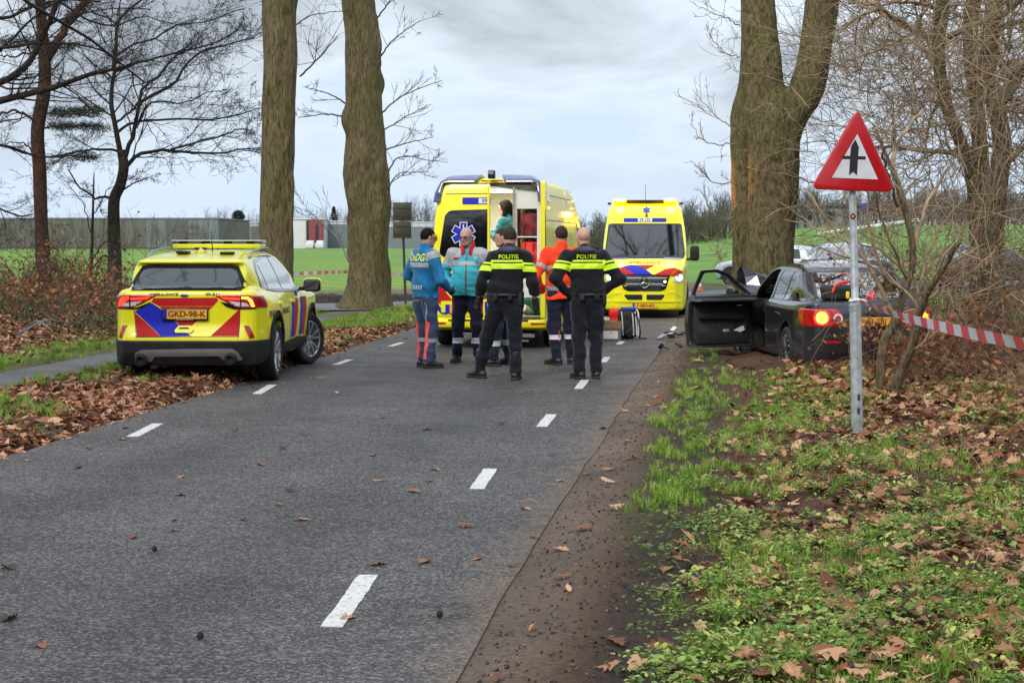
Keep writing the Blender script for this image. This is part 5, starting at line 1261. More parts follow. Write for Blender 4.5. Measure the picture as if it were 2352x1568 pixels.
    for s in (1, -1): tube('roof_rail', polyline([(s * .60, -.15, 1.45), (s * .60, .05, 1.515), (s * .595, .6, 1.555), (s * .59, 1.1, 1.555), (s * .60, 1.45, 1.49)], 18), .017, M_SILV, t, 8)
    # wiper, mirrors
    wp = mobj('rear_wiper', [(.0, -.815, 1.09), (.22, -.80, 1.095), (.22, -.79, 1.11), (0, -.785, 1.125), (-.02, -.83, 1.085), (-.02, -.795, 1.135)], [(0, 1, 2, 3), (4, 0, 3, 5)], M_BLK, t)
    bm = bmesh.new(); bm_box(bm, (-.02, -.815, 1.10), (.16, .03, .04), None, .01); bm_box(bm, (.10, -.80, 1.107), (.26, .02, .016), None, .004); o = bobj('wiper_arm', bm, M_BLK, wp)
    for s in (1, -1):
        m_ = sdf_obj('door_mirror', lambda X, Y, Z, s=s: smax(smax(np.abs(X - s * 1.015) - .115, np.abs(Z - 1.075) - .085, .06), np.abs(Y - 2.0) - .075, .06), (s * 1.015 - .16, 1.88, .94), (s * 1.015 + .16, 2.12, 1.2), .012, M_GLOSSBLK, t, smooth=2)
        prism('mirror_glass', rpoly([(s * 1.015 - .09, 1.015), (s * 1.015 + .09, 1.015), (s * 1.015 + .095, 1.13), (s * 1.015 - .085, 1.13)], .03), 1.918, 1.93, M_GLASS, m_)
        sdf_obj('mirror_cap', lambda X, Y, Z, s=s: np.maximum(smax(smax(np.abs(X - s * 1.015) - .12, np.abs(Z - 1.08) - .09, .06), np.abs(Y - 2.0) - .08, .06), 1.985 - Y), (s * 1.015 - .16, 1.94, .94), (s * 1.015 + .16, 2.14, 1.22), .012, M_YEL, m_, smooth=1)
        box('mirror_arm', (s * .89, 2.0, 1.03), (.1, .06, .05), M_BLK, m_, bev=.01)
    for x, y, st in ((-.80, 0, 0), (.80, 0, 0), (-.80, 2.71, R(-24)), (.80, 2.71, R(-24))): wheel(t, (x, y, .338), .343, .225, 1 if x > 0 else -1, M_ALLOY, st)
    box('underbody', (0, 1.3, .27), (1.2, 3.6, .10), M_UNDER, t)
    return t
suv()

# ---------------------------------------------------------------- ambulance vans
S_SIDE = [(0.0, .36), (-.01, .6), (.0, 1.3), (.05, 2.0), (.10, 2.38), (.15, 2.55), (.28, 2.62), (.8, 2.645), (3.2, 2.62), (3.9, 2.54), (4.2, 2.44), (4.48, 2.24), (4.60, 2.06), (5.18, 1.32), (5.30, 1.25), (5.68, 1.09), (5.84, .98), (5.92, .75), (5.93, .45), (5.88, .20), (5.6, .17), (.4, .28)]
S_PLAN = sym([(.80, -.02), (.865, .02), (.89, .12), (.93, .9), (.955, 2.0), (.955, 4.6), (.92, 5.2), (.83, 5.62), (.66, 5.84), (.4, 5.93)])
S_FRONT = sym([(.86, .14), (.93, .4), (.955, .7), (.955, 1.1), (.92, 1.5), (.885, 1.85), (.845, 2.15), (.80, 2.38), (.73, 2.53), (.60, 2.62), (.3, 2.645)])
def van_fn(X, Y, Z, arch=True):
    d = smax(smax(poly_d(S_SIDE, Y, Z), poly_d(S_PLAN, X, Y), .07), poly_d(S_FRONT, X, Z), .07)
    if arch:
        for y0 in (1.02, 4.72):
            c = np.sqrt((Y - y0) ** 2 + (Z - .34) ** 2) - .42
            d = smax(d, -np.maximum(c, .56 - np.abs(X)), .02)
    return d
def star_of_life(name, B, c, r, axis, off, parent, mi=M_BLUE, mo=M_WHT):
    first = None
    for k, (mm, g, o) in enumerate(((mo, .012, off), (mi, 0, off + .003))):
        for a in (0, 60, 120):
            w_, l = r * .27 + g * r / .17, r + g * r / .17; ca, sa = math.cos(R(a)), math.sin(R(a))
            poly = [(c[0] + u * ca - v * sa, c[1] + u * sa + v * ca) for u, v in ((-w_, -l), (w_, -l), (w_, l), (-w_, l))]
            o_ = decal(name if first is None else 'star_arm', B, poly, axis, o + a * .00001, mm, parent if first is None else first, .2)
            if first is None: first = o_
    return first
def van_common(t, B, yellow_lower=True):
    for x, y in ((-.85, 1.02), (.85, 1.02), (-.85, 4.72), (.85, 4.72)): wheel(t, (x, y, .335), .338, .22, 1 if x > 0 else -1, M_ALLOYD, 0)
    box('underbody', (0, 2.9, .30), (1.3, 5.2, .14), M_UNDER, t)
    for s, ax in ((1, 'right'), (-1, 'left')):
        decal('side_window', B, rpoly([(4.05, 2.0), (4.50, 1.95), (5.0, 1.34), (4.05, 1.30)], .05), ax, .01, M_GLASS, t, .08)
        decal('body_moulding', B, rpoly([(1.55, .62), (4.2, .62), (4.2, .74), (1.55, .74)], .02), ax, .02, M_BLK, t, .2)
        for y0 in (3.05, 4.0): decal('door_seam', B, [(y0, .45), (y0 + .014, .45), (y0 + .014, 2.3), (y0, 2.3)], ax, .002, M_INK, t, .2)
        m_ = sdf_obj('door_mirror', lambda X, Y, Z, s=s: smax(smax(np.abs(X - s * 1.085) - .10, np.abs(Z - 1.40) - .165, .07), np.abs(Y - 4.95) - .07, .06), (s * 1.085 - .15, 4.84, 1.2), (s * 1.085 + .15, 5.06, 1.6), .014, M_BLK, t, smooth=2)
        box('mirror_arm', (s * .96, 4.95, 1.27), (.16, .07, .05), M_BLK, m_, bev=.01)
        for i in range(2):
            p = [(.2, 2.36 - i * .4), (3.9, 2.34 - i * .4), (3.9, 2.352 - i * .4), (.2, 2.372 - i * .4)]
            decal('panel_crease', B, p, ax, .002, M_INK, t, .2)
        # red and blue battenburg band on the flanks
        for k in range(5):
            y0 = 1.6 + k * .5
            decal('livery_stripe', B, [(y0, .78), (y0 + .24, .78), (y0 + .46, 1.2), (y0 + .22, 1.2)], ax, .003, M_BLUE if k % 2 == 0 else M_RED, t, .15)

def van_rear():
    t = thing('ambulance', 'yellow ambulance seen from behind with its right rear door open', 'ambulance', (-.36, 27.0, 0.0), R(-8.8))
    open_poly = [(.02, .50), (.78, .50), (.83, .56), (.845, 1.3), (.80, 2.1), (.755, 2.40), (.68, 2.49), (.02, 2.50)]
    cav = sym([(.84, .52), (.88, 1.2), (.80, 2.1), (.74, 2.40), (.62, 2.52)])
    def fn(X, Y, Z):
        d = van_fn(X, Y, Z)
        c = np.maximum(poly_d(cav, X, Z), np.maximum(.10 - Y, Y - 3.1))
        d = smax(d, -c, .01)
        return smax(d, -np.maximum(poly_d(open_poly, X, Z), Y - .4), .012)
    body = sdf_obj('body', fn, (-1.05, -.08, .1), (1.05, 6.0, 2.72), .026, M_YEL2, t, smooth=2)
    full = sdf_obj('tmp', lambda X, Y, Z: van_fn(X, Y, Z, False), (-1.05, -.08, .1), (1.05, 6.0, 2.72), .04, M_YEL2, None, smooth=2)
    B = bvh_of(full); bpy.data.objects.remove(full)
    van_common(t, B)
    q = lambda pts: [(.00211 * (x - 716), 2.764 - .00211 * y) for x, y in pts]
    # closed left door
    ld = decal('rear_door', B, rpoly([(-.80, .50), (.012, .50), (.012, 2.515), (-.62, 2.515), (-.70, 2.47), (-.755, 2.30), (-.82, 1.9), (-.85, 1.3)], .04), 'back', .022, M_YEL2, t, .1)
    BD = bvh_of(ld)
    decal('rear_window', BD, rpoly([(-.765, 1.46), (-.70, 1.40), (.0, 1.40), (.0, 2.13), (-.60, 2.115), (-.68, 2.05)], [.05, .05, .02, .02, .06, .06]), 'back', .006, M_GLASS, ld, .1)
    star_of_life('star_emblem', BD, (-.39, 1.75), .175, 'back', .009, ld)
    sn = star_of_life  # the small white staff in the middle of the star
    decal('star_staff', BD, [(-.398, 1.66), (-.382, 1.66), (-.382, 1.90), (-.398, 1.90)], 'back', .014, M_WHT, ld, .3)
    lb = decal('number_sign', BD, rpoly(q([(520, 214), (726, 214), (726, 264), (520, 264)]), .012), 'back', .006, M_BLUE, ld, .1)
    decal('sign_field', BD, q([(640, 220), (722, 220), (722, 258), (640, 258)]), 'back', .009, M_WHT, lb, .1)
    decal_text('number_text', BD, '09-', .085, q([(690, 239)])[0], 'back', .012, M_INKBLUE, lb, bold=.002)
    decal('door_crease', BD, q([(395, 186), (730, 183), (730, 188), (395, 191)]), 'back', .003, M_INK, ld, .2)
    decal_text('lettering', BD, 'A', .11, q([(340, 725)])[0], 'back', .005, M_INK, ld, bold=.003)
    for poly, mm in (([(-.81, 1.15), (-.55, 1.15), (-.15, .72), (.0, .72), (.0, .55), (-.35, .55)], M_BLUE), ([(-.80, 1.02), (-.36, .52), (-.60, .52), (-.80, .72)], M_RED), ([(-.42, 1.15), (.0, 1.15), (.0, .76), (-.08, .76)], M_RED), ([(-.80, .69), (-.63, .52), (-.80, .52)], M_BLUE)): decal('livery_stripe', BD, poly, 'back', .004, mm, ld, .1)
    decal('plate_recess', BD, rpoly(q([(365, 965), (690, 965), (690, 1080), (400, 1080), (368, 1045)]), .03), 'back', .007, M_YEL2, ld, .1)
    decal('license_plate', BD, q([(400, 990), (560, 990), (560, 1055), (400, 1055)]), 'back', .012, M_PLATE, ld, .1)
    decal('country_band', BD, q([(400, 990), (432, 990), (432, 1055), (400, 1055)]), 'back', .014, M_BLUE, ld, .1)
    for z in (1.73, .9): 
        h = box('door_hinge', (-.87, -.03, z), (.12, .05, .08), M_YEL2, t, bev=.012)
    box('door_edge', (.005, -.012, 1.5), (.03, .045, 1.98), M_YEL2, ld)
    decal('door_seal', B, [(.02, 2.50), (.68, 2.505), (.765, 2.42), (.80, 2.42), (.70, 2.53), (.02, 2.53)], 'back', .004, M_INK, t, .1)
    # rear light corners and centre lamps
    for s in (-1, 1):
        xi = .16 if s < 0 else .19
        def cap(X, Y, Z, s=s):
            d = van_fn(X, Y, Z, False) - .055; U = s * X
            r = np.minimum(np.maximum(2.535 - Z, xi + (2.62 - Z) * .6 - U), np.maximum(.755 - U + (Z - 2.25) * -.12, 2.24 - Z))
            return np.maximum(np.maximum(d, r), np.maximum(Y - .62, -(van_fn(X, Y, Z, False) + .02)))
        lo, hi = ((.1, -.1, 2.2), (1.0, .66, 2.74)) if s > 0 else ((-1.0, -.1, 2.2), (-.1, .66, 2.74))
        c = sdf_obj('warning_light', cap, lo, hi, .016, M_LBLUE, t, smooth=2, angle=50)
    box('brake_light_strip', (.04, .10, 2.565), (.34, .03, .022), M_LRED, t, bev=.006)
    cb = box('rear_camera', (.04, .06, 2.66), (.10, .14, .13), M_BLK, t, bev=.015); box('camera_hood', (.04, -.015, 2.69), (.085, .012, .06), M_SILV, cb)
    # open right door, swung back
    d = link('rear_door', None, t); d.location = (.875, -.03, 0); d.rotation_euler = (0, 0, R(95.5))
    prof = [(0.0, .50), (-.86, .50), (-.86, 2.515), (-.22, 2.515), (-.15, 2.45), (-.10, 2.25), (-.04, 1.9), (0, 1.3)]
    prism('door_panel', rpoly(prof, .03), -.035, .03, M_YEL2, d)
    prism('door_lining', rpoly([(-.05, .6), (-.80, .6), (-.80, 1.3), (-.05, 1.3)], .03), .03, .045, M_GREY, d); prism('door_window', rpoly([(-.10, 1.42), (-.80, 1.42), (-.80, 2.1), (-.2, 2.1)], .05), -.045, -.035, M_GLASS, d)
    for z in (.9, 1.73): box('hinge_arm', (.885, .0, z), (.05, .1, .07), M_YEL2, t, bev=.01)
    # bumper and step
    def bm_(X, Y, Z): return smax(van_fn(X, Y, Z) - .05, np.maximum(np.maximum(Z - .45, .27 - Z), Y - .55), .02)
    bp = sdf_obj('rear_bumper', bm_, (-1.05, -.1, .2), (1.05, .62, .5), .018, M_YEL2, t, smooth=1, angle=50)
    BP = bvh_of(bp); decal('bumper_step', BP, [(-.62, .425), (.62, .425), (.62, .447), (-.62, .447)], 'back', .012, M_BLK, bp, .2)
    for s in (1, -1): decal('reflector', BP, [(s * .66, .40), (s * .88, .40), (s * .88, .372), (s * .66, .372)], 'back', .008, M_LRED, bp, .2)
    box('sill_plate', (.42, .03, .495), (.78, .16, .04), M_SILV, t, bev=.01)
    bm = bmesh.new(); bm_box(bm, (.55, .1, .20), (.30, .06, .05)); bm_box(bm, (.2, .1, .22), (.9, .05, .02)); bm_box(bm, (.3, .15, .12), (.6, .05, .03)); bobj('tow_bar', bm, M_SILV, t)
    # the inside
    room = mat('cabin_lining', (.72, .71, .66), .5, var=.04)
    bm = bmesh.new()
    bm_box(bm, (0, 1.6, .51), (1.66, 2.95, .03)); bm_box(bm, (0, 3.07, 1.5), (1.64, .03, 1.96)); bm_box(bm, (-.805, 1.6, 1.4), (.03, 2.9, 1.75)); bm_box(bm, (.80, 1.9, 1.4), (.03, 2.3, 1.75)); bm_box(bm, (0, 1.6, 2.47), (1.40, 2.9, .03)); bobj('cabin_lining', bm, room, t)
    cabi = link('cabinet', None, t); x0, x1, y0, y1 = .405, .80, .16, .62
    bm = bmesh.new()
    for z0, z1 in ((2.14, 2.44), (1.70, 1.72), (.52, 1.28)): bm_box(bm, ((x0 + x1) / 2, (y0 + y1) / 2, (z0 + z1) / 2), (x1 - x0, y1 - y0, z1 - z0))
    bm_box(bm, ((x0 + x1) / 2, y1, 1.5), (x1 - x0, .02, 1.8)); bm_box(bm, (x1 - .03, .36, 1.5), (.08, .44, 1.9)); bm_box(bm, (x0, .36, 1.5), (.018, .44, 1.9)); bobj('cabinet_frame', bm, M_WHT, cabi)
    box('cabinet_post', (.375, .13, 1.5), (.035, .035, 1.94), M_GREY, cabi)
    # amber side repeaters catching the eye on the right flank
    for y, z in ((3.9, 2.02), (3.6, 2.2), (3.7, 2.33), (.55, 2.16)): box('side_repeater', (.955 - (z - 1.2) * .10, y, z), (.03, .07, .03), M_LAMB, t, bev=.008)
    al = bpy.data.lights.new('cabin_fill_lamp', 'AREA'); al.energy = 22; al.size = .5; al.shape = 'RECTANGLE'; al.size_y = 1.6; al.color = (1, .95, .86)  # unseen ceiling light, added to brighten the dark cabin interior
    ao = link('cabin_fill_lamp', al, t); ao.location = (-.1, 1.4, 2.42)
    box('cabin_fill_panel', (-.1, 1.4, 2.447), (.5, 1.6, .015), mat('cabin_fill_glow', (.9, .9, .85), .4, var=.02, emit=(1, .95, .86), estr=1.0), t)  # glowing panel added to go with the unseen ceiling light
    return t
ambA = van_rear()
_m = Matrix.Translation(ambA.location) @ Matrix.Rotation(R(-8.8), 4, 'Z')
pl = bpy.data.lights.new('repeater_beam', 'SPOT'); pl.energy = 1200; pl.color = (1, .33, .02); pl.spot_size = R(16); pl.spot_blend = .9; pl.shadow_soft_size = .05
po = link('repeater_beam', pl); p0 = _m @ Vector((1.02, 3.9, 2.05)); po.location = p0; po.rotation_euler = (p0 - A(1690, 420, 28.1)).to_track_quat('Z', 'Y').to_euler()
def inA(x, y, z): return Matrix.Translation(ambA.location) @ Matrix.Rotation(R(-8.8), 4, 'Z') @ Vector((x, y, z))
def put(o, x, y, z, rot=0): o.location = inA(x, y, z); o.rotation_euler = (0, 0, R(-8.8) + rot)
def bag(name, label, cat, w, d, h, m, m2, strap=True):
    t = thing(name, label, cat)
    sdf_obj('bag_body', lambda X, Y, Z: smax(smax(np.abs(X) - w / 2 + .01 * np.sin(Z * 30), np.abs(Y) - d / 2 + .012 * np.sin(Z * 24 + X * 9), .05), np.abs(Z - h / 2) - h / 2, .06), (-w / 2 - .06, -d / 2 - .06, -.04), (w / 2 + .06, d / 2 + .06, h + .04), .014, m, t, smooth=2)
    if strap:
        for x in (-w * .25, w * .25): box('strap', (x, -d / 2 - .004, h * .5), (.03, .012, h * .9), m2, t, bev=.003)
        tube('handle', polyline([(-.06, 0, h - .01), (-.04, 0, h + .04), (.04, 0, h + .04), (.06, 0, h - .01)], 8), .01, m2, t, 6)
    return t
b1 = bag('medical_bag', 'dark red medical bag on the upper cabinet shelf inside the ambulance', 'bag', .28, .3, .36, M_DKRED, M_INK); put(b1, .585, .36, 1.722)
b2 = bag('medical_bag', 'bright red medical bag on the lower cabinet shelf inside the ambulance', 'bag', .26, .3, .36, M_BRRED, M_DKRED); put(b2, .60, .36, 1.282)
M_GRNB = mat('green_cloth', (.03, .12, .05), .8, var=.5, vscale=7)
b3 = bag('equipment_bag', 'green equipment bag on the ambulance floor at the open door', 'bag', .30, .2, .26, M_GRNB, M_INK, False); put(b3, .66, .06, .528)
rl = thing('blanket_roll', 'cream rolled blanket lying before the green bag at the open door', 'blanket'); put(rl, .59, -.02, .60)
lathe('roll', [(.001, -.09), (.045, -.09), (.062, -.085), (.066, .12), (.05, .13), (.001, .125)], mat('cream_blanket', (.62, .58, .46), .8, var=.12, vscale=20), rl, 'X', 20)
rl.rotation_euler = (0, R(20), R(50))

def van_front():
    t = thing('ambulance', 'yellow ambulance facing the camera with lit headlights and flashing amber beacons', 'ambulance')
    pf = A(1480.6, 553, 37.6); yaw = R(180 - 4.6)
    t.rotation_euler = (0, 0, yaw); t.location = (pf.x - math.sin(-yaw) * 5.93 * -1 * -1, 0, 0)
    f = Matrix.Rotation(yaw, 3, 'Z') @ Vector((0, 5.93, 0)); t.location = (pf.x - f.x, 37.6 - f.y, -.02)
    body = sdf_obj('body', van_fn, (-1.05, -.08, .1), (1.05, 6.0, 2.72), .026, M_YEL, t, smooth=3)
    B = bvh_of(body); van_common(t, B)
    q = lambda pts: [(-.00185 * (x - 606.8), 2.690 - .00185 * y) for x, y in pts]   # the photograph's right is the van's left
    decal('windscreen', B, rpoly(sym([(.80, 1.33), (.845, 1.40), (.775, 1.99), (.74, 2.02)]), .03), 'front', .010, M_GLASS, t, .07)
    decal('windscreen_edge', B, sym([(.84, 1.285), (.875, 1.38), (.805, 2.02), (.76, 2.05)]), 'front', .005, M_GLOSSBLK, t, .08)
    st = decal('number_sign', B, rpoly(sym([(.46, 2.085), (.47, 2.10), (.47, 2.155), (.46, 2.17)]), .01), 'front', .012, M_BLUE, t, .1)
    decal('sign_field', B, [(-.155, 2.09), (.155, 2.09), (.155, 2.165), (-.155, 2.165)], 'front', .016, M_WHT, st, .2)
    decal_text('number_text', B, '09-133', .085, (0, 2.127), 'front', .019, M_INK, st, bold=.002)
    star_of_life('star_emblem', B, (-.03, 2.345), .085, 'front', .006, t, M_INKBLUE, M_YEL)
    decal('crest', B, rpoly([(-.065, 2.19), (0, 2.19), (.0, 2.27), (-.065, 2.27)], .03), 'front', .008, mat('crest_bronze', (.16, .09, .04), .5, var=.4, vscale=40), t, .2)
    # bonnet
    decal_text('lettering', B, 'AMBULANCE', .085, (0, 1.205), 'front', .03, M_INKB, t, bold=-.001, sx=1.35)
    for s in (1, -1): decal('bonnet_vent', B, rpoly([(s * .40, 1.265), (s * .80, 1.255), (s * .80, 1.30), (s * .42, 1.31)], .015), 'front', .008, M_GREY, t, .1)
    for pts, mm in (([(345, 850), (440, 832), (520, 835), (620, 880), (695, 938), (500, 938), (430, 890)], M_BLUE), ([(280, 890), (340, 855), (425, 893), (495, 938), (300, 938)], M_RED), ([(530, 834), (720, 832), (640, 868), (610, 872)], M_RED), ([(740, 932), (840, 880), (940, 862), (990, 875), (880, 945), (742, 942)], M_RED), ([(1000, 880), (1055, 915), (960, 950), (900, 948)], M_RED)): decal('livery_stripe', B, q(pts), 'front', .035, mm, t, .05)
    gp = rpoly(sym([(.34, .60), (.45, .64), (.545, .935), (.53, .955)]), .03)
    gr = decal('grille', B, gp, 'front', .014, M_GLOSSBLK, t, .08)
    BG = bvh_of(gr)
    for k, z in enumerate((.67, .735, .80, .865)):
        wd = .34 + k * .045; decal('grille_bar', BG, rpoly([(-wd, z), (wd, z), (wd + .01, z + .028), (-wd - .01, z + .028)], .01), 'front', .014, M_GREY if k % 2 else M_BLK, gr, .1)
    yf = 5.965
    lathe('star_ring', [(.098, 0), (.102, .016), (.112, .018), (.116, .0), (.107, -.01)], M_CHROME, gr, 'Y', 36, (0, yf, .785))
    bm = bmesh.new()
    for k in range(3):
        a = R(90 + 120 * k); bm_box(bm, (math.cos(a) * .052, yf + .005, .785 + math.sin(a) * .052), (.104, .014, .022), ry(-a), .004)
    bobj('star_badge', bm, M_CHROME, gr)
    for s in (1, -1):
        lathe('grille_lamp', [(.028, 0), (.026, .018), (.001, .02)], M_LWHTON, gr, 'Y', 16, (s * .435, yf - .04, .80)); box('grille_lamp_strip', (s * .40, yf - .03, .715), (.07, .015, .014), M_WHT, gr)
        hl = decal('headlight', B, rpoly([(s * .60, .80), (s * .70, .775), (s * .845, .80), (s * .86, .97), (s * .80, .985), (s * .64, .90)], .025), 'front', .016, M_LWHT, t, .06)
        c_ = (s * .745, .885); decal('headlight_beam', bvh_of(hl), [(c_[0] + .075 * math.cos(a), c_[1] + .065 * math.sin(a)) for a in np.linspace(0, 6.1, 18)], 'front', .006, M_LWHTON, hl, .1)
        decal('lower_grille', B, rpoly([(s * .045, .41), (s * .36, .41), (s * .43, .50), (s * .42, .525), (s * .045, .525)], .015), 'front', .008, M_BLK, t, .08)
        decal('bumper_crease', B, [(s * .50, .55), (s * .62, .56), (s * .80, .46), (s * .84, .46), (s * .66, .585), (s * .50, .57)], 'front', .012, M_YEL, t, .08)
    decal('bumper_ledge', B, rpoly([(-.80, .36), (.80, .36), (.84, .40), (-.84, .40)], .01), 'front', .02, M_YEL, t, .1)
    plate(t, (0, 5.985, .285), .50, .11, 'T-803-KS', facing=1, frame=False)
    # roof beacons
    bar = box('light_bar', (0, 3.95, 2.555), (1.30, .24, .05), M_BLK, t, bev=.015)
    for s in (1, -1):
        b = box('beacon', (s * .56, 3.98, 2.565), (.30, .28, .085), mat('beacon_lens', (.9, .3, .02), .2, var=.05, emit=(1, .27, .01), estr=1.5), t, bev=.025); box('beacon_core', (s * .56, 4.0, 2.575), (.19, .27, .05), mat('beacon_core_lit', (1, .8, .4), .3, var=.02, emit=(1, .72, .28), estr=7), b, bev=.02)
        box('roof_lamp_bracket', (s * .80, 3.95, 2.50), (.08, .1, .05), M_BLK, t, bev=.012)
        pl = bpy.data.lights.new('beacon_lamp', 'POINT'); pl.energy = 14; pl.color = (1, .5, .06); pl.shadow_soft_size = .1
        po = link('beacon_lamp', pl, b); po.location = (s * .56, 4.22, 2.58)
    tube('whip_antenna', [(0, 3.7, 2.55), (0, 3.65, 2.95)], [.008, .004], M_BLK, t, 6)
    return t
van_front()

# ---------------------------------------------------------------- crashed black saloon
M_BLKP = mat('black_car_paint', (.022, .022, .025), .24, coat=.9, var=.2, vscale=3)
M_BLKD = mat('black_car_dusty', (.022, .021, .021), .40, coat=.4, var=.3, vscale=6)
M_INT = mat('car_interior', (.014, .014, .016), .7, var=.3, vscale=9)
M_INT2 = mat('door_lining_fabric', (.028, .028, .032), .75, var=.3, vscale=9)
def saloon():
    t = thing('crashed_car', 'black saloon car crashed against the forked tree with its front door wide open', 'car', (4.43, 23.10, -.10), R(5))
    side_lo = [(-.98, .20), (-1.03, .35), (-1.03, .62), (-1.00, .85), (-.97, .97), (-.90, 1.0), (-.5, 1.0), (2.4, .98), (3.0, .90), (3.28, .80), (3.36, .55), (3.3, .22)]
    side_cab = [(-.62, .85), (-.60, .99), (.08, 1.345), (.3, 1.40), (.8, 1.455), (1.25, 1.455), (1.6, 1.40), (2.42, .97), (2.42, .85)]
    plan = sym([(.56, -1.05), (.72, -1.0), (.82, -.8), (.87, -.4), (.885, .2), (.885, 2.3), (.85, 2.9), (.74, 3.2), (.5, 3.34)])
    fr_lo = sym([(.80, .17), (.865, .3), (.885, .5), (.885, .72), (.86, .88), (.81, .97), (.72, 1.02)])
    fr_cab = sym([(.80, .8), (.795, .95), (.73, 1.12), (.65, 1.32), (.58, 1.40), (.45, 1.45), (.15, 1.462)])
    planc = sym([(.60, -.7), (.72, -.4), (.80, .3), (.80, 1.7), (.74, 2.2), (.62, 2.5)])
    def hull(X, Y, Z):
        lo = smax(smax(poly_d(side_lo, Y, Z), poly_d(plan, X, Y), .05), poly_d(fr_lo, X, Z), .04)
        cb = smax(smax(poly_d(side_cab, Y, Z), poly_d(planc, X, Y), .05), poly_d(fr_cab, X, Z), .05)
        return smin(lo, cb, .03)
    door = [(1.13, .27), (1.10, .60), (1.12, .96), (1.20, 1.345), (1.46, 1.355), (1.68, 1.295), (2.20, .975), (2.22, .6), (2.20, .27)]
    dwin = rpoly([(1.19, 1.0), (1.26, 1.30), (1.46, 1.31), (1.65, 1.255), (2.06, 1.0)], .03)
    rwin = rpoly([(.16, .99), (.20, 1.22), (.36, 1.33), (1.02, 1.345), (1.02, .99)], .03)
    fwin = dwin
    back = sym([(.545, 1.04), (.49, 1.29), (.44, 1.32)])
    front = sym([(.62, 1.02), (.52, 1.35), (.45, 1.38)])
    cav = [(-.30, .50), (-.28, .97), (.18, 1.29), (.35, 1.36), (.85, 1.41), (1.25, 1.41), (1.55, 1.36), (2.3, .95), (2.25, .35), (.4, .35)]
    cavf = sym([(.78, .2), (.80, .5), (.80, .9), (.70, 1.12), (.61, 1.31), (.54, 1.38)])
    def fn(X, Y, Z):
        d = hull(X, Y, Z)
        for y0 in (0, 2.58):
            c = np.sqrt((Y - y0) ** 2 + (Z - .315) ** 2) - .385
            d = smax(d, -np.maximum(c, .5 - np.abs(X)), .012)
        d = smax(d, -np.maximum(poly_d(cav, Y, Z), poly_d(cavf, X, Z)), .01)
        d = np.maximum(d, -np.maximum(poly_d(door, Y, Z), X + .55))
        for wpoly in (rwin,): d = np.maximum(d, -np.maximum(poly_d(wpoly, Y, Z), .5 - np.abs(X)))
        d = np.maximum(d, -np.maximum(poly_d(fwin, Y, Z), .5 - X))
        d = np.maximum(d, -np.maximum(poly_d(back, X, Z), np.maximum(Y - .25, -.75 - Y)))
        d = np.maximum(d, -np.maximum(poly_d(front, X, Z), np.maximum(1.55 - Y, Y - 2.5)))
        return d
    body = sdf_obj('body', fn, (-.96, -1.1, .12), (.96, 3.44, 1.52), .0165, M_BLKP, t, smooth=2)
    full = sdf_obj('tmp', hull, (-.96, -1.1, .12), (.96, 3.44, 1.52), .025, M_BLKP, None, smooth=2); B = bvh_of(full); bpy.data.objects.remove(full)
    decal('rear_window', B, sym([(.565, 1.025), (.505, 1.305), (.45, 1.335)]), 'back', .004, M_CLEARB, t, .07)
    decal('windscreen', B, sym([(.64, 1.01), (.535, 1.36), (.46, 1.39)]), 'front', .004, M_CLEAR, t, .07)
    for ax in ('left', 'right'):
        decal('rear_door_window', B, rpoly([(.13, .975), (.17, 1.23), (.34, 1.345), (1.04, 1.36), (1.04, .975)], .03), ax, -.004, M_CLEAR, t, .07)
        decal('window_divider', B, [(.40, .98), (.425, .98), (.46, 1.345), (.435, 1.345)], ax, .003, M_GLOSSBLK, t, .07)
        decal('window_trim', B, [(.10, .965), (1.06, .965), (1.06, .98), (.10, .98)], ax, .006, M_GLOSSBLK, t, .07)
        decal('pillar_trim', B, [(1.035, .98), (1.11, .98), (1.19, 1.365), (1.05, 1.365)], ax, .003, M_GLOSSBLK, t, .07)
        decal('door_seam', B, [(.13, .97), (.14, .97), (.36, .62), (.45, .35), (.44, .35), (.35, .62)], ax, .001, M_INK, t, .1)
        decal('door_seam', B, [(1.085, .30), (1.095, .30), (1.095, .97), (1.085, .97)], ax, .001, M_INK, t, .1)
        decal('door_handle', B, rpoly([(.30, .755), (.50, .765), (.50, .80), (.30, .79)], .012), ax, .02, M_BLKP, t, .06)
        decal('handle_chrome', B, [(.30, .792), (.50, .802), (.50, .808), (.30, .798)], ax, .022, M_CHROME, t, .06)
        decal('rub_strip', B, rpoly([(.42, .30), (2.2, .30), (2.2, .20), (.42, .20)], .015), ax, .012, M_BLKD, t, .1)
    decal('window_trim', B, fwin, 'right', -.004, M_CLEAR, t, .07)
    # tail
    for s in (-1, 1):
        def lam(X, Y, Z, s=s):
            U = s * X; d = hull(X, Y, Z) - .012
            r = smax(np.maximum(.668 - Z, Z - .90), np.maximum(.375 - U + .25 * (Z - .8), Y + .62 - .4 * (Z - .8)), .09)
            return smax(d, r, .02)
        lo, hi = ((.3, -1.1, .62), (.95, -.5, .95)) if s > 0 else ((-.95, -1.1, .62), (-.3, -.5, .95))
        lamp = sdf_obj('tail_lamp', lam, lo, hi, .011, M_LRED, t, smooth=1, angle=50); BL = bvh_of(lamp)
        c = lambda x, z, r: [(s * x + r * math.cos(a), z + r * math.sin(a)) for a in np.linspace(0, 6.0, 22)]
        decal('indicator_ring', BL, c(.645, .79, .10), 'back', .006, M_LREDON, lamp, .04)
        decal('indicator', BL, c(.645, .79, .075), 'back', .010, M_LAMBHOT if s < 0 else M_LAMB, lamp, .04); decal('indicator_core', BL, c(.645, .79, .033), 'back', .013, M_LAMB, lamp, .04)
        decal('reverse_ring', BL, c(.44, .78, .062), 'back', .006, M_LWHT, lamp, .04); decal('reverse_lens', BL, c(.44, .78, .036), 'back', .009, M_LRED, lamp, .04)
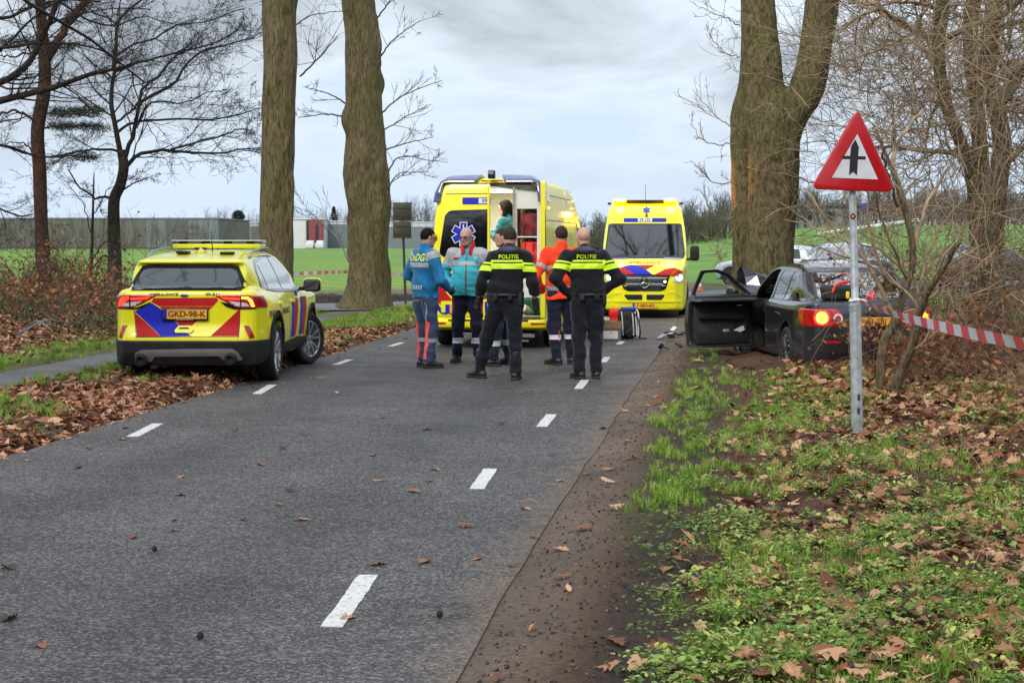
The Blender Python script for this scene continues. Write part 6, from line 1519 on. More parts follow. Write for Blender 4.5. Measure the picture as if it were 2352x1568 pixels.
    decal('boot_seam', B, [(-.36, .62), (.36, .62), (.36, .628), (-.36, .628)], 'back', .002, M_INK, t, .1)
    decal('plate_recess', B, rpoly(sym([(.34, .66), (.34, .80)]), .03), 'back', .003, M_INK, t, .1)
    plate(t, (.02, -1.04, .735), .50, .11, '03-SBJ', frame=True)
    lathe('badge', [(.0, 0), (.045, 0), (.052, .006), (.045, .014), (.03, .010), (.001, .010)], M_CHROME, t, 'Y', 24, (0, -1.035, .87))
    decal('bumper_reflector', B, [(-.60, .47), (-.40, .47), (-.40, .50), (-.60, .50)], 'back', .004, M_LRED, t, .1)
    decal('bumper_seam', B, [(-.80, .575), (.80, .575), (.80, .583), (-.80, .583)], 'back', .002, M_INK, t, .08)
    decal('bumper_insert', B, rpoly(sym([(.68, .22), (.74, .36)]), .03), 'back', .006, M_BLK, t, .08)
    box('brake_strip', (0, .04, 1.318), (.30, .03, .012), mat('brake_strip_lit', (.5, .02, .02), .3, var=.05, emit=(1, .08, .06), estr=.5), t)
    for x, y, st in ((-.77, 0, 0), (.77, 0, 0), (-.77, 2.58, .3), (.77, 2.58, .3)): wheel(t, (x, y, .315), .317, .205, 1 if x > 0 else -1, M_ALLOYD, st, spokes=7, double=True)
    box('underbody', (0, 1.1, .22), (1.2, 3.8, .12), M_UNDER, t)
    # seats, wheel, dash
    def seat(x, y):
        s = link('seat', None, t); s.location = (x, y, .30)
        sdf_obj('seat_back', lambda X, Y, Z: smax(smax(np.abs(X) - .23, np.abs(Y - (Z - .35) * -.25) - .06, .06), np.abs(Z - .40) - .28, .1), (-.3, -.3, .05), (.3, .3, .75), .022, M_INT, s, smooth=2)
        sdf_obj('headrest', lambda X, Y, Z: smax(smax(np.abs(X) - .13, np.abs(Y + .13) - .045, .05), np.abs(Z - .77) - .08, .06), (-.2, -.25, .62), (.2, .05, .92), .018, M_INT, s, smooth=2)
        box('seat_cushion', (0, .22, .12), (.46, .46, .14), M_INT, s, bev=.04)
    seat(-.37, 1.1); seat(.37, 1.1)
    box('rear_bench', (0, .2, .62), (1.2, .18, .5), M_INT, t, bev=.05); box('parcel_shelf', (0, -.2, .955), (1.25, .5, .03), M_INT, t); box('dashboard', (0, 2.02, .82), (1.40, .35, .22), M_INT, t, bev=.06)
    lathe('steering_wheel', [(.17, -.012), (.185, 0), (.17, .012), (.155, 0), (.17, -.012)], M_INT, t, 'Y', 24, (-.37, 1.72, .90))
    sdf_obj('airbag', lambda X, Y, Z: np.sqrt(X ** 2 + (Y * 1.7) ** 2 + Z ** 2) - .16 + .012 * np.sin(X * 40) * np.sin(Z * 40), (-.25, -.2, -.25), (.25, .2, .25), .02, mat('airbag_cloth', (.45, .45, .44), .8, var=.2, vscale=12), t, smooth=1).location = (-.37, 1.62, .86)
    # open front door
    d = link('front_door', None, t); hx, hy = -.855, 2.20
    def dfn(X, Y, Z):
        h = hull(X, Y, Z); r = poly_d(door, Y, Z)
        thick = np.where(Z < .985, .085, .035)
        s = np.maximum(np.maximum(h, -(h + thick)), np.maximum(r, X + .5)); return np.maximum(s, -poly_d(dwin, Y, Z))
    X, Y, Z = grid((-.96, 1.04, .2), (-.5, 2.34, 1.45), .011)
    D = np.ascontiguousarray(np.broadcast_to(dfn(X, Y, Z), (X.shape[0], Y.shape[1], Z.shape[2])).astype(np.float32)); V, F = surfnet(D, (-.96, 1.04, .2), .011, 1)
    mobj('door_skin', V - np.array([hx, hy, 0]), F, M_BLKP, d, angle=50)
    gl = decal_bm(rpoly([(1.17, .985), (1.24, 1.335), (1.48, 1.345), (1.70, 1.295), (2.15, .985)], .02), .1); on_surface(B, gl, 'left', -.016); bmesh.ops.translate(gl, verts=gl.verts, vec=(-hx, -hy, 0)); bobj('door_window', gl, M_CLEAR, d)
    # inner lining pieces, proud of the skin towards the cabin
    lin = lambda nm, poly, x0, x1, m, bev=.01: prism(nm, [(y - hy, z) for y, z in poly], x0 - hx, x1 - hx, m, d, plane='YZ', bev=bev)
    lin('door_lining', rpoly([(1.20, .34), (1.19, .94), (2.12, .94), (2.14, .6), (2.10, .34)], .05), -.80, -.765, M_INT2)
    lin('door_top_rail', rpoly([(1.19, .90), (1.19, .975), (2.16, .965), (2.12, .90)], .02), -.80, -.735, M_INT)
    lin('armrest', rpoly([(1.25, .66), (1.25, .74), (1.75, .76), (2.05, .70), (2.0, .64)], .03), -.78, -.70, M_INT)
    lin('door_pocket', rpoly([(1.22, .30), (1.22, .46), (1.9, .48), (2.1, .40), (2.08, .30)], .03), -.80, -.71, M_INT)
    lathe('speaker', [(.001, .0), (.085, .0), (.10, .01), (.105, -.02)], M_INT, d, 'X', 24, (-.755 - hx, 1.97 - hy, .56))
    box('door_pull', (-.745 - hx, 1.95 - hy, .835), (.02, .13, .03), M_CHROME, d, bev=.006)
    box('pocket_paper', (-.735 - hx, 1.95 - hy, .49), (.03, .16, .06), M_WHT, d, rot=rx(.35)); box('pocket_cloth', (-.735 - hx, 1.72 - hy, .485), (.04, .10, .04), mat('tan_cloth', (.4, .25, .18), .8, var=.3), d, bev=.01)
    mr = sdf_obj('door_mirror', lambda X, Y, Z: smax(smax(np.abs(X + 1.0) - .11, np.abs(Z - 1.02) - .07, .06), np.abs(Y - 2.02) - .06, .05), (-1.15, 1.92, .9), (-.84, 2.14, 1.14), .013, M_BLKP, d, smooth=2)
    mr.location = (-hx, -hy, 0)
    d.location = (hx, hy, 0); d.rotation_euler = (0, 0, R(-66))
    # crumpled bonnet
    rng = np.random.default_rng(9)
    n = 9; V = []; 
    for i in range(n):
        for j in range(n):
            u, v = i / (n - 1), j / (n - 1)
            V.append((-.85 + 1.55 * u + rng.normal(0, .03), 2.35 + .75 * v + rng.normal(0, .035), 1.02 + .26 * math.sin(v * 2.6) * (1.1 - .5 * u) + .06 * math.sin(u * 9 + v * 4) + rng.normal(0, .035)))
    F = []
    for i in range(n - 1):
        for j in range(n - 1):
            a = i * n + j; F += [(a, a + n, a + n + 1), (a, a + n + 1, a + 1)]
    bm = bmesh.new(); vs = [bm.verts.new(v) for v in V]
    for f in F: bm.faces.new([vs[k] for k in f])
    g = bmesh.ops.solidify(bm, geom=bm.faces[:], thickness=.012)
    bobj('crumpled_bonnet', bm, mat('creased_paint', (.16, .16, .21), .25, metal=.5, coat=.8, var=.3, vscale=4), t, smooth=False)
    bm = bmesh.new()
    for k in range(14): bm_box(bm, (rng.uniform(-.7, .7), rng.uniform(2.9, 3.4), rng.uniform(.25, .85)), (rng.uniform(.1, .4), rng.uniform(.02, .12), rng.uniform(.03, .2)), Euler(rng.uniform(-.8, .8, 3)).to_matrix(), .006)
    bobj('crushed_front', bm, M_UNDER, t)
    return t
car = saloon()
MC = Matrix.Translation(car.location) @ Matrix.Rotation(R(5), 4, 'Z')
# black kit bag with red ribbon on the boot lid
kb = bag('equipment_case', 'black kit bag with red ribbon lying on the boot of the crashed car', 'bag', .46, .30, .19, mat('black_canvas', (.014, .014, .015), .7, var=.3, vscale=12), M_INK, False)
kb.location = MC @ Vector((-.34, -.72, 1.0)); kb.rotation_euler = (0, 0, R(0))
tube('red_ribbon', polyline([(-.12, -.16, .10), (-.08, -.12, .18), (.02, -.08, .22), (.12, -.06, .235)], 9), [.012, .02, .015, .02, .026, .02, .026, .02, .012], mat('red_ribbon', (.75, .03, .02), .5, var=.15), kb, 6)
box('yellow_tag', (.07, -.165, .07), (.045, .012, .09), mat('yellow_tag', (.85, .62, .02), .5, var=.05), kb, bev=.01); box('white_tag', (.12, -.165, .02), (.05, .01, .03), M_WHT, kb)

# ---------------------------------------------------------------- cars waiting on the side road
def far_car(label, loc, rot, paint, H=1.5, Lh=3.9, plate_=True, red=False, lower=None):
    t = thing('parked_car', label, 'car', loc, rot, 'cars parked on the side road')
    k = Lh / 3.9
    sl = [(y * k, z) for y, z in [(-.6, .2), (-.72, .4), (-.72, .75), (-.62, .92), (2.3, .92), (2.95, .78), (3.1, .55), (3.05, .2)]]
    sc = [(y * k, z * H / 1.5) for y, z in [(-.62, .8), (-.55, .98), (-.30, 1.40), (.2, 1.49), (1.0, 1.5), (1.4, 1.42), (2.3, .9), (2.3, .8)]]
    pl = sym([(.6, -.75 * k), (.78, -.55 * k), (.83, 0), (.83, 2.2 * k), (.75, 2.8 * k), (.5, 3.1 * k)]); ff = sym([(.83, .15), (.83, .9), (.74, 1.05), (.6, 1.42 * H / 1.5), (.3, 1.5 * H / 1.5)])
    def fn(X, Y, Z):
        d = smax(smax(smin(poly_d(sl, Y, Z), poly_d(sc, Y, Z), .05), poly_d(pl, X, Y), .08), poly_d(ff, X, Z), .08)
        for y0 in (0, 2.4 * k): d = np.maximum(d, -np.maximum(np.sqrt((Y - y0) ** 2 + (Z - .3) ** 2) - .36, .5 - np.abs(X)))
        return d
    b = sdf_obj('body', fn, (-.95, -.85, .1), (.95, 3.25 * k, H + .1), .05, paint, t, smooth=2); B = bvh_of(b)
    z = H / 1.5
    decal('rear_window', B, sym([(.58, 1.0 * z), (.52, 1.32 * z)]), 'back', .01, M_GLASSL, t, .2); decal('windscreen', B, sym([(.68, .98 * z), (.55, 1.38 * z)]), 'front', .01, M_GLASSL, t, .2)
    for ax in ('left', 'right'):
        decal('side_window', B, [(-.2 * k, 1.0 * z), (-.1 * k, 1.33 * z), (.75 * k, 1.38 * z), (.75 * k, .98 * z)], ax, .01, M_GLASS, t, .2); decal('side_window', B, [(.85 * k, .98 * z), (.85 * k, 1.38 * z), (1.3 * k, 1.33 * z), (1.95 * k, .98 * z)], ax, .01, M_GLASS, t, .2)
        if lower: decal('lower_cladding', B, [(-.6 * k, .2), (-.6 * k, .96), (1.9 * k, .96), (2.7 * k, .7), (2.9 * k, .2)], ax, .012, lower, t, .2)
    if lower: decal('lower_cladding', B, sym([(.76, .22), (.76, .70)]), 'back', .012, lower, t, .2)
    for s in (1, -1):
        decal('tail_lamp', B, [(s * .60, .72), (s * .80, .72), (s * .80, .92), (s * .60, .88)], 'back', .012, M_LREDON if red else M_LRED, t, .2); decal('headlight', B, [(s * .45, .66), (s * .76, .66), (s * .78, .82), (s * .55, .8)], 'front', .012, M_LWHT, t, .2)
    decal('license_plate', B, [(-.26, .66), (.26, .66), (.26, .78), (-.26, .78)], 'back', .02, M_PLATE, t, .3)
    decal('front_grille', B, sym([(.4, .42), (.45, .6)]), 'front', .01, M_BLK, t, .3)
    for x, y in ((-.74, 0), (.74, 0), (-.74, 2.4 * k), (.74, 2.4 * k)): wheel(t, (x, y, .30), .30, .2, 1 if x > 0 else -1, M_ALLOYD)
    return t
M_SLV = mat('silver_paint', (.50, .53, .58), .3, metal=.4, coat=.6, var=.04); M_BLG = mat('blue_grey_paint', (.22, .28, .34), .3, metal=.3, coat=.6, var=.04); M_DRK = mat('dark_paint', (.03, .03, .035), .3, coat=.7, var=.1)
def gz(x, y): return float(max(hgt(x, y), -.03)) + .05
p = A(1850, 600, 64); far_car('pale blue hatchback half hidden behind the forked tree trunk', (p.x - .2, 63.5, gz(p.x, 63.5)), R(62), M_SLV, 1.48, 4.0)
p = A(1945, 600, 55); far_car('silver crossover with dark lower panels parked on the side road beyond the crashed car', (p.x + .6, 60.0, gz(p.x + .6, 60.0)), R(-38), M_SLV, 1.60, 4.1, red=True, lower=M_DRK)
p = A(2215, 600, 62); far_car('dark car mostly hidden by the thicket trees at the right', (p.x, 62, gz(p.x, 62)), R(-60), M_DRK, 1.5, 4.0)
# ================================================================ people
def clothmat(name, c, var=.2, rough=.85, sc=7): return mat(name, c, rough, var=var, vscale=sc, bump=.35, bscale=28, bdist=.012, spec=.25, sheen=.15)
M_SKIN = mat('skin', (.52, .29, .21), .5, var=.10, vscale=14)
M_SKIN2 = mat('skin_stubble', (.36, .22, .175), .55, var=.12, vscale=60)
M_HAIRD = mat('hair_dark', (.010, .008, .007), .8, spec=.15, var=.5, vscale=60, bump=.5, bscale=120, bdist=.01)
M_HAIRB = mat('hair_brown', (.040, .026, .018), .75, spec=.2, var=.5, vscale=60, bump=.5, bscale=120, bdist=.01)
M_NAVY = clothmat('cloth_navy', (.010, .014, .034)); M_POL = clothmat('cloth_police', (.006, .0065, .0095)); M_POLT = clothmat('trousers_police', (.006, .0075, .014))
M_BLUT = clothmat('trousers_blue', (.035, .058, .125), .3); M_CYAN = clothmat('jacket_cyan', (.045, .42, .50), .12); M_AZUR = clothmat('jacket_azure', (.012, .16, .36), .2)
M_ORNG = clothmat('jacket_orange', (.92, .055, .012), .08); M_TEAL = clothmat('jacket_teal', (.03, .19, .26), .2)
M_REFL = mat('reflective_grey', (.36, .37, .38), .45, var=.12, vscale=20); M_REFW = mat('reflective_white', (.66, .67, .70), .4, var=.08, vscale=20)
M_FLUO = mat('fluorescent_yellow', (.62, .90, .015), .5, var=.05, vscale=8, emit=None); M_FLOR = mat('fluorescent_orange', (.95, .10, .06), .5, var=.05)
M_BOOT = mat('boot_leather', (.014, .013, .013), .45, var=.3, vscale=12, bump=.2, bscale=40, bdist=.006)
M_GLOVE = mat('glove_black', (.013, .013, .014), .7, var=.3, vscale=20)
M_COLL = clothmat('collar_red', (.55, .012, .02)); M_EYE = mat('eye', (.03, .02, .015), .2, var=.1); M_EYEW = mat('eye_white', (.6, .57, .54), .3, var=.05); M_LIP = mat('lips', (.33, .12, .10), .5, var=.1)
M_SPEC = mat('spectacles', (.02, .018, .02), .3, var=.1); M_HOOD = clothmat('hood_lilac', (.05, .052, .085), .4)

def wrinkle(rng, amp, f=22):
    ph = rng.uniform(0, 6.28, 6); dr = rng.normal(0, 1, (3, 3)); dr[:, 2] *= 1.6; dr /= np.linalg.norm(dr, axis=1)[:, None]
    def fn(D, X, Y, Z):
        n = 0
        for i in range(3):
            u = dr[i, 0] * X + dr[i, 1] * Y + dr[i, 2] * Z; v = dr[(i + 1) % 3, 0] * X + dr[(i + 1) % 3, 1] * Y + dr[(i + 1) % 3, 2] * Z
            n = n + np.sin(f * (1 + .45 * i) * u + ph[i] + 2.2 * np.sin(f * .4 * v + ph[i + 3]))
        return D + amp * n / 2
    return fn
def mesh_of(s, name, m, parent, infl=0.0, smooth=1, **props):
    D, lo, ax = s.fill(infl); V, F = surfnet(D, lo, s.h, smooth)
    return mobj(name, V, F, m, parent, angle=None, **props)
def band(src, name, co, no, wdt, m, parent, mask=None, off=.006):
    bm = bmesh.new(); bm.from_mesh(src.data); co, no = Vector(co), Vector(no).normalized()
    g = lambda: bm.verts[:] + bm.edges[:] + bm.faces[:]
    bmesh.ops.bisect_plane(bm, geom=g(), plane_co=co + no * wdt / 2, plane_no=no, clear_outer=True)
    bmesh.ops.bisect_plane(bm, geom=g(), plane_co=co - no * wdt / 2, plane_no=-no, clear_outer=True)
    if mask:
        bad = [f for f in bm.faces if not mask(f.calc_center_median())]; bmesh.ops.delete(bm, geom=bad, context='FACES')
    bm.normal_update()
    for v in bm.verts: v.co += v.normal * off
    if not bm.faces: bm.free(); return None
    be = [e for e in bm.edges if e.is_boundary]; g2 = bmesh.ops.extrude_edge_only(bm, edges=be)
    for v in g2['geom']:
        if isinstance(v, bmesh.types.BMVert): v.co -= (v.normal if v.normal.length else Vector((0, 0, 0))) * 0
    me = bpy.data.meshes.new(name); bm.to_mesh(me); bm.free(); finish(me, m, True, None)
    return link(name, me, parent)
def person(label, loc, az, H=1.82, jacket=M_POL, trousers=M_POLT, hair=None, skin=M_SKIN, hem=.90, seed=1, lean=(0, 0), pel=(0, 0), feet=None, arms=None, head=(0, 0), belly=0.0, gloves=False, glasses=False, hairstyle='short', hood=False, collar=None, boots_h=.16, bulk=1.0, group='emergency workers on the road', arm_in=(False, False)):
    """local frame: facing +Y, right hand at +X. feet: [(x,y,toe_angle) left, right]; arms: [(elbow, wrist) left, right]"""
    rng = np.random.default_rng(seed); k = H / 1.80
    t = thing('person', label, 'person', (loc[0], loc[1], loc[2] if len(loc) > 2 else 0.0), -az, group)
    if feet is None: feet = [(-.12, 0, .15), (.12, 0, -.15)]
    V3 = lambda x, y, z: np.array([x, y, z], float)
    pv = V3(pel[0], pel[1], .95 * k); ch = pv + V3(lean[0], lean[1], .35 * k); nb = pv + V3(lean[0] * 1.4, lean[1] * 1.5, .56 * k)
    sh = [nb + V3(-.185 * bulk, -.005, -.055 * k), nb + V3(.185 * bulk, -.005, -.055 * k)]
    hp = [pv + V3(-.095, 0, -.03), pv + V3(.095, 0, -.03)]
    an = [V3(f[0], f[1], .095) for f in feet]
    kn = []
    for i in (0, 1):
        m = (hp[i] + an[i]) / 2; m[2] = .50 * k; f = feet[i][2]; kn.append(m + V3(-math.sin(f) * .03, .035, 0))
    if arms is None: arms = [((-.27, -.03, 1.15 * k), (-.28, .06, .90 * k)), ((.27, -.03, 1.15 * k), (.28, .06, .90 * k))]
    el = [np.array(a[0], float) for a in arms]; wr = [np.array(a[1], float) for a in arms]
    # head frame
    Hm = np.array((Matrix.Rotation(head[0], 3, 'Z') @ Matrix.Rotation(head[1], 3, 'X')))
    hc = nb + V3(0, .015, .055 * k) + Hm @ V3(0, .015, .125 * k); h3 = lambda x, y, z: hc + Hm @ V3(x, y, z) * k
    HR = Hm.T
    def hands(s, sc=1.0, which=(0, 1)):
        for i in which:
            if arm_in[i]: continue
            d = wr[i] - el[i]; d /= np.linalg.norm(d); side = -1 if i == 0 else 1
            inw = V3(-side, .15, 0); inw -= d * np.dot(inw, d); inw /= np.linalg.norm(inw); fw = np.cross(d, inw) * side
            if np.dot(fw, V3(0, 1, 0)) < 0: fw = -fw
            p0 = wr[i]; s.cap(p0, p0 + d * .075, .026 * sc, .034 * sc, .02); s.cap(p0 + d * .07 - fw * .018, p0 + d * .07 + fw * .020, .022 * sc, .022 * sc, .02)
            for j in range(4):
                o = p0 + d * .085 + fw * (.030 - .020 * j); l = (.040, .045, .042, .033)[j]
                q1 = o + d * l + inw * .008; q2 = q1 + (d * .75 + inw * .55) * l * .8
                s.cap(o, q1, .0098 * sc, .0092 * sc, .008); s.cap(q1, q2, .0092 * sc, .008 * sc, .008)
            th = p0 + d * .025 + fw * .025; q1 = th + d * .035 + fw * .028; s.cap(th, q1, .013 * sc, .012 * sc, .012); s.cap(q1, q1 + d * .032 + inw * .012, .0115 * sc, .009 * sc, .01)
    def headprims(s):
        s.ell(h3(0, -.012, .025), V3(.077, .097, .100) * k, .02, HR); s.cap(h3(0, .030, -.020), h3(0, .040, -.072), .060 * k, .044 * k, .03)
        s.cap(h3(0, .058, -.085), h3(0, .062, -.095), .026 * k, .022 * k, .025); s.cap(h3(-.05, -.01, -.05), h3(-.025, .045, -.085), .026 * k, .022 * k, .03); s.cap(h3(.05, -.01, -.05), h3(.025, .045, -.085), .026 * k, .022 * k, .03)
        s.cap(h3(0, .080, .012), h3(0, .102, -.024), .010 * k, .014 * k, .012); s.cap(h3(-.03, .072, .025), h3(.03, .072, .025), .018 * k, .018 * k, .015)
        for q in (-1, 1): s.cap(h3(q * .078, -.012, .012), h3(q * .080, -.016, -.022), .014 * k, .010 * k, .008)
        s.cap(h3(-.02, .085, -.054), h3(.02, .085, -.054), .010 * k, .010 * k, .012)
        s.cap(nb + V3(0, -.01, -.02), h3(0, -.025, -.05), .060 * k, .056 * k, .03)
    # ---- body: one continuous surface
    s = Sdf(.0095)
    s.cap(pv + V3(-.05, 0, 0), pv + V3(.05, 0, 0), .105, .105, .05); s.cap(pv, ch, .125, .14, .06, .72); s.cap(ch + V3(-.07, 0, .05), ch + V3(.07, 0, .05), .115, .115, .06, .75)
    s.cap(sh[0] + V3(.05, 0, 0), sh[1] - V3(.05, 0, 0), .062, .062, .05)
    for i in (0, 1):
        s.cap(sh[i], el[i], .052, .042, .04); s.cap(el[i], wr[i], .041, .028, .02); s.cap(hp[i], kn[i], .088, .058, .05); s.cap(kn[i], an[i], .056, .040, .03)
        f = feet[i][2]; s.cap(an[i] + V3(0, 0, -.04), an[i] + V3(-math.sin(f) * .15, math.cos(f) * .15, -.06), .045, .032, .03)
    headprims(s); hands(s)
    body = mesh_of(s, 'body', skin, t)
    # ---- trousers
    s = Sdf(.011); s.cap(pv + V3(-.06, 0, .02), pv + V3(.06, 0, .02), .122, .122, .05, .9); s.cap(pv, pv + V3(0, 0, .12), .13, .13, .05, .85)
    for i in (0, 1):
        s.cap(hp[i] + V3(0, 0, -.02), kn[i], .108 * bulk, .080, .05); s.cap(kn[i], an[i] + V3(0, 0, .015), .080, .072, .04)
    s.cut(wrinkle(rng, .009, 19)); s.cut(wrinkle(rng, .005, 36)); s.cut(lambda D, X, Y, Z: np.maximum(D, np.maximum(Z - 1.06 * k, .075 - Z)))
    tr = mesh_of(s, 'trousers', trousers, t)
    # ---- boots
    for i in (0, 1):
        f = feet[i][2]; d = V3(-math.sin(f), math.cos(f), 0); a = an[i]; s = Sdf(.0085)
        s.cap(a + V3(0, 0, boots_h), a + V3(0, 0, -.02), .052, .052, .03); s.cap(a - d * .055 + V3(0, 0, -.045), a + d * .06 + V3(0, 0, -.045), .044, .047, .03); s.cap(a + d * .06 + V3(0, 0, -.05), a + d * .165 + V3(0, 0, -.06), .046, .038, .03)
        s.cut(lambda D, X, Y, Z: np.maximum(D, -Z + .018)); b = mesh_of(s, 'boot', M_BOOT, t)
        s = Sdf(.0085); s.cap(a - d * .055 + V3(0, 0, -.075), a + d * .165 + V3(0, 0, -.075), .049, .045, .02); s.cut(lambda D, X, Y, Z: np.maximum(np.maximum(D, Z - .026), .002 - Z)); mesh_of(s, 'sole', M_INK, b)
    # ---- jacket
    s = Sdf(.011)
    s.cap(pv + V3(-.065, belly * .4, .10), pv + V3(.065, belly * .4, .10), .142 + belly * .3, .142 + belly * .3, .06, .85); s.cap(pv + V3(-.03, belly * .5, .12), ch + V3(-.05, 0, 0), .155 + belly * .4, .16, .07, .8); s.cap(pv + V3(.03, belly * .5, .12), ch + V3(.05, 0, 0), .155 + belly * .4, .16, .07, .8); s.cap(ch + V3(-.095, 0, .05), ch + V3(.095, 0, .05), .135, .135, .07, .82)
    s.cap(pv + V3(-.07, 0, -.1), pv + V3(.07, 0, -.1), .132 + belly + (.02 if hem < .95 else 0), .136 + belly + (.02 if hem < .95 else 0), .06, .92)
    if belly: s.ell(pv + V3(0, .05 + belly, .18), V3(.195, .13, .24), .08)
    s.cap(sh[0] + V3(.06, 0, 0), sh[1] - V3(.06, 0, 0), .078, .078, .06)
    for i in (0, 1):
        s.cap(sh[i], el[i], .080 * bulk, .069, .05); s.cap(el[i], wr[i] - (wr[i] - el[i]) * .03, .067, .052, .03)
    s.cap(nb + V3(0, -.012, .0), nb + V3(0, .0, .055 * k), .085, .075, .04)
    if hood: s.ell(nb + V3(0, -.085, .0), V3(.125, .062, .075), .03); s.cap(nb + V3(-.09, -.03, .01), nb + V3(.09, -.03, .01), .06, .06, .03)
    s.cut(wrinkle(rng, .008, 18)); s.cut(wrinkle(rng, .005, 37)); s.cut(lambda D, X, Y, Z: np.maximum(D, hem - Z + .012 * np.sin(X * 9 + 1)))
    jk = mesh_of(s, 'jacket', jacket, t)
    # ---- hands in gloves
    if gloves:
        for i in (0, 1):
            s = Sdf(.006); hands(s, 1.22, (i,)); d = wr[i] - el[i]; s.cap(wr[i] - d * .2, wr[i], .036, .034, .02); mesh_of(s, 'glove', M_GLOVE, t)
    # ---- hair, eyes, mouth
    if hair is not None:
        s = Sdf(.007)
        if hairstyle == 'long':
            s.ell(h3(0, -.022, .035), V3(.094, .110, .108) * k, .03, HR); s.cap(h3(-.075, -.03, .0), h3(-.08, -.01, -.10), .035, .04, .04); s.cap(h3(.075, -.03, .0), h3(.08, -.01, -.10), .035, .04, .04); s.cap(h3(0, -.08, .0), h3(0, -.07, -.12), .06, .06, .04)
        else: s.ell(h3(0, -.016, .030), V3(.083, .101, .102) * k, .02, HR)
        def hcut(D, X, Y, Z):
            q = [X - hc[0], Y - hc[1], Z - hc[2]]; l = [HR[j][0] * q[0] + HR[j][1] * q[1] + HR[j][2] * q[2] for j in range(3)]
            if hairstyle == 'long': m_ = np.minimum(l[2] - .055, .055 - l[1]); c = np.maximum(D, -np.maximum(D * 0 + m_ * -1, -9)) if False else np.maximum(D, np.minimum(l[1] - .045, .062 - l[2]))
            else:
                line = np.minimum(l[1] - .02 , .058 - l[2]); c = np.maximum(D, line); c = np.maximum(c, -l[2] - .055 - .0 * l[1]); c = np.maximum(c, np.minimum(l[1] + .03, .02 - l[2]))
            return c + .0025 * np.sin(q[0] * 190 + 3 * np.sin(q[2] * 90)) * np.sin(q[1] * 170 + q[2] * 150)
        s.cut(hcut); mesh_of(s, 'hair', hair, t)
    s = Sdf(.004)
    for q in (-1, 1):
        e = lathe('eye', [(.001, .011), (.008, .008), (.011, 0), (.008, -.008), (.001, -.011)], M_EYE, t, 'Y', 10); e.location = h3(q * .031, .077, .005)
        bm = bmesh.new(); bm_box(bm, (0, 0, 0), (.034, .012, .007), None, .002); b = bobj('eyebrow', bm, hair or M_HAIRB, t); b.location = h3(q * .032, .088, .027); b.rotation_euler = (head[1], q * -.12, head[0])
    bm = bmesh.new(); bm_box(bm, (0, 0, 0), (.044, .01, .009), None, .003); b = bobj('mouth', bm, M_LIP, t); b.location = h3(0, .092, -.055); b.rotation_euler = (head[1], 0, head[0])
    if glasses:
        g = link('glasses', None, t)
        for q in (-1, 1): tube('lens_rim', [h3(q * (.033 + .024 * math.cos(a)), .098, .004 + .017 * math.sin(a)) for a in np.linspace(0, 6.28, 14)], .0032, M_SPEC, g, 5); tube('temple', [h3(q * .058, .096, .008), h3(q * .083, .03, .010), h3(q * .082, -.02, .006)], .0035, M_SPEC, g, 5)
        tube('bridge', [h3(-.01, .101, .006), h3(.01, .101, .006)], .003, M_SPEC, g, 5)
    if collar is not None:
        s = Sdf(.008); s.cap(nb + V3(0, -.012, .0), nb + V3(0, .0, .075 * k), .106, .098, .02)
        s.cap(nb + V3(-.05, .085, -.06), nb + V3(-.035, .07, .02), .035, .03, .03); s.cap(nb + V3(.05, .085, -.06), nb + V3(.035, .07, .02), .035, .03, .03)
        s.cut(lambda D, X, Y, Z: np.maximum(D, -(np.sqrt((X - nb[0]) ** 2 + (Y - nb[1] - (Z - nb[2] - .05) * .1) ** 2) - .084)))
        s.cut(lambda D, X, Y, Z: np.maximum(D, -np.maximum(np.abs(X - nb[0]) - .028 - (Z - nb[2]) * .35, .02 - (Y - nb[1]))))
        mesh_of(s, 'collar', collar, t)
    return dict(t=t, jk=jk, tr=tr, body=body, k=k, nb=nb, sh=sh, el=el, wr=wr, kn=kn, an=an, hp=hp, pv=pv, h3=h3, ch=ch)
def leg_bands(p, z, wdt, m):
    for i in (0, 1):
        x0 = (p['kn'][i][0] + p['an'][i][0]) / 2
        band(p['tr'], 'reflective_band', (x0, 0, z), (0, 0, 1), wdt, m, p['t'], lambda c, i=i: abs(c.x - x0) < .13 and abs(c.x - x0) <= abs(c.x - (p['kn'][1 - i][0] + p['an'][1 - i][0]) / 2))
def torso_mask(p, w=.0):
    def f(c):
        d = lambda a, b: float(np.linalg.norm(np.array(c) - (a + np.clip(np.dot(np.array(c) - a, b - a) / np.dot(b - a, b - a), 0, 1) * (b - a))))
        return min(d(p['sh'][i], p['el'][i]) / .078 for i in (0, 1)) > 1.28 + w and min(d(p['el'][i], p['wr'][i]) for i in (0, 1)) > .085
    return f
def arm_mask(p, i):
    def f(c):
        a, b = p['sh'][i], p['el'][i]; q = np.array(c); t_ = np.dot(q - a, b - a) / np.dot(b - a, b - a); d = np.linalg.norm(q - a - t_ * (b - a))
        return d < .112 and (q[0] - p['sh'][i][0]) * (1 if i else -1) > -.035
    return f
def on_jacket(p, name, s_, size, c, axis, m, bold=.002, sx=1.0, rot=0.0): return decal_text(name, bvh_of(p['jk']), s_, size, c, axis, .006, m, p['t'], bold, rot, sx)
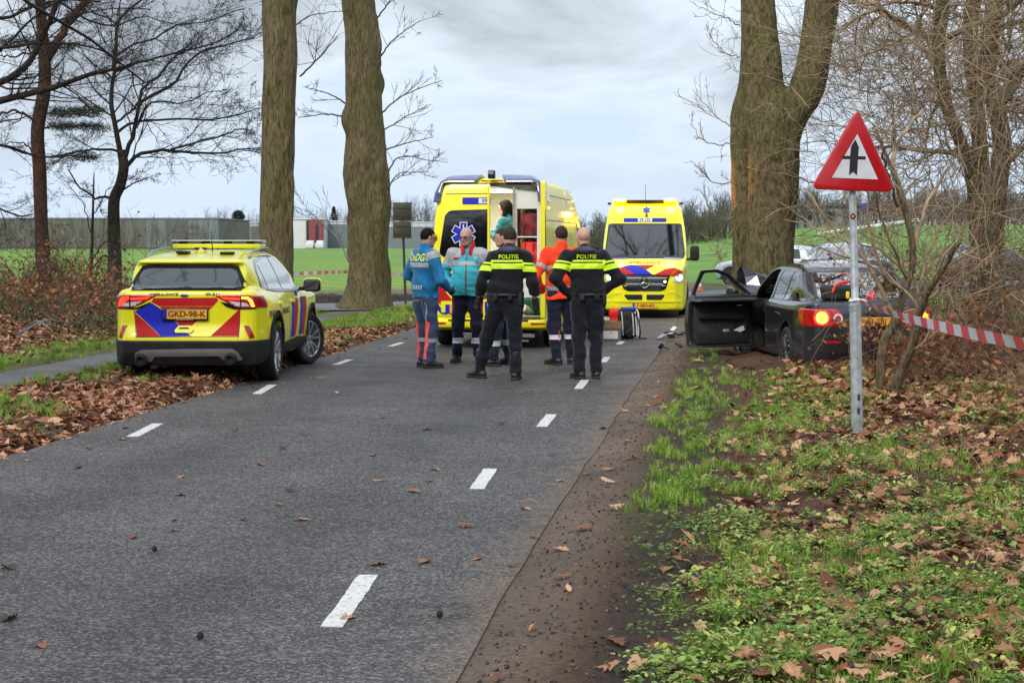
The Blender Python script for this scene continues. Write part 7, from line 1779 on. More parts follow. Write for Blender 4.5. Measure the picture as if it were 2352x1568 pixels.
def police_marks(p):
    k, jk, t = p['k'], p['jk'], p['t']; z0 = p['nb'][2]; tm = torso_mask(p)
    band(jk, 'fluorescent_band', (0, 0, z0 - .160), (0, 0, 1), .064, M_FLUO, t, tm); band(jk, 'fluorescent_band', (0, 0, z0 - .100), (0, 0, 1), .022, M_FLUO, t, tm)
    for i in (0, 1):
        a, b = p['sh'][i], p['el'][i]; d = (b - a) / np.linalg.norm(b - a); L = np.linalg.norm(b - a)
        tilt = d + np.array([(-.35 if i else .35), 0, -.5])
        for f, w_ in ((.48, .064), (.27, .022)): band(jk, 'fluorescent_band', a + d * L * f, tilt, w_, M_FLUO, t, arm_mask(p, i))
    on_jacket(p, 'lettering', 'POLITIE', .066, (p['nb'][0], z0 - .050), 'back', M_FLUO, .002, 1.05)
    # duty belt
    wz = p['pv'][2] + .06; b = link('duty_belt', None, t); x0, y0 = p['pv'][0], p['pv'][1]
    P = [(x0 + .185 * math.cos(a), y0 + .145 * math.sin(a), wz) for a in np.linspace(0, 6.28, 30)]
    V, F, C = sweep_arrays(P, .018, 6); mobj('strap', V, F, M_INK, b, angle=None)
    for a, sx, sz in ((-.35, .07, .16), (-2.75, .06, .12), (-1.2, .05, .08), (-2.1, .06, .09), (.1, .05, .2)):
        box('pouch', (x0 + .20 * math.cos(a), y0 + .165 * math.sin(a), wz - sz * .3), (sx, .05, sz), M_GLOVE, b, rot=rz(a + math.pi / 2), bev=.012)

GP = lambda x, y: G(x, y)
# 1 azure jacket, far left, seen from behind
p = person('person in azure jacket with yellow letters on the back, leftmost of the group', (-1.13, 23.0), R(52), H=1.80, jacket=M_AZUR, trousers=M_BLUT, hair=M_HAIRD, hem=.90, seed=1, feet=[(-.13, .05, .1), (.15, -.05, -.25)], arms=[((-.36, -.02, 1.20), (-.22, .20, 1.00)), ((.31, .02, 1.14), (.20, .24, 1.02))], head=(R(-12), R(-8)), glasses=True, gloves=True, collar=None, bulk=1.06)
T = p['t']; band(p['jk'], 'reflective_band', (0, 0, 1.335), (0, 0, 1), .055, M_REFL, T, torso_mask(p)); leg_bands(p, .36, .05, M_REFL)
on_jacket(p, 'lettering', 'OvDG', .13, (-.03, 1.43), 'back', mat('print_yellow', (.75, .78, .06), .6, var=.05), .003)
for i in range(5): decal('checker_mark', bvh_of(p['jk']), [(-.10 + i * .045, 1.02), (-.08 + i * .045, 1.02), (-.05 + i * .045, 1.075), (-.07 + i * .045, 1.075)], 'back', .006, M_REFW, T, .1)
for i in (0, 1):
    a, b = p['sh'][i], p['el'][i]; d = (b - a) / np.linalg.norm(b - a); band(p['jk'], 'shoulder_yoke', a + d * .0, d, .10, M_REFL, T, arm_mask(p, i))
BT = bvh_of(p['tr'])
for x in (p['an'][0][0] - .01, p['an'][1][0]): decal('fluorescent_stripe', BT, [(x - .028, .12), (x + .028, .12), (x + .028, .60), (x - .028, .60)], 'back', .008, M_FLOR, T, .05)
decal('pocket_piping', BT, rpoly([(-.13, .85), (-.01, .86), (-.01, .885), (-.13, .875)], .01), 'back', .006, M_REFW, T, .05); decal('pocket_fill', BT, rpoly([(-.122, .857), (-.018, .866), (-.018, .879), (-.122, .869)], .006), 'back', .009, M_BLUT, T, .05)
decal('leg_piping', BT, [(.16, .15), (.17, .15), (.145, .85), (.135, .85)], 'right' if False else 'back', .007, M_REFL, T, .05)

# 2 cyan jacket, facing the camera
p = person('bald person in cyan jacket with red collar, facing the camera with hands in pockets', (-.60, 23.95), R(186), H=1.82, jacket=M_CYAN, trousers=M_NAVY, hair=None, skin=M_SKIN, hem=.90, seed=2, feet=[(-.15, 0, .2), (.15, 0, -.2)], arms=[((-.335, -.04, 1.19), (-.215, .125, .985)), ((.335, -.04, 1.19), (.215, .125, .985))], head=(R(-22), R(-12)), belly=.035, glasses=True, collar=M_COLL, bulk=1.10, arm_in=(True, True))
T = p['t']; band(p['jk'], 'reflective_band', (0, 0, 1.345), (0, 0, 1), .055, M_REFL, T, torso_mask(p, -.1)); leg_bands(p, .30, .075, M_REFW)
for s_ in (-1, 1): band(p['jk'], 'shoulder_yoke', (0, 0, 1.50), (0, 0, 1), .14, M_REFL, T, lambda c, s_=s_: c.x * s_ > .085 and c.y < .12, off=.003)
for i in (0, 1):
    a, b = p['sh'][i], p['el'][i]; d = (b - a) / np.linalg.norm(b - a); band(p['jk'], 'shoulder_yoke', a + d * .08, d, .15, M_REFL, T, arm_mask(p, i), off=.0035)
BJ = bvh_of(p['jk'])
decal('zip', BJ, [(-.008, .92), (.008, .92), (.008, 1.48), (-.008, 1.48)], 'front', .006, mat('zip_maroon', (.16, .02, .03), .5, var=.2), T, .05)
decal('name_badge', BJ, rpoly([(.10, 1.40), (.18, 1.40), (.18, 1.43), (.10, 1.43)], .008), 'front', .006, M_COLL, T, .05)
decal('pocket_zip', BJ, [(-.20, 1.235), (-.09, 1.25), (-.09, 1.26), (-.20, 1.245)], 'front', .006, M_REFL, T, .05); decal('crest', BJ, [(-.145 + .025 * math.cos(a), 1.36 + .025 * math.sin(a)) for a in np.linspace(0, 6, 14)], 'front', .011, mat('crest_blue', (.10, .25, .38), .6, var=.2), T, .05)
on_jacket(p, 'lettering', 'JLI', .05, (-.13, 1.425), 'front', M_REFW, .001)
sdf_obj('beard', lambda X, Y, Z: np.sqrt((X / 1.2) ** 2 + Y ** 2 + Z ** 2) - .030 + .002 * np.sin(X * 300) * np.sin(Z * 280), (-.05, -.05, -.05), (.05, .05, .05), .006, M_SKIN2, T).location = p['h3'](0, .066, -.088)
for s in (-1, 1): decal('pocket_flash', bvh_of(p['tr']), [(s * .19, .66), (s * .205, .66), (s * .20, .82), (s * .185, .82)], 'front', .008, M_COLL, T, .05)
decal('shirt', bvh_of(p['body']), [(-.04, 1.47), (.04, 1.47), (.06, 1.56), (-.06, 1.56)], 'front', .012, M_CYAN, T, .04)

# 3 mostly hidden, facing left
p = person('person in navy jacket mostly hidden behind the police officer, face turned to the left', (-.09, 23.35), R(-78), H=1.80, jacket=M_NAVY, trousers=M_NAVY, hair=M_HAIRB, hem=.9, seed=3, feet=[(-.16, .12, .1), (.16, -.02, -.1)], head=(R(8), R(-6)), arms=[((-.27, .0, 1.16), (-.2, .2, 1.02)), ((.27, .0, 1.16), (.2, .22, 1.02))])
leg_bands(p, .30, .07, M_REFL); T = p['t']
for i in (0, 1):
    a, b = p['sh'][i], p['el'][i]; d = (b - a) / np.linalg.norm(b - a); band(p['jk'], 'sleeve_band', a + d * .17, d, .05, M_FLOR, T, arm_mask(p, i))
radio = box('radio', (.20, .20, .84), (.06, .035, .13), mat('radio_yellow', (.7, .5, .08), .5, var=.1), T, bev=.012)

# 4 police officer in mid-stance, seen from behind
p = person('police officer with short dark hair seen from behind, legs apart and left foot stretched out', (-.03, 21.0), R(7), H=1.80, hair=M_HAIRB, hem=1.00, seed=4, pel=(-.05, 0), lean=(.035, .02), feet=[(-.38, .16, .95), (.075, -.02, -.1)], arms=[((-.335, -.02, 1.17), (-.385, .06, .92)), ((.28, .0, 1.16), (.30, .10, .91))], head=(R(16), R(-7)), gloves=True, hood=True, boots_h=.22, bulk=1.06)
police_marks(p); M_HOODP = sdf_obj('hood_lining', lambda X, Y, Z: smax(np.sqrt((X / 1.0) ** 2 + (Y * 1.7) ** 2 + (Z * 2.4) ** 2) - .105, -Y - .1, .01), (-.13, -.09, -.07), (.13, .09, .07), .009, M_HOOD, p['t']); M_HOODP.location = p['nb'] + np.array([.0, -.105, .03])

# 5 orange jacket, seen from behind
p = person('person in bright orange jacket with reflective bands, seen from behind beside the ambulance door', (.66, 23.5), R(-14), H=1.83, jacket=M_ORNG, trousers=M_NAVY, hair=M_HAIRB, hem=.87, seed=5, feet=[(-.07, 0, .6), (.17, .12, -.2)], arms=[((-.36, -.06, 1.19), (-.25, .13, .99)), ((.36, -.06, 1.19), (.25, .13, .99))], head=(R(-6), R(2)), boots_h=.22, bulk=1.06, arm_in=(True, True))
T = p['t']; band(p['jk'], 'reflective_band', (0, 0, 1.02), (0, 0, 1), .05, M_REFL, T, torso_mask(p, -.1)); band(p['jk'], 'reflective_band', (0, 0, 1.30), (0, 0, 1), .05, M_REFL, T, torso_mask(p, -.1)); leg_bands(p, .37, .06, M_REFW)
for i in (0, 1):
    a, b = p['sh'][i], p['el'][i]; d = (b - a) / np.linalg.norm(b - a); band(p['jk'], 'reflective_band', a + d * .20, d, .05, M_REFL, T, arm_mask(p, i))
decal('fluorescent_stripe', bvh_of(p['tr']), [(-.06, .32), (-.03, .32), (-.04, .46), (-.05, .46)], 'back', .008, M_FLOR, T, .05)

# 6 police officer with hands on hips
p = person('bald police officer seen from behind with both hands on the hips', (.885, 21.1), R(-11), H=1.80, hair=None, skin=M_SKIN, hem=1.0, seed=6, pel=(.025, 0), lean=(-.03, .01), feet=[(-.075, 0, .3), (.135, .03, -.12)], arms=[((-.40, -.07, 1.20), (-.23, .05, 1.04)), ((.40, -.07, 1.20), (.23, .05, 1.04))], head=(R(9), R(-9)), gloves=True, hood=True, bulk=1.14)
police_marks(p)
s = Sdf(.008); s.ell(p['h3'](0, -.014, .012), np.array([.0785, .0985, .088]), .02); h = p['h3'](0, 0, 0); s.cut(lambda D, X, Y, Z: np.maximum(np.maximum(D, Z - h[2] - .045), np.maximum(h[2] - .06 - Z, Y - h[1] - .02))); mesh_of(s, 'hair_stubble', M_SKIN2, p['t'])
o = sdf_obj('hood_lining', lambda X, Y, Z: np.sqrt((X / 1.0) ** 2 + (Y * 1.7) ** 2 + (Z * 2.4) ** 2) - .105, (-.13, -.09, -.07), (.13, .09, .07), .009, M_HOOD, p['t']); o.location = p['nb'] + np.array([-.02, -.105, .03])

# 7 inside the ambulance
w7 = inA(.185, .95, .535)
p = person('dark haired person in teal jacket working inside the open ambulance', (w7.x, w7.y, w7.z), R(-66), H=1.74, jacket=M_TEAL, trousers=M_NAVY, hair=M_HAIRD, hem=.86, seed=7, arms=[((-.30, .08, 1.16), (-.12, .34, 1.22)), ((.30, .10, 1.15), (.12, .36, 1.25))], head=(R(10), R(-10)), hairstyle='long', lean=(0, .03), group=None)
band(p['jk'], 'reflective_band', (0, 0, 1.26), (0, 0, 1), .05, M_REFL, p['t'], torso_mask(p, -.1)); 
decal('fluorescent_collar', bvh_of(p['jk']), [(.0, 1.36), (.16, 1.36), (.13, 1.46), (.02, 1.48)], 'right', .008, M_FLOR, p['t'], .04)
# ================================================================ signs, tape and small things
M_GALV = mat('galvanised_steel', (.42, .46, .47), .42, metal=.55, var=.22, vscale=14, bump=.06, bscale=40, bdist=.003)
M_SRED = mat('sign_red', (.40, .002, .008), .4, var=.06, vscale=10, coat=.25); M_SWHT = mat('sign_white', (.55, .57, .62), .45, var=.06, vscale=14); M_SBLK = mat('sign_black', (.008, .009, .016), .5, var=.1)
def sign():
    b = G(1971, 993, float(hgt(3.05, 15.3))); Y = b.y
    t = thing('road_sign', 'red bordered triangular warning sign with crossroads arrow on a leaning galvanised post', 'sign', tuple(b))
    top = A(1957, 400, Y) - b; mid = A(1955, 700, Y) - b
    lathe_pts = lambda a, c, r: None
    lo = Vector((0, 0, -.25)); dirn = top.normalized(); zt = top.length
    k = mid.length
    tube('lower_post', [lo, dirn * (k - .02), dirn * k], [.048, .047, .044], M_GALV, t, 20); tube('upper_post', [dirn * (k - .03), dirn * (k + .01), dirn * zt], [.044, .031, .030], M_GALV, t, 18)
    tube('collar', [dirn * (k - .05), dirn * k, dirn * (k + .015)], [.0505, .0505, .036], M_GALV, t, 20)
    # plate: corners read in the photograph
    s = 4050 / Y
    def px(x, y): p = A(x, y, Y) - b; return (p.x, p.z)
    c = [px(1867, 430), px(2044, 436), px(1965, 260)]
    cen = Vector((sum(q[0] for q in c) / 3, sum(q[1] for q in c) / 3))
    sh = lambda f, dz=0: [((q[0] - cen[0]) * f + cen[0], (q[1] - cen[1]) * f + cen[1]) for q in c]
    pl = prism('plate', rpoly(sh(1.10), .085, 7), -.075, -.048, M_SRED, t, bev=.007)
    inner = [px(1907, 409), px(2012, 413), px(1965, 309)]; prism('white_field', rpoly(inner, .004), -.0785, -.075, M_SWHT, pl)
    u = lambda x, y: px(1980 * .91875 + x / 7.759, 280 * .91875 + y / 7.759)
    prism('arrow', [u(*q) for q in ((1092, 500), (1155, 632), (1122, 1135), (1055, 1070), (982, 1135), (1015, 632))], -.0815, -.0785, M_SBLK, pl)
    prism('cross_bar', [u(*q) for q in ((868, 790), (1278, 800), (1276, 856), (866, 846))], -.0812, -.0785, M_SBLK, pl)
    for z in (.03, .09): 
        q = dirn * (zt - z); box('clamp', (q.x, -.02, q.z), (.10, .075, .03), M_GALV, t, bev=.004)
    q = A(1957, 497, Y) - b
    st = lathe('sticker', [(.001, -.0345), (.028, -.034), (.028, -.031)], M_SWHT, t, 'Y', 24, (q.x, 0, q.z)); lathe('sticker_ring', [(.017, -.0352), (.025, -.0352)], M_INK, st, 'Y', 24, (q.x, 0, q.z)); lathe('sticker_disc', [(.001, -.0356), (.017, -.0356)], M_SRED, st, 'Y', 24, (q.x, 0, q.z))
    bm = bmesh.new(); bm_box(bm, (q.x - .002, -.036, q.z), (.018, .002, .005)); bm_box(bm, (q.x + .004, -.036, q.z + .003), (.010, .002, .004), ry(.8)); bm_box(bm, (q.x + .004, -.036, q.z - .003), (.010, .002, .004), ry(-.8)); bobj('sticker_arrow', bm, M_WHT, st)
    for dz in (.05, -.06): box('old_sticker', (.0 + dirn.x * .22, -.047, .24 + dz), (.022, .004, .05), M_INK, t)
    return t, b, dirn, k
sign_t, sb, sdir, sk = sign()
# barrier tape: pieces of red and white along a sagging line, with twists
M_TR = mat('tape_red', (.76, .09, .11), .4, var=.12, vscale=9); M_TW = mat('tape_white', (.70, .70, .76), .4, var=.08, vscale=9)
def tape(name, label, P, wd, n, tw, period, mats=(M_TR, M_TW), off=0.0, props=True):
    P = polyline(P, n); L = np.concatenate([[0], np.cumsum(np.linalg.norm(np.diff(P, axis=0), axis=1))]); V = []; mi = []; F = []
    T = np.gradient(P, axis=0); T /= np.linalg.norm(T, axis=1)[:, None]
    for i in range(n):
        s_ = np.cross(T[i], [0, 0, 1.0]); s_ /= np.linalg.norm(s_); a = tw(i / (n - 1)); w_ = wd(i / (n - 1)) / 2
        v = np.array([0, 0, 1.0]) * math.cos(a) + s_ * math.sin(a)
        for q, dx in ((-1, 0), (-.33, 0), (.33, 0), (1, 0)): V.append(P[i] + v * w_ * q + s_ * (dx * math.sin(i * .37) + .0))
    for i in range(n - 1):
        for j in range(3):
            F.append((i * 4 + j, i * 4 + j + 1, i * 4 + j + 5, i * 4 + j + 4)); mi.append(int((L[i] + off) / period) % 2)
    o = mobj(name, V, F, list(mats), angle=None, mi=mi); tag(o, label, 'tape'); return o
pA = sb + sdir * (sk + .03) + Vector((.03, -.05, 0)); pE = A(2470, 812, 8.0)
tape('barrier_tape', 'red and white barrier tape stretched from the sign post to the right edge', [pA, pA.lerp(pE, .3) + Vector((0, 0, -.035)), pA.lerp(pE, .65) + Vector((0, 0, -.03)), pE], lambda f: .045 + .028 * min(1, f * 1.6), 220, lambda f: .30 * (1 - min(1, f * 2.0)) ** 1.2 + .12 * math.sin(f * 9) + .25, .21)
tube('tape_knot', [pA + Vector((-.08, .02, 0)), pA + Vector((-.03, -.03, .012)), pA + Vector((.04, -.02, 0)), pA + Vector((.02, .06, -.005))], [.012, .014, .014, .01], M_TW, sides=6, label='knotted end of barrier tape around the sign post', category='tape')
o = mobj('tape_end', [pA + Vector((.01, -.01, .01)), pA + Vector((.10, -.04, .02)), pA + Vector((.115, -.02, .09)), pA + Vector((.07, .0, .05)), pA + Vector((.06, -.05, .045))], [(0, 1, 4), (1, 2, 3, 4), (0, 4, 3)], M_TR, smooth=False); tag(o, 'loose red tape end sticking up beside the sign post', 'tape')
M_TRF = mat('far_tape_red', (.75, .16, .05), .5, var=.1); 
q = [A(640, 630, 34.6), A(740, 626, 38.5), A(800, 624, 42)]
tape('barrier_tape', 'barrier tape strung between the two big trunks across the field edge', q, lambda f: .075, 120, lambda f: .15 * math.sin(f * 14), .42, (M_TRF, M_TW))
q = [A(885, 628, 42.2), A(910, 629, 46), A(933, 631, 49)]
tape('barrier_tape', 'barrier tape from the knobbly trunk to the post of the grey sign', q, lambda f: .08, 60, lambda f: .1 * math.sin(f * 9), .42, (M_TRF, M_TW))
q = [A(1840, 600, 30), A(1880, 597, 42), A(2010, 590, 54)]
tape('barrier_tape', 'pale tape running right from the forked tree towards the waiting cars', q, lambda f: .07, 60, lambda f: .3, .5, (M_TW, M_TW))

# back of a road sign on the left
def back_sign():
    b = G(932, 700); Y = b.y
    t = thing('road_sign', 'back of a grey green double road sign on a thin post beside the knobbly trunk', 'sign', tuple(b)); m = mat('sign_back', (.085, .085, .055), .6, metal=.3, var=.12, vscale=6)
    px = lambda x, y: A(x, y, Y) - b
    top = px(924, 470); tube('post', [Vector((0, 0, -.1)), top], [.035, .035], mat('post_green', (.05, .06, .05), .6, var=.1), t, 10)
    for k, (y0, y1) in enumerate(((465, 507), (509, 547))):
        a, c = px(902 + 1, y1), px(946 - k, y0); box('panel', ((a.x + c.x) / 2, -.06, (a.z + c.z) / 2), (c.x - a.x, .03, c.z - a.z), m, t, bev=.006)
        for dz in (.1, -.1): box('clamp', ((a.x + c.x) / 2, -.082, (a.z + c.z) / 2 + dz), (.4, .02, .03), m, t)
back_sign()

# cone on the side road
p = A(1606, 670, 57)
t = thing('traffic_cone', 'small orange and white traffic cone on the side road, seen through the open car door', 'cone', (p.x, p.y, .03)); M_CO = mat('cone_orange', (.65, .14, .03), .6, var=.1)
box('base', (0, 0, .015), (.28, .28, .03), M_CO, t, bev=.006); lathe('cone_body', [(.11, .03), (.03, .40), (.001, .41)], M_CO, t, 'Z', 20); lathe('white_band', [(.0885, .15), (.068, .25)], M_WHT, t, 'Z', 20)

# bags and box on the road
def backpack():
    b = G(1437, 777); t = thing('backpack', 'large red and black emergency backpack standing on the road before the ambulance', 'backpack', tuple(b), R(-8))
    s = 4050 / b.y; mk = mat('backpack_black', (.014, .015, .017), .7, var=.4, vscale=14, bump=.3, bscale=18, bdist=.02); 
    sdf_obj('pack_body', lambda X, Y, Z: smax(smax(np.abs(X - .02 * np.sin(Z * 9)) - .185 + .05 * np.clip(Z - .3, 0, 1), np.abs(Y) - .16, .08), np.abs(Z - .245) - .245, .10) + .006 * np.sin(X * 45 + 3 * np.sin(Z * 20)), (-.3, -.25, -.05), (.3, .25, .58), .014, mk, t, smooth=1)
    sdf_obj('red_pocket', lambda X, Y, Z: smax(smax(np.abs(X + .19) - .085, np.abs(Y + .02) - .15, .05), np.abs(Z - .36) - .155, .06) + .004 * np.sin(Z * 40), (-.36, -.25, .12), (-.04, .22, .60), .013, M_BRRED, t, smooth=1)
    sdf_obj('blue_top', lambda X, Y, Z: smax(smax(np.abs(X - .05) - .13, np.abs(Y) - .13, .04), np.abs(Z - .505) - .03, .03), (-.15, -.2, .42), (.25, .2, .6), .013, mat('backpack_blue', (.02, .06, .35), .6, var=.2), t, smooth=1)
    box('tag_label', (-.02, -.03, .535), (.13, .12, .02), mat('tag_lime', (.55, .75, .1), .6, var=.1), t, rot=rz(.3), bev=.004)
    for x in (-.06, .12, .17): tube('piping', polyline([(x, -.165, .46), (x + .02, -.185, .3), (x + .03, -.175, .06)], 10), .011, M_REFW, t, 6)
    tube('strap', polyline([(.12, -.17, .46), (.22, -.2, .35), (.26, -.2, .12), (.24, -.16, .02)], 12), .014, mk, t, 6); tube('strap', polyline([(.05, .0, .5), (.20, -.1, .48), (.23, -.16, .3), (.22, -.17, .05)], 12), .013, M_REFW, t, 6)
    tube('loose_strap', [(.24, -.16, .02), (.30, -.2, .012), (.37, -.18, .012)], .01, mk, t, 6)
backpack()
def carton():
    b = G(1399, 781); t = thing('cardboard_box', 'brown cardboard box with white label beside the backpack', 'box', tuple(b), R(-4)); m = mat('cardboard', (.26, .165, .09), .85, var=.12, vscale=10); m2 = mat('carton_grey', (.13, .12, .11), .8, var=.15)
    w_, h_, d_ = .40, .33, .30
    bm = bmesh.new(); bm_box(bm, (0, 0, .10), (w_, d_, .20)); bobj('box_body', bm, m2, t)
    bm = bmesh.new(); bm_box(bm, (0, -d_ / 2, .255), (w_, .012, .10)); bm_box(bm, (0, d_ / 2, .255), (w_, .012, .12)); bm_box(bm, (-w_ / 2, 0, .255), (.012, d_, .11)); bm_box(bm, (w_ / 2, 0, .255), (.012, d_, .11)); bobj('flap', bm, m, t)
    box('white_label', (.03, -d_ / 2 - .003, .095), (.24, .006, .13), M_WHT, t); box('label_print', (.03, -d_ / 2 - .007, .13), (.025, .003, .012), M_INK, t)
    box('folded_paper', (-.03, .02, .30), (.3, .2, .05), m, t, rot=ry(.1)); box('white_packet', (-.1, .05, .35), (.18, .16, .05), M_WHT, t, rot=rz(.3), bev=.008)
carton()

# broken car pieces in the soil
rng = np.random.default_rng(15)
def shard(n, pts, lab, m, L):
    p = G(*pts, .03); bm = bmesh.new()
    for k in range(n):
        bm_box(bm, (rng.normal(0, .10), rng.normal(0, .09), rng.uniform(.015, .06)), (rng.uniform(.5, 1) * L, rng.uniform(.04, .12), rng.uniform(.008, .03)), Euler((rng.uniform(-.6, .6), rng.uniform(-.6, .6), rng.uniform(0, 3))).to_matrix(), .004)
    o = bobj('car_fragment', bm, m); o.location = p; tag(o, lab, 'debris')
shard(5, (1545, 772), 'black plastic car fragments in the soil by the open car door', M_BLK, .26); shard(3, (1538, 778), 'pale broken trim piece lying left of the open car door', M_SILV, .22); shard(3, (1527, 800), 'black shard lying in the dirt below the open car door', M_BLK, .2)
shard(2, (1562, 758), 'white trim sliver against the foot of the open car door', M_WHT, .15)

# ================================================================ leaves, herbs and grass
def oak_leaf(rng, L, lobes=4, curl=.35, sk=1):
    """lobed leaf: midrib and lobed outline, cupped and twisted"""
    n = lobes * 2 + 1; mid = []; le = []; re = []
    for i in range(n + 1):
        f = i / n; w_ = math.sin(math.pi * min(1, f * .93 + .04)) ** .8 * .36 * (1.0 if i % 2 else .58) * rng.uniform(.85, 1.15)
        mid.append((f, 0)); le.append((f + (.05 if i % 2 else -.02), w_)); re.append((f + (.05 if i % 2 else -.02), -w_ * rng.uniform(.85, 1.1)))
    tw, cu, bend = rng.normal(0, .5), rng.uniform(.3, 1.3) * curl * rng.choice([1, 1, -1]), rng.uniform(-.5, .6)
    def p3(x, y):
        z = cu * y * y * 3.0 + abs(y) * .25 * abs(cu) + bend * .35 * (x - .5) ** 2 + tw * (x - .5) * y
        return (L * (x - .5), L * y, L * z)
    V = [p3(*q) for q in mid] + [p3(*q) for q in le] + [p3(*q) for q in re]; m = n + 1; F = []
    for i in range(n): F += [(i, i + 1, m + i + 1, m + i), (i + 1, i, 2 * m + i, 2 * m + i + 1)]
    # stalk
    V += [p3(-.02, .012), p3(-.02, -.012), p3(-.22, 0)]; k = 3 * m; F.append((k, k + 1, k + 2, k + 2)[:3] + ()) if False else F.append((k, k + 2, k + 1))
    V = np.array(V); V[:, 2] -= V[:, 2].min() - .002
    return V, F
rngL = np.random.default_rng(21)
LT = [oak_leaf(rngL, 1.0, rngL.integers(3, 5), .45) for _ in range(14)]
LM = rampmat('leaf_litter_brown', [(0, (.06, .026, .016)), (1, (.60, .36, .21)), (.25, (.16, .058, .028)), (.5, (.28, .115, .055)), (.75, (.42, .21, .115)), (.92, (.52, .30, .17))], trans=.12)
LMD = rampmat('leaf_road_dark', [(0, (.02, .015, .012)), (1, (.22, .13, .08)), (.5, (.07, .04, .03))], trans=.05)
def tri(F):
    o = []
    for f in F: o += [(f[0], f[i], f[i + 1]) for i in range(1, len(f) - 1)]
    return np.array(o)
LTT = [(v, tri(f)) for v, f in LT]
def scatter(name, X, Y, size, m, zoff=0.0, tilt=.35, kind='stuff', parent=None, T=LTT, rnd=None, tiltdir=None):
    rg = np.random.default_rng(len(X)); n = len(X); VV = []; FF = []; RR = []; base = 0
    Z = hgt(X, Y) + zoff; pick = rg.integers(0, len(T), n)
    r_ = rg.random(n) if rnd is None else rnd
    for k in range(len(T)):
        i = np.where(pick == k)[0]
        if not len(i): continue
        v, f = T[k]; a = rg.uniform(0, 6.28, len(i)); tx = rg.normal(0, tilt, len(i)); ty = rg.normal(0, tilt, len(i)); s = (size if np.isscalar(size) else size[i]) * rg.uniform(.65, 1.25, len(i))
        p = v[None] * s[:, None, None]
        c, s_ = np.cos(tx)[:, None], np.sin(tx)[:, None]; y, z = p[..., 1] * c - p[..., 2] * s_, p[..., 1] * s_ + p[..., 2] * c
        c, s_ = np.cos(ty)[:, None], np.sin(ty)[:, None]; x, z = p[..., 0] * c + z * s_, -p[..., 0] * s_ + z * c
        c, s_ = np.cos(a)[:, None], np.sin(a)[:, None]; x, y = x * c - y * s_, x * s_ + y * c
        q = np.stack([x + X[i][:, None], y + Y[i][:, None], z + Z[i][:, None]], -1)
        VV.append(q.reshape(-1, 3)); m_ = len(v); FF.append((f[None] + (np.arange(len(i)) * m_)[:, None, None] + base).reshape(-1, 3)); base += m_ * len(i); RR.append(np.repeat(r_[i], m_))
    o = mobj(name, np.concatenate(VV), np.concatenate(FF), m, parent, angle=None, **({'kind': kind} if kind else {})); setattr_pt(o, 'rnd', np.concatenate(RR)); return o
def sample(n, x0, x1, y0, y1, dens, seed):
    rg = np.random.default_rng(seed); X = rg.uniform(x0, x1, n); Y = y0 * (y1 / y0) ** rg.random(n); k = rg.random(n) < np.clip(dens(X, Y), 0, 1); return X[k], Y[k]
infr = lambda X, Y, m=.4: (np.abs(X) < Y * .294 + m)
# thick leaf bank left of the road
def dl(X, Y):
    tl = XL(Y) - X; p = X - PN(Y); g = fbm(X * .6 + 4, Y * .6)
    edge = sstep(-.10, .10, tl) * sstep(.0, .3, p)
    return infr(X, Y) * edge * (1.0 - .75 * sstep(.46, .60, g + .1 * sstep(1.0, 2.0, tl)))
X, Y = sample(52000, -9, -1.3, 11.5, 40, dl, 1); scatter('leaf_litter', X, Y, .115, LM, .0, .42)
# sparse leaves that creep on to the road edge
X, Y = sample(4000, -6, 0, 11.5, 30, lambda X, Y: infr(X, Y) * np.exp(-np.maximum(X - XL(Y), 0) / .22) * (X > XL(Y)) * .5, 2); scatter('leaf_litter', X, Y, .10, LM, .012, .25)
# beyond the path
X, Y = sample(26000, -14, -4, 21, 40, lambda X, Y: infr(X, Y) * sstep(.15, 1.3, PF(Y) - X) * (.9 - .5 * sstep(.5, .65, fbm(X * .7, Y * .7))), 3); scatter('leaf_litter', X, Y, .12, LM, .0, .4)
# right bank
def dr(X, Y):
    tr = X - XR(Y); g = fbm(X * 1.1 + 31, Y * 1.1)
    return infr(X, Y) * (sstep(1.3, 2.3, tr + .4 * g) * (.30 + .75 * sstep(.36, .6, g)) + .05 * sstep(-.1, .3, tr)) * (.50 + .5 * sstep(10, 17, Y) + .3 * sstep(2.2, 3.4, tr))
X, Y = sample(17000, -.5, 10, 5.6, 24, dr, 4); scatter('leaf_litter', X, Y, np.random.default_rng(2).uniform(.05, .12, len(X)), LM, .018, .38)
X, Y = sample(4500, 0, 5, 5.6, 17, lambda X, Y: infr(X, Y) * sstep(.7, 1.4, X - XR(Y)), 74); scatter('leaf_litter', X, Y, np.random.default_rng(3).uniform(.04, .10, len(X)), LM, .028, .4)
X, Y = sample(5200, -.5, 6, 5.6, 16, lambda X, Y: dr(X, Y) * sstep(1.5, 2.2, X - XR(Y)) * sstep(.42, .55, fbm(X * 1.3, Y * 1.3 + 40)), 64); scatter('leaf_litter', X, Y, .10, LM, .045, .5)
X, Y = sample(9000, 2.5, 11, 15, 27, lambda X, Y: infr(X, Y) * sstep(1.5, 2.6, X - XR(Y)) * .9, 5); scatter('leaf_litter', X, Y, .12, LM, .02, .5)
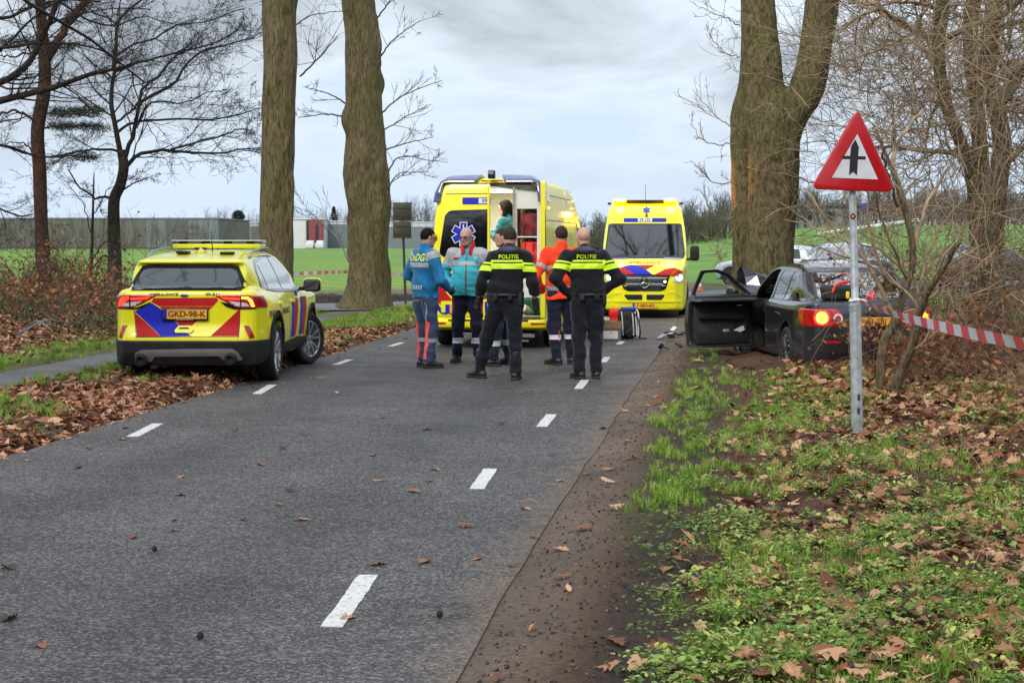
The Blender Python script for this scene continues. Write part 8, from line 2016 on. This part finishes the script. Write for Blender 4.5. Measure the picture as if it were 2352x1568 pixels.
# crumbs of leaf and twig over the bare soil
CR = [(np.array([[-.5, 0, 0], [.1, .3, .12], [.5, 0, .02], [0, -.25, .08]]), np.array([[0, 1, 2], [0, 2, 3]]))]
X, Y = sample(17000, -.6, 6, 5.6, 26, lambda X, Y: infr(X, Y) * (sstep(-.25, .1, X - XR(Y)) * (1 - sstep(1.6, 2.6, X - XR(Y)))) * .75, 6); scatter('leaf_crumbs', X, Y, .024, LMD, .004, .4, T=CR)
X, Y = sample(6500, -.6, 6, 5.6, 26, lambda X, Y: infr(X, Y) * (sstep(-.1, .3, X - XR(Y)) * (1 - sstep(1.6, 2.2, X - XR(Y)))) * .9, 16); scatter('soil_clods', X, Y, .022, mat('soil_dark', (.03, .022, .017), .95, var=.4, vscale=30), .0, .9, T=[(np.array([[-.5, -.3, 0], [.5, -.25, 0], [.1, .5, 0], [0, 0, .55]]), np.array([[0, 1, 3], [1, 2, 3], [2, 0, 3]]))])

# single leaves, each its own piece of what it lies on
LEAFME = []
for k in range(16):
    v, f = LT[k % 14]; me = bpy.data.meshes.new('fallen_leaf'); me.from_pydata([tuple(q) for q in v], [], f); me.update(); finish(me, LM, True, None)
    a = me.attributes.new('rnd', 'FLOAT', 'POINT'); a.data.foreach_set('value', np.full(len(v), (.18, .45, .62, .75, .9, .55, .33, .7, .82, .97, .25, .5, .66, .4, .86, .78)[k], dtype=np.float32)); LEAFME.append(me)
DARKME = []
for k in range(4):
    me = LEAFME[k].copy(); me.materials.clear(); me.materials.append(LMD); DARKME.append(me)
rgl = np.random.default_rng(8)
def one_leaf(x, y, z, parent, s, dark=False, tilt=.15):
    o = link('fallen_leaf', (DARKME if dark else LEAFME)[rgl.integers(0, 4 if dark else 16)], parent)
    o.location = (x, y, z); o.rotation_euler = (rgl.normal(0, tilt), rgl.normal(0, tilt), rgl.uniform(0, 6.28)); o.scale = (s,) * 3; return o
ROADL = [((855, 1046), 1, 0), ((950, 1130), 1, 0), ((985, 1105), 1, 0), ((975, 1291), 1.1, 0), ((868, 1297), 1.1, 1), ((1070, 1210), 1.1, 0), ((693, 1195), 1, 0), ((665, 1128), .9, 1), ((415, 1096), .9, 0), ((415, 1138), .8, 1), ((600, 1068), .9, 0), ((650, 1030), .9, 1), ((870, 1105), .8, 0), ((1000, 1080), .8, 0), ((980, 987), 1.1, 1), ((770, 905), .9, 0), ((800, 1420), .9, 0), ((92, 1485), .8, 0), ((20, 1422), 1.2, 1), ((20, 1305), 1.1, 1), ((305, 1235), .8, 0), ((205, 1030), .9, 1), ((180, 1075), .8, 1), ((62, 1058), .8, 0), ((280, 1010), .8, 0), ((1207, 1170), .8, 0), ((1150, 975), .9, 1), ((1285, 1105), .8, 0), ((1400, 1090), 1, 0), ((1410, 1185), 1.2, 0), ((1340, 1230), 1.2, 0), ((1288, 1272), 1.1, 0), ((1415, 1490), 1.3, 0), ((1530, 1320), 1.1, 0), ((1440, 1025), 1, 0), ((1385, 985), .9, 1), ((1345, 1090), 1.0, 0), ((1455, 1070), 1, 0), ((1290, 1345), .9, 0), ((640, 1160), .7, 0), ((560, 1195), .6, 1), ((400, 1220), .6, 1), ((880, 960), .8, 1), ((720, 870), .9, 0), ((1175, 1300), .7, 1), ((1098, 1285), .7, 0), ((400, 1195), .6, 0), ((540, 990), .8, 1), ((700, 1000), .8, 0), ((1225, 1235), .6, 1)]
for (x, y), s, dk in ROADL:
    p = G(x, y); on = p.x < float(XR(p.y)) - .02; one_leaf(p.x, p.y, .002 if on else float(hgt(p.x, p.y)) + .008, road if on else ground, .10 * s, dk, .04)
for x, y in ((460, 1468), (355, 1267), (1010, 1418)):   # cones and crumbs
    p = G(x, y, .0); o = lathe('alder_cone', [(.001, .0), (.012, .004), (.016, .014), (.012, .026), (.001, .034)], M_UNDER, road, 'Z', 10); o.location = (p.x, p.y, .002)
X, Y = sample(900, .2, 3.2, 5.7, 10.5, lambda X, Y: infr(X, Y, .1) * sstep(.55, 1.6, X - XR(Y)) * .62, 31)
for x, y in list(zip(X, Y))[:215]: one_leaf(x, y, float(hgt(x, y)) + rgl.uniform(.012, .05), ground, rgl.uniform(.075, .14), False, .28)

# green herbs: nettles and ground elder in clumps
def leafy_T(rng, n, spread, size, hgt_):
    V = []; F = []
    for i in range(n):
        a = rng.uniform(0, 6.28); r = spread * rng.random() ** .6; c = np.array([math.cos(a) * r, math.sin(a) * r, hgt_ * rng.uniform(.35, 1.0) * (1 - .4 * r / spread)]); d = np.array([math.cos(a + rng.normal(0, .6)), math.sin(a + rng.normal(0, .6)), rng.uniform(-.35, .5)]); d /= np.linalg.norm(d)
        q = np.cross(d, [0, 0, 1.0]); q /= np.linalg.norm(q); nn = np.cross(q, d); s = size * rng.uniform(.6, 1.3); b = len(V)
        V += [c, c + d * s * .35 + q * s * .33 + nn * s * .10, c + d * s * .75 + q * s * .20 + nn * s * .05, c + d * s - nn * s * .06, c + d * s * .75 - q * s * .20 + nn * s * .05, c + d * s * .35 - q * s * .33 + nn * s * .10, c + d * s * .5]
        F += [(b, b + 1, b + 6), (b + 1, b + 2, b + 6), (b + 2, b + 3, b + 6), (b + 3, b + 4, b + 6), (b + 4, b + 5, b + 6), (b + 5, b, b + 6)]
    return np.array(V), np.array(F)
rgh = np.random.default_rng(12)
HT = [leafy_T(rgh, 18, .10, .034, .075) for _ in range(8)]; FT_ = [leafy_T(rgh, 30, .09, .020, .075) for _ in range(6)]
GRM = rampmat('herb_green', [(0, (.07, .115, .03)), (1, (.52, .55, .14)), (.35, (.14, .24, .05)), (.65, (.25, .37, .07)), (.85, (.38, .47, .12))], trans=.3)
def dh(X, Y):
    tr = X - XR(Y); g = fbm(X * 1.5 + 60, Y * 1.5); return infr(X, Y) * sstep(.55, 1.05, tr + .5 * (g - .4)) * (.10 + .95 * sstep(.40, .56, g)) * (1 - sstep(14.0, 17.5, Y)) * (1 - .65 * sstep(2.3, 3.4, tr)) * (1 - .8 * sstep(9.8, 10.5, Y) * (1 - sstep(1.4, 2.0, tr)))
X, Y = sample(3300, .0, 5.0, 5.6, 18, dh, 41); scatter('ground_herbs', X, Y, 1.0, GRM, .0, .15, T=HT)
X, Y = sample(3800, .0, 5.0, 5.6, 18, lambda X, Y: dh(X + 7, Y + 3) * 0 + infr(X, Y) * sstep(.55, 1.0, X - XR(Y)) * sstep(.43, .58, fbm(X * 1.9 + 5, Y * 1.9)) * (1 - sstep(15, 18, Y)) * (1 - .6 * sstep(2.2, 3.2, X - XR(Y))), 42); scatter('ground_herbs', X, Y, 1.0, GRM, .0, .15, T=FT_)
# grass
def blade_T(rng, n, spread, L):
    V = []; F = []
    for i in range(n):
        a = rng.uniform(0, 6.28); r = spread * rng.random(); c = np.array([math.cos(a) * r, math.sin(a) * r, 0]); ln = rng.normal(0, .5, 2); l = L * rng.uniform(.5, 1.2); w_ = .0035; q = np.array([-math.sin(a), math.cos(a), 0]) * w_; b = len(V)
        m_ = c + np.array([ln[0] * l * .25, ln[1] * l * .25, l * .6]); e_ = c + np.array([ln[0] * l * .8, ln[1] * l * .8, l * .85])
        V += [c - q, c + q, m_ + q * .8, m_ - q * .8, e_]; F += [(b, b + 1, b + 2), (b, b + 2, b + 3), (b + 3, b + 2, b + 4)]
    return np.array(V), np.array(F)
GT = [blade_T(rgh, 24, .06, .085) for _ in range(6)]
GRG = rampmat('grass_blades', [(0, (.10, .17, .025)), (1, (.45, .47, .15)), (.4, (.19, .33, .04)), (.75, (.28, .42, .07))], trans=.35)
def dg(X, Y):
    tr = X - XR(Y); g = fbm(X * 1.7 + 11, Y * 1.7); a = sstep(.42, .60, tr + .5 * (g - .5)) * (1 - sstep(.80, 1.05, tr + .3 * (g - .5))) * sstep(10, 11.0, Y) * (1 - .55 * sstep(17, 22, Y))
    b = sstep(.85, 1.2, tr + .3 * (g - .5)) * sstep(.44, .57, g) * .9 * (1 - sstep(19, 23, Y)); return infr(X, Y) * np.maximum(a * sstep(.36, .52, g) * 1.1, b)
X, Y = sample(14000, -.2, 6, 5.6, 27, dg, 43); scatter('grass', X, Y, .85, GRG, -.005, .1, T=GT)
X, Y = sample(6000, -9, -2, 12, 42, lambda X, Y: infr(X, Y) * np.maximum(sstep(.5, .62, fbm(X * .6 + 4, Y * .6) + .08 * sstep(1.2, 2, XL(Y) - X)) * sstep(.15, .4, XL(Y) - X) * sstep(0, .15, X - PN(Y)) * .6, np.exp(-((X - PN(Y) - .2) / .15) ** 2) * .7), 44); scatter('grass', X, Y, 1.2, GRG, -.005, .1, T=GT)
X, Y = sample(8000, -13, -3, 21, 44, lambda X, Y: infr(X, Y) * sstep(0, .1, PF(Y) - X) * (1 - sstep(.6, 1.4, PF(Y) - X)) * .8, 45); scatter('grass', X, Y, 1.2, GRG, -.01, .1, T=GT)
X, Y = sample(9000, -8, 2, 31, 46, lambda X, Y: infr(X, Y) * sstep(.2, .6, XL(Y) - X) * (Y < CY(X) - 2.6) * (X > PN(Y)) * .85, 46); scatter('grass', X, Y, 1.4, GRG, -.01, .1, T=GT)
X, Y = sample(9000, 2, 18, 28, 54, lambda X, Y: infr(X, Y) * sstep(.5, 1.0, X - XR(Y)) * (Y < CY(X) - 2.8) * .6, 47); scatter('grass', X, Y, 1.5, GRG, -.01, .1, T=GT)
# dead stalks and sticks
w_ = Wood(); rg = np.random.default_rng(90); n = 150; X, Y = sample(900, 1.0, 5, 6, 17, lambda X, Y: infr(X, Y) * sstep(1.2, 2.4, X - XR(Y)) * .3, 91)
S = np.stack([X, Y, hgt(X, Y) + .01], 1); P, Rr = grow(rg, S, np.stack([rg.normal(0, 1, len(X)), rg.normal(0, 1, len(X)), rg.uniform(.05, 1.0, len(X))], 1), rg.uniform(.12, .42, len(X)), np.full(len(X), .0028), 4, .12); w_.add(P, Rr)
w_.obj('dry_stalks', mat('straw', (.34, .26, .13), .8, var=.3, vscale=5), kind='stuff')
for k, (a, b, r, lab) in enumerate((((1690, 815), (1640, 812), .012, 'thin dead twig lying under the crashed car sill'), ((1905, 1085), (2105, 1010), .014, 'dead branch lying in the leaves right of the sign post'), ((1905, 640), (1880, 640), .0, ''))):
    if r: p, q = G(*a, .04), G(*b, .05); o = tube('fallen_branch', polyline([p, p.lerp(q, .5) + Vector((0, .05, .05)), q], 8), np.linspace(r, r * .5, 8), TWIG_M, sides=6); tag(o, lab, 'branch')
o = tube('straw_stem', [G(712, 868, .004), G(748, 867, .006)], .006, mat('straw', (.34, .26, .13)), road, 5)
